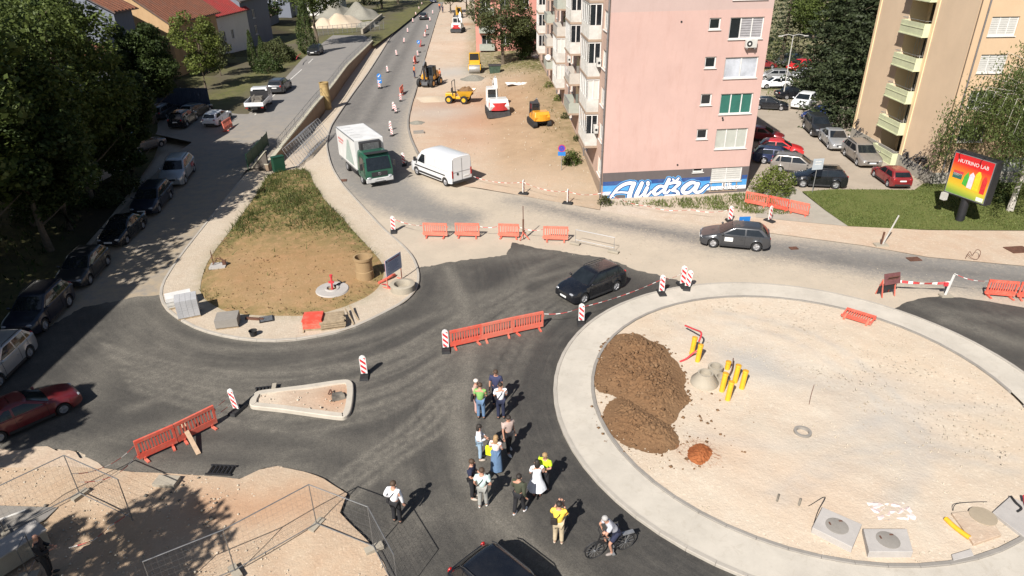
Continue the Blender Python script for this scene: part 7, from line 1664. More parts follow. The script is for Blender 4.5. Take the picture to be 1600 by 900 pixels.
p = G(1533, 814); lathe_thing('manhole_cover', 'round cover with sand over it on the dusty slab', 'manhole cover', (p.x, p.y, .21), [(.42, 0), (.42, .03), (.001, .04)], 'cover', m_conc('sandy_concrete', A(196, 180, 156), dirt=.4, sc=3)); p = G(1156, 775); lathe_thing('manhole_cover', 'flush oval concrete cover half buried in the gravel', 'manhole cover', (p.x, p.y, .09), [(.46, 0), (.46, .04), (.001, .045)], 'cover', M_SLAB); p = G(1253, 680); lathe_thing('manhole_ring', 'small open manhole ring in the middle of the gravel island', 'manhole frame', (p.x, p.y, .08), [(.34, 0), (.34, .14), (.24, .14), (.22, .02)], 'frame', M_KERBD)
hose('yellow pipe lying on the gravel beside the dusty slab', [GZ(1475, 817, .2), GZ(1490, 831, .2), GZ(1512, 847, .2)], .085, M_YPIPE, 'pipe', 'lying_pipe'); hose('dark wire loop by the left slab corner', [GZ(1270, 824, .2), GZ(1276, 808, .3), GZ(1285, 793, .5), GZ(1262, 797, .2), GZ(1250, 798, .15)], .012, M_BLACK, 'wire', 'wire'); hose('black cable bundle on the picture edge slab', [GZ(1576, 784, .26), GZ(1583, 795, .3), GZ(1592, 803, .27), GZ(1586, 808, .26)], .035, M_BLACK, 'cable', 'cable'); hose('bent rod over the dusty slab', [GZ(1487, 803, .15), GZ(1490, 799, .35), GZ(1520, 796, .35), GZ(1538, 794, .3)], .012, M_BLACK, 'rod', 'rod'); hose('thin rod planted in the gravel above the manhole frame', [GZ(1263, 637, .1), GZ(1264, 632, .5), GZ(1266, 628, .9)], .012, M_RUSTY, 'rod', 'rod'); hose('red hose end at the picture edge', [GZ(1596, 785, .3), GZ(1600, 800, .25), GZ(1606, 812, .2)], .06, M_RPIPE)
for px, lab in (((1212, 790), 'dark stake left of the slabs'), ((1246, 797), 'short black stake near the wire loop')): p = G(*px); q = MB(); q.bar((p.x, p.y, .05), (p.x + .05, p.y + .04, .5), .06); q.box((p.x, p.y, .12), (.2, .2, .08)); tag(q.build('stake', M_RUBB), lab, 'stake')
rng = np.random.default_rng(11); c0 = G(1392, 806); q = MB(); n_ = 9
V = np.array([[(i / n_ - .5) * 1.3, (j / n_ - .5) * .8, .14 + .12 * rng.uniform(0, 1)] for i in range(n_ + 1) for j in range(n_ + 1)]); V[:, :2] += rng.normal(0, .05, V[:, :2].shape) + np.array([c0.x, c0.y]); q.add(V.tolist(), [(i * (n_ + 1) + j, i * (n_ + 1) + j + 1, (i + 1) * (n_ + 1) + j + 1, (i + 1) * (n_ + 1) + j) for i in range(n_) for j in range(n_)]); tag(q.build('plastic_wrap', mat('pinkish_plastic_wrap', (.62, .50, .48), .4, 0, .25, 5)), 'crumpled pale pink plastic wrap in the gravel between the slabs', 'plastic wrap')
p = G(812, 140); V = V - V.mean(0); q = MB(); V2 = V * np.array([2.6, 1.6, 1.5]); q.add((V2 + np.array([p.x, p.y, .75])).tolist(), [(i * (n_ + 1) + j, i * (n_ + 1) + j + 1, (i + 1) * (n_ + 1) + j + 1, (i + 1) * (n_ + 1) + j) for i in range(n_) for j in range(n_)]); tag(q.build('white_sheet', M_PVC), 'crumpled white plastic sheet lying on the brown bank', 'plastic sheet')
# pallets of blocks, kerbs, timber on the sidewalk of the teardrop
def pallet(t, w, d, z=0):
    q = MB()
    for y in (-d * .42, 0, d * .42): q.box((0, y, z + .05), (w, .1, .1))
    q.build('pallet', M_WOOD, t)
p = G(297, 494); t = thing('block_pallet', 'tall cube of wrapped grey paving blocks on the teardrop sidewalk', 'pallet of blocks', (p.x, p.y, .10), R(24)); pallet(t, 1.1, 1.0); M_BLK = m_conc('grey_paving_block', A(206, 206, 208), dirt=.2, sc=3); bq = MB(); bq.box((0, 0, 0), (.262, .322, .135)); bmsh = bq.mesh('paving_block', M_BLK)
for i in range(4):
    for j in range(3):
        for k in range(7):
            if 0 < i < 3 and j == 1 and k < 6: continue
            o = obj('paving_block', bmsh, t); o.location = (-.405 + i * .27, -.33 + j * .33, .17 + k * .14)
p = G(283, 478); t = thing('panel_stack', 'stack of white wrapped boards behind the block pallet', 'board stack', (p.x, p.y, .10), R(28)); pallet(t, 1.2, .9)
for k in range(5): q = MB(); q.box((rnd.uniform(-.03, .03), rnd.uniform(-.03, .03), .15 + k * .11), (1.3, .8, .1)); q.build('board', M_PVC if k > 2 else M_PVCD, t)
p = G(358, 510); t = thing('kerb_pallet', 'low pallet of grey slabs beside the bucket', 'pallet of slabs', (p.x, p.y, .10), R(12)); pallet(t, 1.1, .9)
for j in range(4): q = MB(); q.box((0, -.36 + j * .24, .33), (1.1, .23, .44)); q.build('slab', M_KERBD, t)
p = G(397, 527); lathe_thing('bucket', 'black builders bucket on the sidewalk edge', 'bucket', (p.x, p.y, .1), [(.15, 0), (.2, .3), (.215, .3), (.18, .28), (.13, .03), (.001, .03)], 'pail', M_BLACK)
p = G(417, 502); t = thing('drain_grate', 'dark square drain cover plate lying on the sidewalk', 'drain cover', (p.x, p.y, .11), R(20)); q = MB(); q.box((0, 0, .03), (.72, .6, .05)); q.build('plate', M_DARK, t)
for k in range(5): q = MB(); q.box((0, -.22 + k * .11, .06), (.6, .04, .02)); q.build('bar', M_STEEL, t)
q = MB(); a = G(384, 497, .15); q.bar(a, G(412, 499, .15), .14, .1); tag(q.build('steel_beam', M_RUSTY), 'dark steel beam lying between the slab pallet and drain cover', 'beam')
p = G(492, 512); t = thing('barrier_stack', 'stack of folded red plastic barriers on a pallet', 'barrier stack', (p.x, p.y, .10), R(6)); pallet(t, 1.0, 1.0)
for k in range(5): q = MB(); q.box((rnd.uniform(-.02, .02), 0, .16 + k * .1), (.98, .95, .09)); q.box((0, -.3, .2 + k * .1), (.8, .08, .02)); q.build('barrier', M_BAR, t)
p = G(521, 510); t = thing('timber_stack', 'stack of weathered planks beside the red barrier stack', 'timber stack', (p.x, p.y, .10), R(14)); pallet(t, 1.2, 1.0)
for k in range(3):
    for j in range(6): q = MB(); q.box((rnd.uniform(-.08, .08), -.45 + j * .18, .18 + k * .12), (1.25, .15, .09), rnd.uniform(-.05, .05)); q.build('plank', M_WOOD, t)
for a, b, lab in (((553, 507), (541, 492), 'timber stake leaning by the plank stack'), ((474, 520), (478, 505), 'wooden stake left of the red stack'), ((560, 500), (548, 488), 'thin rod behind the plank stack')): q = MB(); q.bar(G(*a, .12), GZ(b[0], b[1], .4), .07); tag(q.build('wooden_stake', M_WOOD), lab, 'stake')
p = G(520, 457); t = lathe_thing('hydrant_shaft', 'pale concrete collar with a red hydrant pipe on the island soil', 'hydrant', (p.x, p.y, .16), [(.95, 0), (.9, .08), (.42, .1), (.38, .16), (.3, .16), (.28, .02)], 'collar', M_SLAB)
q = MB(); q.cyl((0, 0, 0), (.03, .02, .85), .055, n=10); q.box((0, 0, .5), (.3, .1, .1)); q.cyl((.03, .02, .85), (.03, .02, .95), .09, n=10); q.build('hydrant', M_RPIPE, t); hose('black hose loop beside the red hydrant pipe', [GZ(523, 455, .3), GZ(530, 450, .3), GZ(534, 447, .25), GZ(528, 443, .25)], .03, M_BLACK)
p = G(342, 420); t = thing('hydrant_slab', 'small square slab with rusty valve on the island edge', 'valve', (p.x, p.y, .16), R(10)); q = MB(); q.box((0, 0, .05), (.95, .8, .1)); q.build('slab', M_SLAB, t); q = MB(); q.tube([(-.3, .2, .1), (-.32, .25, .9), (-.3, .2, 1.0)], .03, 6); q.tube([(-.3, 0, .15), (0, .1, .5), (.35, .1, .35), (.4, 0, .1)], .035, 6); q.box((.38, 0, .2), (.2, .18, .3)); q.build('valve', M_RUSTY, t)
# information board
a, b = G(606, 451, .1), G(628, 436, .1); d = b - a; t = thing('information_board', 'blue grey site information board on thin red legs at the sidewalk corner', 'sign board', a, math.atan2(d.y, d.x)); L_ = d.length
q = MB(); 
for x in (0, L_): q.bar((x, 0, 0), (x, 0, 1.75), .04); q.bar((x, -.35, .02), (x, .35, .02), .05)
q.build('legs', M_BAR, t); q = MB(); q.box((L_ / 2, -.035, 1.25), (L_ + .1, .03, 1.0)); q.build('panel', mat('blue_grey_sign', (.30, .34, .44), .5, 0, .06, 3), t)
q = MB(); q.box((L_ / 2 + .06, -.052, 1.62), (L_ * .75, .004, .07)); q.build('print', mat('dark_red_print', (.2, .06, .09), .6), t); q = MB()
for k in range(8): q.box((L_ / 2 - .05, -.052, 1.48 - k * .075), (L_ * (.72 if k % 3 else .5), .004, .022))
q.build('text_lines', mat('blue_print', (.08, .11, .22), .6), t); q = MB(); q.box((.06, -.052, 1.62), (.09, .004, .1)); q.build('emblem', mat('dark_print', (.05, .04, .08), .6), t)
hose('red plastic offcuts under the information board', [GZ(592, 446, .15), GZ(602, 442, .2), GZ(612, 438, .3), GZ(617, 434, .2)], .09, M_BAR, 'offcut', 'plastic_offcut'); hose('thin red bent rod under the information board', [GZ(597, 447, .12), GZ(604, 452, .3), GZ(613, 457, .12)], .025, M_RPIPE, 'rod', 'rod')
# road signs
M_BLUE = mat('blue_sign_face', (.02, .16, .46), .4, 0, .06, 4); M_SGREY = mat('grey_sign_back', (.42, .46, .50), .5, .2, .08, 4)
def arrow(q, c, s, ang, y):
    pts = [(-1, .0), (-.3, .6), (-.3, .22), (1, .22), (1, -.22), (-.3, -.22), (-.3, -.6)]; ca, sa = math.cos(ang), math.sin(ang); q.add([(c[0] + s * (x * ca - z * sa), y, c[1] + s * (x * sa + z * ca)) for x, z in pts], [tuple(range(7))])
def pole_sign(name, label, px, h, faces, face=0.0, base=True, pole=.03, z=0):
    p = G(*px); t = thing(name, label, 'road sign', (p.x, p.y, z), face); q = MB(); q.cyl((0, .03, 0), (0, .03, h), pole, n=8); q.build('pole', M_STEEL, t)
    if base: q = MB(); q.box((0, 0, .06), (.5, .7, .12)); q.build('foot', M_BLACK, t)
    for (k, zc_, s, m) in faces:
        q = MB()
        if k == 'sq': q.box((0, -.015, zc_), (s, .03, s)); o = q.build('panel', m, t)
        if k == 'rect': q.box((0, -.015, zc_), (s, .03, s * .55)); o = q.build('panel', m, t)
        if k == 'disc': q.cyl((0, -.0, zc_), (0, -.03, zc_), s / 2, n=24); o = q.build('panel', m, t)
    return t
t = pole_sign('direction_sign', 'square blue sign with white left arrow behind the dark grey hatchback', (1159, 372), 1.5, [('sq', 1.15, .72, M_BLUE)], .05); q = MB(); arrow(q, (0, 1.15), .27, 0, -.034); q.build('arrow', M_PVC, t)
t = pole_sign('direction_sign', 'pair of blue arrow signs above a beacon on the centre line', (594, 138), 1.9, [('disc', 1.6, .6, M_BLUE), ('sq', .95, .6, M_BLUE)], 0); q = MB(); arrow(q, (0, 1.6), .22, R(45), -.034); arrow(q, (0, .95), .22, R(20), -.034); q.build('arrow', M_PVC, t); beacon('beacon at the foot of the blue arrow signs', (593, 138), .1)
t = pole_sign('no_stopping_sign', 'round blue and red no stopping sign beside the leafy green bush', (877, 272), 2.5, [('disc', 2.2, .62, mat('red_sign_rim', (.42, .03, .08), .4)), ('rect', 1.75, .62, M_BLUE)], -.1, False); q = MB(); q.cyl((0, -.03, 2.2), (0, -.036, 2.2), .25, n=24); q.build('disc', mat('violet_blue_face', (.05, .05, .34), .4), t); q = MB(); q.bar((-.17, -.04, 2.37), (.17, -.04, 2.03), .06, .008); q.build('bar', _MC['red_sign_rim'], t)
t = pole_sign('round_sign', 'round blue sign at the works edge beside the far main road', (655, 82), 2.0, [('disc', 1.7, .6, M_BLUE)], -.1); q = MB(); arrow(q, (0, 1.7), .2, R(225), -.034); q.build('arrow', M_PVC, t)
t = pole_sign('car_park_sign', 'pale blue rectangular sign on a thin pole beside the broadside black SUV', (1269, 302), 2.7, [('sq', 2.3, .85, M_SGREY)], R(8), False)
for x in (-.16,): q = MB(); q.box((0, -.034, 2.5), (.5, .006, .06)); q.box((0, -.034, 2.3), (.5, .006, .06)); q.build('print', M_PVC, t)
p = G(1376, 384); t = thing('marker_post', 'tilted white marker post with rubber foot on the right pavement', 'marker post', p, 0); q = MB(); q.box((0, 0, .06), (.8, .5, .12)); q.build('foot', M_CONC2, t); q = MB(); q.bar((.1, 0, .1), (.75, .15, 2.0), .06); q.build('post', M_PVCD, t); q = MB(); q.bar((0, 0, .1), (.02, 0, .95), .09); q.build('stub', M_RUSTY, t)
p = G(818, 374); t = thing('leaning_post', 'tall thin red post with dark feet among the barriers across the road', 'post', p, .2); q = MB(); q.bar((0, 0, .02), (.0, .1, 2.3), .045); q.bar((-.02, 0, .6), (.0, .05, 1.4), .1); q.build('post', M_RUSTY, t); q = MB(); q.bar((-.3, -.2, .04), (.1, .1, .6), .06); q.bar((.35, -.15, .04), (-.05, .1, .5), .06); q.bar((.3, .3, .04), (-.05, .0, .6), .06); q.build('leg', M_BAR, t)
a, b = G(899, 381), G(959, 394); d = b - a; t = thing('steel_frame', 'bare grey steel fence frame standing on two concrete feet', 'fence frame', a, math.atan2(d.y, d.x)); L_ = d.length; q = MB(); q.tube([(0, 0, .1), (0, 0, 1.0), (L_, 0, 1.0), (L_, 0, .1)], .022, 6); q.tube([(0, 0, .3), (L_, 0, .3)], .018, 6); q.build('frame', M_STEEL, t)
for x in (0, L_): q = MB(); q.box((x, -.05, .07), (.7, .3, .14)); q.build('foot', M_CONC2, t, bevel=.02)
p = G(1385, 461); t = thing('sign_board', 'dark red brown board on low legs beyond the roundabout', 'sign board', p, R(14)); q = MB(); q.box((.1, 0, 1.0), (1.0, .05, .62), tilt=Matrix.Rotation(R(-18), 3, 'X')); q.build('panel', mat('dark_red_board', (.13, .05, .05), .6, 0, .25, 5), t); q = MB(); q.box((-.1, -.02, .5), (1.1, .06, .28)); q.build('lower_board', M_DARK, t); q = MB()
for x in (-.45, .35): q.bar((x, -.2, 0), (x, .05, 1.0), .05); q.bar((x, .3, 0), (x, .05, .9), .05)
q.build('leg', M_BAR, t)
q = MB()
for k in range(3): q.box((.1, -.045 + .06 * (k - 1), 1.16 - k * .15), (.7, .01, .05))
q.build('print', M_RUSTY, t)
p = G(1476, 463); t = thing('marker_post', 'white tilted post with a red black reflector beyond the roundabout', 'marker post', p, 0); q = MB(); q.bar((0, 0, .05), (.2, .05, 1.3), .08); q.build('post', M_PVC, t); q = MB(); q.box((-.12, 0, .75), (.22, .08, .22)); q.build('reflector', M_DRED if False else M_RPIPE, t); q = MB(); q.box((.05, 0, .05), (.6, .4, .1)); q.build('foot', M_CONC2, t)
hose('tangle of thin rusty wire on the right pavement', [GZ(1508, 405, .05), GZ(1513, 400, .3), GZ(1518, 402, .15), GZ(1524, 398, .35), GZ(1530, 401, .3), GZ(1527, 406, .06), GZ(1518, 406, .1), GZ(1511, 403, .2)], .018, M_RUSTY, 'wire', 'wire_tangle')
for px, a_, lab in (((1428, 405), (.75, .5), 'small square gully cover at the road edge'), ((1590, 391), (1.3, .9), 'dark steel plate on the right pavement near the picture edge'), ((1240, 388), (.5, .35), 'small oval gully in the dusty road'), ((537, 282), (.5, .5), 'dark gully grate in the main road beside the truck')): p = G(*px); q = MB(); q.box((p.x, p.y, .045 if px[0] > 1560 else .012), (*a_, .05), .1); tag(q.build('gully_cover', M_RUSTY), lab, 'gully cover')
# billboard
p = G(1497, 346); t = thing('billboard', 'square billboard with a red and orange poster on one thick black post', 'billboard', (p.x, p.y, 0), R(-70)); M_BB = mat('black_billboard_steel', (.022, .022, .026), .5, .2, .2, 4); q = MB(); q.cyl((0, .1, -.1), (0, .1, 2.0), .27, n=20); q.build('post', M_BB, t, 40); q = MB(); q.box((0, .1, 3.15), (3.06, .6, 2.98)); q.build('case', M_BB, t, bevel=.03)
q = MB(); F_ = Face((-1.45, -.20, 1.76), (1, 0, 0), (0, -1, 0)); W_ = 2.9; F_.box(q, 0, W_, 0, .04, .0, .03); F_.box(q, 0, W_, 2.74, 2.78, 0, .03); F_.box(q, 0, .04, .04, 2.74, 0, .03); F_.box(q, W_ - .04, W_, .04, 2.74, 0, .03); q.build('frame', M_STEEL, t)
tt = NT('poster_print'); sp = tt.n('ShaderNodeSeparateXYZ'); tt.l(tt.coord(), sp.inputs[0]); hN = tt.math('ADD', sp.outputs[2], tt.math('MULTIPLY', sp.outputs[0], .08)); cr = tt.n('ShaderNodeValToRGB'); tt.l(tt.rng(hN, 1.8, 4.55), cr.inputs[0]); e = cr.color_ramp.elements
e[0].position = 0; e[0].color = (.16, .28, .05, 1); e[1].position = 1; e[1].color = (.48, .015, .02, 1)
for ps, cl in ((.16, (.45, .42, .04, 1)), (.34, (.75, .33, .02, 1)), (.58, (.70, .14, .02, 1)), (.75, (.55, .02, .02, 1))): x = e.new(ps); x.color = cl
tt.out(cr.outputs[0], .35); q = MB(); F_.quad(q, .04, W_ - .04, .04, 2.74, .02); po = q.build('poster', tt.m, t)
wall_text('NUTRINO LAB', F_, W_ / 2, 2.2, .34, M_PVC, 'poster_lettering', t, .026, 0, .004, 1.0)
def blob(nm, col, pts): q = MB(); q.add([F_.p(u, z, .028) for u, z in pts], [tuple(range(len(pts)))]); q.build(nm, mat('print_' + nm + str(len(_MC)), col, .4), t)
box_ = lambda u0, u1, z0, z1: [(u0, z0), (u1, z0), (u1, z1), (u0, z1)]
blob('printed_box', (.03, .12, .10), box_(.25, .95, 1.1, 1.45)); blob('printed_box', (.6, .6, .6), box_(.3, .95, 1.3, 1.45)); blob('printed_box', (.5, .05, .06), box_(.25, 1.0, 1.46, 1.62)); blob('printed_pack', (.06, .34, .05), [(1.05, .85), (1.4, .75), (1.45, 1.4), (1.3, 1.75), (1.1, 1.4)]); blob('printed_pack', (.68, .55, .62), [(1.42, .72), (1.78, .68), (1.8, 1.6), (1.62, 1.8), (1.45, 1.6)]); blob('printed_bottle', (.62, .52, .03), [(1.84, .66), (2.25, .66), (2.25, 1.7), (2.12, 1.95), (1.98, 1.95), (1.84, 1.7)]); blob('printed_bottle', (.52, .03, .03), [(2.38, .6), (2.72, .6), (2.72, 1.5), (2.62, 1.75), (2.48, 1.75), (2.38, 1.5)]); blob('printed_corner_tag', (.62, .66, .6), box_(2.3, 2.8, .08, .34))
q = MB(); q.box((-1.3, -.3, 1.45), (.35, .3, .5)); q.build('floodlight', M_PVCD, t); q = MB(); q.tube([(-1.0, 0, 4.6), (-.9, -.5, 4.75), (-.6, -.7, 4.7)], .03, 6); q.tube([(.6, 0, 4.6), (.7, -.5, 4.75), (.9, -.7, 4.7)], .03, 6); q.build('lamp_arm', M_BB, t)
# street lamp in the car park
p = G(1223, 155); t = thing('street_lamp', 'thin double armed street lamp in the car park', 'street lamp', p); q = MB(); q.cyl((0, 0, 0), (0, 0, 7.2), .07, .045, 8); q.tube([(-1.3, 0, 7.15), (-.6, 0, 7.3), (0, 0, 7.15), (.6, 0, 7.3), (1.3, 0, 7.15)], .035, 6); q.build('pole', M_PVCD, t)
for x in (-1.45, 1.45): q = MB(); q.box((x, 0, 7.12), (.5, .2, .09)); q.build('lamp_head', M_PVCD, t)
p = G(1333, 196); t = thing('utility_cabinet', 'pale concrete utility cabinet at the corner of the beige block', 'cabinet', (p.x - .6, p.y + .5, 0), R(5)); q = MB(); q.box((0, 0, .85), (1.5, .9, 1.7)); q.build('body', M_CONC2, t, bevel=.02); q = MB(); q.box((0, 0, 1.74), (1.6, 1.0, .1)); q.build('cap', M_CONC2, t)
# site fence of mesh panels, lower left
M_FEN = mat('fence_tube_steel', (.22, .22, .22), .5, .6, .2, 6)
def fence_panel(label, a, b, h=1.9, foot=True, z=.08, wires=True):
    a, b = Vector(a), Vector(b); d = b - a; t = thing('fence_panel', label, 'fence panel', a, math.atan2(d.y, d.x), 'mesh fence panels of the site'); L_ = math.hypot(d.x, d.y); t.rotation_euler = (0, -math.atan2(d.z, L_), math.atan2(d.y, d.x)); q = MB(); q.tube([(0, 0, .02), (0, 0, h), (L_, 0, h), (L_, 0, .02)], .021, 6); q.tube([(0, 0, .15), (L_, 0, .15)], .018, 6); q.build('frame', M_FEN, t)
    if wires:
        q = MB(); n = int(L_ / .16)
        for i in range(1, n): q.bar((L_ * i / n, 0, .15), (L_ * i / n, 0, h), .0028)
        for k in range(1, 8): q.bar((0, 0, .15 + k * (h - .15) / 8), (L_, 0, .15 + k * (h - .15) / 8), .0028)
        tag(q.build('wire_mesh', M_FEN, t), kind='stuff')
    if foot: q = MB(); q.box((0, 0, .05), (.25, .6, .14)); q.build('foot', M_CONC2, t)
    return t
fp = [GZ(11, 838, .1), GZ(127, 778, .1), GZ(209, 817, .1)]; fence_panel('mesh fence panel beside the parking bay', fp[0], fp[1]); fence_panel('mesh fence panel with loose tape next to the rubble', fp[1], fp[2])
f2 = [GZ(250, 950, .1), GZ(369, 899, .1), GZ(496, 826, .1), GZ(585, 862, .1), GZ(625, 940, .1)]; fence_panel('mesh fence panel in the shade at the bottom edge', f2[0], f2[1]); fence_panel('long mesh fence panel on the orange dirt', f2[1], f2[2]); fence_panel('mesh fence panel crossing the asphalt edge', f2[2], f2[3]); fence_panel('last mesh fence panel at the bottom edge of the asphalt', f2[3], f2[4])
fence_panel('short mesh gate piece beside the man in black', GZ(48, 905, .1), GZ(60, 880, .1), 1.2)
# stacked fence panels against the retaining wall, green bin, green railing
for i in range(11):
    a = G(462 + i * 3.4, 262 - i * 3.6, .1); b = G(426 + i * 3.0, 254 - i * 5.4, .1); d = Vector((b.x - a.x, b.y - a.y, 0)); t = thing('stored_fence_panel', 'grey mesh fence panel in the row leaning against the retaining wall', 'fence panel', a, 0, 'stored fence panels by the wall'); q = MB(); L_ = 2.6; u = Vector((-.95, .15, 1.6)); v = Vector((.25, 1.0, .12)).normalized() * L_
    c_ = [Vector(), v, v + u, u]; q.tube(c_, .03, 5, True)
    for k in range(1, 9): q.bar(v * k / 9, v * k / 9 + u, .008)
    q.bar(u * .5, u * .5 + v, .012); q.build('frame', M_STEEL, t)
p = G(432, 270); t = thing('green_bin', 'dark green metal box at the end of the retaining wall', 'container', (p.x + .25, p.y + .1, .1), R(40)); M_GRN = mat('dark_green_paint', (.008, .052, .028), .5, .1, .15, 4); q = MB(); q.box((0, 0, .65), (1.0, .5, 1.25)); q.build('body', M_GRN, t, bevel=.02); q = MB(); q.box((0, 0, 1.3), (1.06, .56, .06)); q.build('lid', M_GRN, t)
a, b = GS(388, 264), GS(420, 228); d = b - a; t = thing('green_railing', 'dark green sheet railing above the wing wall', 'railing', a, math.atan2(d.y, d.x)); L_ = math.hypot(d.x, d.y); dz = b.z - a.z; n = 4
for i in range(n): q = MB(); x0, x1 = L_ * i / n + .03, L_ * (i + 1) / n - .03; z0, z1 = dz * x0 / L_, dz * x1 / L_; q.loft([[(x0, -.02, z0 + .2), (x1, -.02, z1 + .2), (x1, -.02, z1 + 1.25), (x0, -.02, z0 + 1.25)], [(x0, .02, z0 + .2), (x1, .02, z1 + .2), (x1, .02, z1 + 1.25), (x0, .02, z0 + 1.25)]]); q.build('panel', M_GRN, t)
for i in range(n + 1): q = MB(); x = L_ * i / n; q.bar((x, 0, dz * x / L_ - .1), (x, 0, dz * x / L_ + 1.35), .06); q.build('post', M_GRN, t)
t = thing('wall_railing', 'thin dark mesh railing along the top of the retaining wall', 'railing'); q = MB(); qp = MB(); WP = [Vector((x - .18, y, tops[i] + .06)) for i, (x, y) in enumerate(WS)]
for a, b in zip(WP[2:], WP[3:]):
    for hz in (.45, .9): q.bar(a + Vector((0, 0, hz)), b + Vector((0, 0, hz)), .03)
    n = max(1, int((b - a).length / .5))
    for k in range(n): c_ = a.lerp(b, k / n); (qp if k == 0 else q).bar(c_, c_ + Vector((0, 0, .92)), .05 if k == 0 else .02)
q.build('rail', M_FEN, t); tag(qp.build('post', M_FEN, t), kind='stuff')
# metal cabinet, rubble block, plank, yard fence
pa, pb = G(-6, 868, .75), G(56, 830, .75); d = pb - pa; t = thing('metal_cabinet', 'long pale grey metal cabinet in the lower left corner', 'cabinet', ((pa.x + pb.x) / 2, (pa.y + pb.y) / 2, .1), math.atan2(d.y, d.x)); q = MB(); q.box((-.3, 0, .42), (2.1, .75, .68)); q.build('body', M_CONC2, t, bevel=.03); q = MB(); q.box((-.3, 0, .78), (2.16, .8, .05)); q.build('lid', M_SLAB, t); q = MB(); q.box((-.3, -.2, .05), (1.9, .1, .12)); q.box((-.3, .2, .05), (1.9, .1, .12)); q.build('skid', M_DARK, t)
q = MB(); q.bar(GZ(288, 676, .62), GZ(311, 711, .04), .17, .05); tag(q.build('wooden_plank', mat('pale_prop_plank', (.42, .30, .20), .8, 0, .2, 4)), 'wooden plank propping the red barrier from behind', 'plank')
p = G(262, 757); t = thing('concrete_block', 'flat grey concrete block on the orange dirt near the kerb', 'concrete block', (p.x, p.y, .06), R(-6)); q = MB(); q.box((0, 0, .08), (.85, .5, .18)); q.build('block', M_CONC2, t, bevel=.01)
p = G(346, 737); t = thing('gully_grate', 'dark gully grate lying at the asphalt edge', 'gully grate', (p.x, p.y, .05), R(-5)); q = MB()
for k in range(6): q.box((-.4 + k * .16, 0, .04), (.05, .45, .06))
q.box((0, -.24, .04), (1.0, .05, .06)); q.box((0, .24, .04), (1.0, .05, .06)); q.build('grate', M_DARK, t)
p = G(412, 611); t = thing('gully_grate', 'dark gully grate at the tip of the triangular traffic island', 'gully grate', (p.x, p.y, .02), R(10)); q = MB()
for k in range(5): q.box((-.3 + k * .15, 0, .05), (.04, .4, .06))
q.box((0, -.2, .05), (.75, .05, .06)); q.box((0, .2, .05), (.75, .05, .06)); q.build('grate', M_DARK, t); q = MB(); q.box((.48, 0, .1), (.18, .4, .22)); q.build('block', M_CONC2, t)
p = G(529, 625); t = thing('stone_block', 'broken grey concrete lump in the triangular traffic island', 'rubble', (p.x, p.y, .14), .4); q = MB(); q.loft([[(-.3, -.2, 0), (.3, -.25, 0), (.28, .22, 0), (-.25, .2, 0)], [(-.24, -.15, .18), (.26, -.18, .22), (.2, .18, .15), (-.2, .16, .2)]]); q.build('lump', M_RUBB, t); hose('rusty scrap beside the broken lump on the traffic island', [GZ(514, 622, .2), GZ(518, 618, .32), GZ(520, 624, .2)], .03, M_RUSTY, 'scrap', 'scrap')
a, b = GS(498, 56), GS(600, 46); t = thing('yard_fence', 'dark mesh fence with gate in front of the gravel heaps', 'fence', (0, 0, 0)); q = MB(); qm = MB(); n = 14
for i in range(n + 1): c_ = a.lerp(b, i / n); qm.bar(c_, c_ + Vector((0, 0, 1.7)), .07)
for hz in (.15, .6, 1.1, 1.65): q.bar(a + Vector((0, 0, hz)), b + Vector((0, 0, hz)), .04)
for i in range(80): c_ = a.lerp(b, i / 80); q.bar(c_ + Vector((0, 0, .15)), c_ + Vector((0, 0, 1.65)), .015)
tag(q.build('mesh', M_FEN, t), kind='stuff'); tag(qm.build('post', M_FEN, t), kind='stuff')
t = thing('yard_wall', 'pale concrete block wall beside the grassy road verge', 'wall', (0, 0, 0)); c0, c1 = GS(566, 53), G(597, 27, .4); q = MB()
for i in range(12): u, v = c0.lerp(c1, i / 12), c0.lerp(c1, (i + .94) / 12); q = MB(); q.bar(u + Vector((0, 0, .4)), v + Vector((0, 0, .4)), .4, .9); q.build('block', M_CONC2, t)
hose('red handrail beside the brown garden entrance', [GS(463, 92, 1.0), GS(465, 88, 1.0), GS(470, 84, 1.0)], .05, M_RPIPE, 'handrail', 'handrail')
a, b = G(655, 178), G(661, 177); q = MB(); q.bar(G(646, 207, .1), G(662, 206, .1), .5, .25); tag(q.build('slab_row', M_KERBD), 'grey kerb pieces laid in a row beside the site kerb', 'kerb pieces')
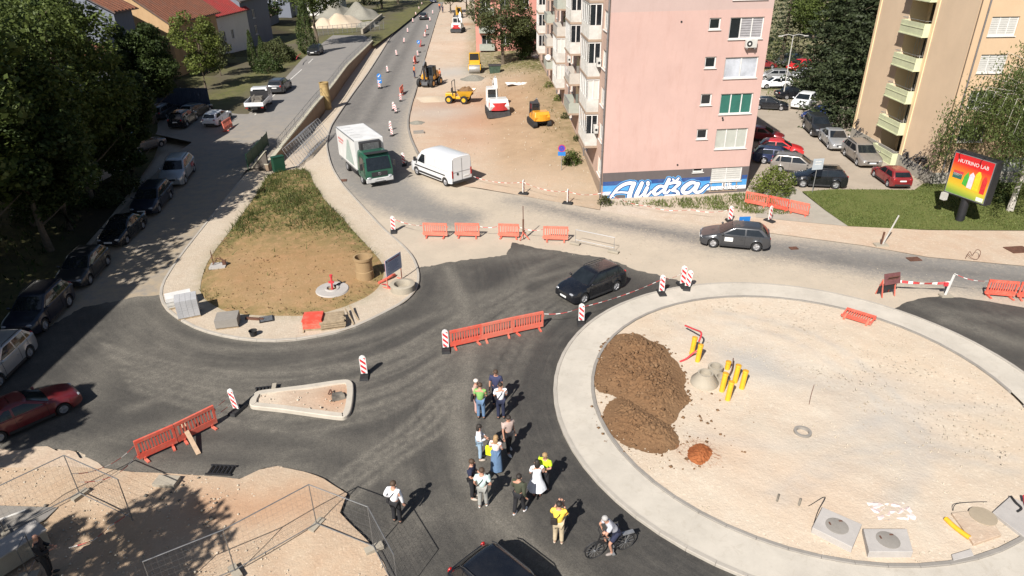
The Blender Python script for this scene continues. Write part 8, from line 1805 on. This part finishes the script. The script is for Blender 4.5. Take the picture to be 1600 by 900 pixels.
# ------------------------------------------------------------------ people
M_SKIN = mat('skin', (.42, .22, .15), .55, 0, .08, 12); _HAIR = {k: mat(k + '_hair', c, .7, 0, .25, 30) for k, c in (('dark', (.02, .015, .012)), ('brown', (.06, .035, .02)), ('grey', (.34, .33, .32)), ('fair', (.30, .19, .09)), ('bald', (.42, .24, .17)))}
def cloth(n, c): return mat(n, c, .85, 0, .14, 9, .25)
def skin(name, chains, m, parent, sub=1):
    vs, es, rs, roots = [], [], [], []; key = {}
    for ch in chains:
        prev = None
        for p, r in ch:
            k = tuple(round(c, 4) for c in p)
            if k not in key: key[k] = len(vs); vs.append(p); rs.append(r); prev is None and roots.append(key[k])
            if prev is not None and prev != key[k]: es.append((prev, key[k]))
            prev = key[k]
    me = bpy.data.meshes.new(name); me.from_pydata(vs, es, []); o = bpy.data.objects.new(name, me); COL.objects.link(o); o.modifiers.new('s', 'SKIN'); sv = me.skin_vertices[0].data
    for i, r in enumerate(rs): sv[i].radius = (r, r) if not isinstance(r, tuple) else r; sv[i].use_root = i in roots
    o.modifiers.new('u', 'SUBSURF').levels = sub; bpy.context.view_layer.update(); dg = bpy.context.evaluated_depsgraph_get(); out = bpy.data.meshes.new_from_object(o.evaluated_get(dg)); bpy.data.objects.remove(o); out.name = name; out.materials.clear(); out.materials.append(m); out.shade_smooth(); return obj(name, out, parent)
def V3(*a): return tuple(a)
ARMS = {'down': ((.02, .25, 1.14), (.08, .25, .88)), 'front': ((.04, .25, 1.14), (.27, .10, 1.10)), 'phone': ((.14, .24, 1.18), (.30, .10, 1.42)), 'hip': ((-.06, .32, 1.16), (.08, .19, 1.0)), 'back': ((-.1, .24, 1.16), (-.14, .06, .98)), 'cross': ((.06, .25, 1.16), (.24, -.04, 1.2)), 'pocket': ((-.04, .27, 1.14), (.06, .20, .93)), 'swing': ((-.1, .25, 1.15), (.0, .27, .9)), 'reach': ((.2, .22, 1.22), (.42, .16, 1.12))}
def person(label, px, face, shirt, trou, hair='dark', h=1.8, la='down', ra='down', step=.0, sleeve=.5, skirt=None, shoe=(.02, .02, .02), long_hair=False, hat=None, loc=None, ride=False, bare_legs=False, extra=None, trou_len=1.0):
    p = Vector(loc) if loc else G(*px); t = thing('person', label, 'person', (p.x, p.y, p.z + (.012 if not loc else 0)), face); s = h / 1.78; t.scale = (s,) * 3; L = lambda q: (q[0], q[1], q[2])
    if ride: pel, chest, neck, head = (-.18, 0, 1.0), (.12, 0, 1.38), (.2, 0, 1.52), (.27, 0, 1.63)
    else: pel, chest, neck, head = (0, 0, .96), (0, 0, 1.38), (.01, 0, 1.52), (.035, 0, 1.63)
    mid = tuple((a + b) / 2 for a, b in zip(pel, chest)); sh = [(chest[0], y, chest[2] + .04) for y in (.185, -.185)]; body, fingers = [[(pel, .11), (mid, .105), (chest, .125), (neck, .05), (head, .088), ((head[0] + .0, 0, head[2] + .085), .07)]], []; arms = []
    for k, (nm, y) in enumerate(((la, 1), (ra, -1))):
        e, w_ = ARMS[nm] if isinstance(nm, str) else nm; e = (e[0], e[1] * y, e[2]); w_ = (w_[0], w_[1] * y, w_[2]); d = (Vector(w_) - Vector(e)).normalized(); pm = Vector(w_) + d * .09
        body.append([(chest, .125), (sh[k], .062), (e, .043), (w_, .028), (tuple(pm), .036)]); arms.append((sh[k], e, w_)); side = d.cross(Vector((0, 0, 1))); side = side.normalized() if side.length > .1 else Vector((1, 0, 0))
        for f, (o_, l_) in enumerate(((-.03, .065), (-.01, .08), (.01, .075), (.028, .06))): b0 = pm + side * o_ + d * .02; c_ = b0 + d * l_ * .55 - Vector((0, 0, .004)); g_ = c_ + d * l_ * .4 + Vector((.012, 0, -.012)); fingers.append([(tuple(b0), .0095), (tuple(c_), .009), (tuple(g_), .007)])
        b0 = Vector(w_) + d * .04 + side * .035; fingers.append([(tuple(b0), .011), (tuple(b0 + side * .03 + d * .03), .010), (tuple(b0 + side * .035 + d * .065), .008)])
    legs = []
    for k, y in enumerate((.095, -.095)):
        if ride: kn, an = ((.22, y * 1.5, .86), (.10, y * 1.3, .50)) if k else ((.10, y * 1.5, .62), (-.02, y * 1.3, .18))
        else: x = step * (1 if k else -1); kn, an = (x * .55 + .03, y * 1.05, .50), (x, y * 1.15, .085)
        hip = (pel[0], y, pel[2] - .04); toe = (an[0] + .16, an[1] * 1.1, an[2] - .05); body.append([(pel, .11), (hip, .088), (kn, .058), (an, .04), (toe, .032)]); legs.append((hip, kn, an, toe))
    hx, hz = head[0], head[2]; fc = [[((hx + .085, 0, hz + .02), .012), ((hx + .112, 0, hz - .005), .014)], *[[((hx, y, hz + .02), .016), ((hx - .015, y * 1.05, hz - .015), .012)] for y in (.09, -.09)]]
    b = skin('body', body + fingers + fc, M_SKIN if hair != 'bald' else M_SKIN, t, 2)
    q = MB(); [q.ball((hx + .082, y, hz + .03), (.010, .014, .009), 6, 5) for y in (.033, -.033)]; q.box((hx + .088, 0, hz - .045), (.012, .045, .008)); tag(q.build('face', mat('face_features', (.05, .02, .018), .5), t), kind='stuff')
    lerp = lambda a, c, k: tuple(u + (v - u) * k for u, v in zip(a, c)); ms = cloth(*shirt); mt = cloth(*trou); wz = (pel[0], 0, pel[2] - .0)
    tors = [[(wz, (.155)), (mid, .148), (chest, .158), (lerp(chest, neck, .75), .085)]]
    for (s0, e, w_) in arms: tors.append([(chest, .158), (s0, .092)] + ([(lerp(s0, e, sleeve * 1.4), .078)] if sleeve < .7 else [(e, .066), (lerp(e, w_, .93), .05)]))
    skin('shirt', tors, ms, t, 2)
    if skirt:
        zl, rb, mk = skirt; n = 20; rings = []
        for z, r in ((pel[2] + .22, .15), (pel[2] + .05, .175), (pel[2] - .1, .2), ((pel[2] + zl) / 2, (.2 + rb) / 2), (zl, rb)): rings.append([(pel[0] + r * (1 + .06 * math.sin(a * 6) * (z < .9)) * math.cos(a) * .85, r * (1 + .06 * math.sin(a * 6) * (z < .9)) * math.sin(a), z) for a in np.linspace(0, 6.283, n + 1)[:-1]])
        q = MB(); q.loft(rings[::-1]); q.build('skirt', mk, t, 60)
    if not bare_legs:
        q = []
        for hip, kn, an, toe in legs: q.append([((pel[0], 0, pel[2] - .01), .145), (hip, .112), (kn, .082)] + ([(lerp(kn, an, .92), .068)] if trou_len > .9 else [])) if trou_len > .6 else q.append([((pel[0], 0, pel[2] - .01), .145), (hip, .112), (lerp(hip, kn, .85), .095)])
        skin('trousers', q, mt, t, 2)
    for hip, kn, an, toe in legs: q = MB(); q.ball(((an[0] + toe[0]) / 2 + .01, (an[1] + toe[1]) / 2, an[2] - .035), (.145, .055, .052), 10, 6); q.build('shoe', mat('shoe_%d' % int(sum(shoe) * 100), shoe, .6), t, 60)
    if hair != 'bald':
        q = MB(); q.ball((hx - .014, 0, hz + .055), (.108, .10, .095), 12, 8)
        if long_hair: q.ball((hx - .07, 0, hz - .06), (.07, .105, .17), 12, 8)
        q.build('hair', _HAIR[hair], t, 60)
    if hat: q = MB(); q.ball((hx - .01, 0, hz + .075), (.112, .105, .08), 12, 8); q.build('cap', cloth(*hat), t, 60)
    if extra: extra(t)
    return t
def bag(pos, size, col, strap=None, nm='bag'):
    def f(t):
        q = MB(); q.box(pos, size); o = q.build(nm, cloth('bag_%d' % int(col[0] * 1000), col), t, bevel=.02)
        if strap: q = MB(); q.tube(strap, .014, 5); q.build('strap', M_BLACK, t)
    return f
XS = [(.02, -.13, 1.5), (-.15, -.02, 1.34), (-.17, .1, 1.18), (-.1, .2, 1.02)]
WH = ('white_cotton', (.70, .71, .74)); BK = ('black_cotton', (.012, .012, .015)); NV = ('navy_cotton', (.014, .018, .045)); JN = ('blue_denim', (.10, .17, .28)); GRY = ('grey_cotton', (.27, .27, .25))
up_ = R(85)
person('person in a green t-shirt and jeans with a black shoulder bag, back to the viewer', (752, 655), R(82), ('green_cotton', (.17, .34, .10)), JN, 'brown', 1.82, 'front', 'front', extra=bag((-.02, .33, 1.05), (.22, .1, .24), (.012, .012, .014)))
person('person in pale pink wearing a light cap, hidden behind the green t-shirt', (745, 645), R(-15), ('pink_beige_cotton', (.50, .34, .28)), ('pale_pink_cotton', (.48, .30, .27)), 'grey', 1.72, 'front', 'cross', hat=('cream_cotton', (.56, .50, .44)))
person('person in a dark navy shirt facing the viewer in the upper group', (776, 634), R(-98), ('navy_checked', (.03, .035, .085)), NV, 'brown', 1.86, 'down', 'down')
person('person in a white shirt and navy trousers with a cross strap, upper group', (783, 655), R(96), WH, NV, 'dark', 1.84, 'front', 'front', extra=bag((.1, .2, 1.0), (.12, .06, .12), (.012, .012, .013), XS))
person('person in a white blouse and light jeans with long dark hair, facing right', (750, 718), R(5), WH, ('light_denim', (.26, .36, .46)), 'dark', 1.7, 'cross', 'front', long_hair=True, sleeve=.9, shoe=(.35, .3, .25))
person('person in a white top and wide blue trousers carrying a bright yellow bag', (776, 737), R(70), ('white_pink_cotton', (.62, .50, .48)), JN, 'fair', 1.72, 'down', 'front', long_hair=True, shoe=(.4, .33, .27), skirt=(.12, .25, cloth('blue_denim', (.10, .17, .28))), extra=bag((.05, .30, .92), (.12, .28, .42), (.62, .70, .01)))
person('person in a pale pinkish shirt striding with a white sleeve, dark trousers', (795, 706), R(-60), ('dusty_pink_cotton', (.42, .32, .28)), BK, 'dark', 1.78, 'swing', 'down', .18, shoe=(.5, .5, .5))
person('person in a dark navy polo shirt and black trousers, facing right', (739, 778), R(-15), NV, BK, 'brown', 1.8, 'front', 'front', shoe=(.3, .3, .3))
person('person in a pale mint shirt and grey trousers with a cross strap, back turned', (755, 793), R(80), ('pale_mint_cotton', (.46, .56, .54)), GRY, 'brown', 1.8, 'pocket', 'hip', .06, shoe=(.45, .45, .43), extra=bag((.15, .1, .95), (.1, .06, .12), (.012, .012, .013), XS))
person('person in a dark olive jacket and black trousers walking away in white trainers', (811, 803), R(60), ('olive_cotton', (.045, .05, .03)), BK, 'dark', 1.8, 'front', 'swing', .16, .9, shoe=(.55, .55, .56))
person('person in a flared white dress with dark hair, back to the viewer', (839, 776), R(95), WH, WH, 'dark', 1.7, 'front', 'front', long_hair=True, bare_legs=True, skirt=(.42, .36, cloth('white_cotton', (.70, .71, .74))), shoe=(.10, .03, .02))
person('person in a bright yellow green safety vest behind the white dress', (851, 766), R(-115), ('hi_vis_yellow', (.50, .72, .02)), BK, 'fair', 1.76, 'cross', 'cross')
person('person in a yellow t-shirt and beige trousers holding a phone, black bag on back', (872, 850), R(78), ('yellow_cotton', (.72, .50, .06)), ('beige_cotton', (.44, .36, .24)), 'dark', 1.86, 'phone', 'phone', shoe=(.4, .33, .26), extra=bag((-.17, .13, 1.12), (.09, .2, .24), (.02, .015, .012), XS))
person('person in a white long sleeved shirt and black trousers standing alone', (621, 817), R(68), WH, BK, 'brown', 1.88, 'hip', 'down', 0, .95, extra=bag((-.12, .18, 1.0), (.08, .1, .16), (.012, .012, .013), XS))
person('person all in black in the lower left corner, head bowed', (80, 905), R(25), BK, BK, 'bald', 1.85, 'front', 'front', 0, .9, loc=GZ(82, 903, .08))
gw = 'road workers in orange vests'
OR = ('orange_vest', (.66, .14, .03))
for px, f, lab in (((688, 128), 200, 'road worker in an orange vest beside the wheeled excavator'), ((648, 122), 20, 'road worker in red orange at the works edge beside the road'), ((687, 16), 90, 'far road worker in orange at the top of the works'), ((692, 20), 250, 'second far road worker, dark clothes, at the top of the works')): person(lab, px, R(f), OR if 'dark' not in lab else NV, NV, 'dark', 1.8)['group'] = gw
# bicycle and rider
f_, r_ = G(926, 873), G(978, 858); d = f_ - r_; a = math.atan2(d.y, d.x); c_ = (f_ + r_) / 2
bk = thing('bicycle', 'black bicycle ridden across the fresh asphalt', 'bicycle', (c_.x, c_.y, .012), a); Mx = Matrix.Rotation(R(90), 3, 'X')
for x in (.54, -.54):
    q = MB(); q.tube([(x + .33 * math.cos(k), 0, .345 + .33 * math.sin(k)) for k in np.linspace(0, 6.283, 25)[:-1]], .022, 6, True); w_ = q.build('wheel', M_BLACK, bk, 60); q = MB(); [q.bar((x, 0, .345), (x + .32 * math.cos(k), 0, .345 + .32 * math.sin(k)), .006) for k in np.linspace(0, 6.283, 13)[:-1]]; q.cyl((x, -.04, .345), (x, .04, .345), .03, n=8); q.build('spokes', M_STEEL, w_)
    q = MB(); q.tube([(x + .38 * math.cos(k), 0, .345 + .38 * math.sin(k)) for k in np.linspace(R(10), R(150), 9)], .022, 5); q.build('mudguard', M_DARK, bk)
q = MB(); [q.bar(u, v, .035) for u, v in (((-.54, 0, .345), (-.05, 0, .32)), ((-.54, 0, .345), (-.22, 0, .85)), ((-.05, 0, .32), (-.24, 0, .9)), ((-.05, 0, .32), (.40, 0, .78)), ((-.2, 0, .8), (.38, 0, .88)), ((.54, 0, .345), (.36, 0, 1.0)))]; q.build('frame', M_DARK, bk)
q = MB(); q.tube([(.22, .29, 1.06), (.36, .2, 1.04), (.38, 0, 1.02), (.36, -.2, 1.04), (.22, -.29, 1.06)], .016, 6); q.build('handlebar', M_DARK, bk); q = MB(); q.ball((-.24, 0, .93), (.14, .08, .045), 10, 6); q.build('saddle', M_BLACK, bk); q = MB(); q.cyl((-.05, -.05, .32), (-.05, .05, .32), .09, n=14); q.bar((-.05, .14, .32), (-.05, .14, .15), .03); q.bar((-.05, -.14, .32), (-.05, -.14, .47), .03); q.box((-.05, .17, .15), (.1, .1, .03)); q.box((-.05, -.17, .47), (.1, .1, .03)); q.build('pedals', M_STEEL, bk); q = MB(); q.box((-.62, 0, .74), (.4, .14, .03)); q.bar((-.7, .0, .72), (-.54, 0, .36), .015); q.build('rack', M_STEEL, bk)
person('person riding the bicycle in a light checked shirt and dark shorts', None, a, ('grey_checked', (.42, .42, .46)), NV, 'grey', 1.76, ((.3, .24, 1.22), (.26, .22, 1.12)), ((.3, .24, 1.22), (.26, .22, 1.12)), loc=(c_.x, c_.y, .012), ride=True, trou_len=.5, shoe=(.25, .22, .2))
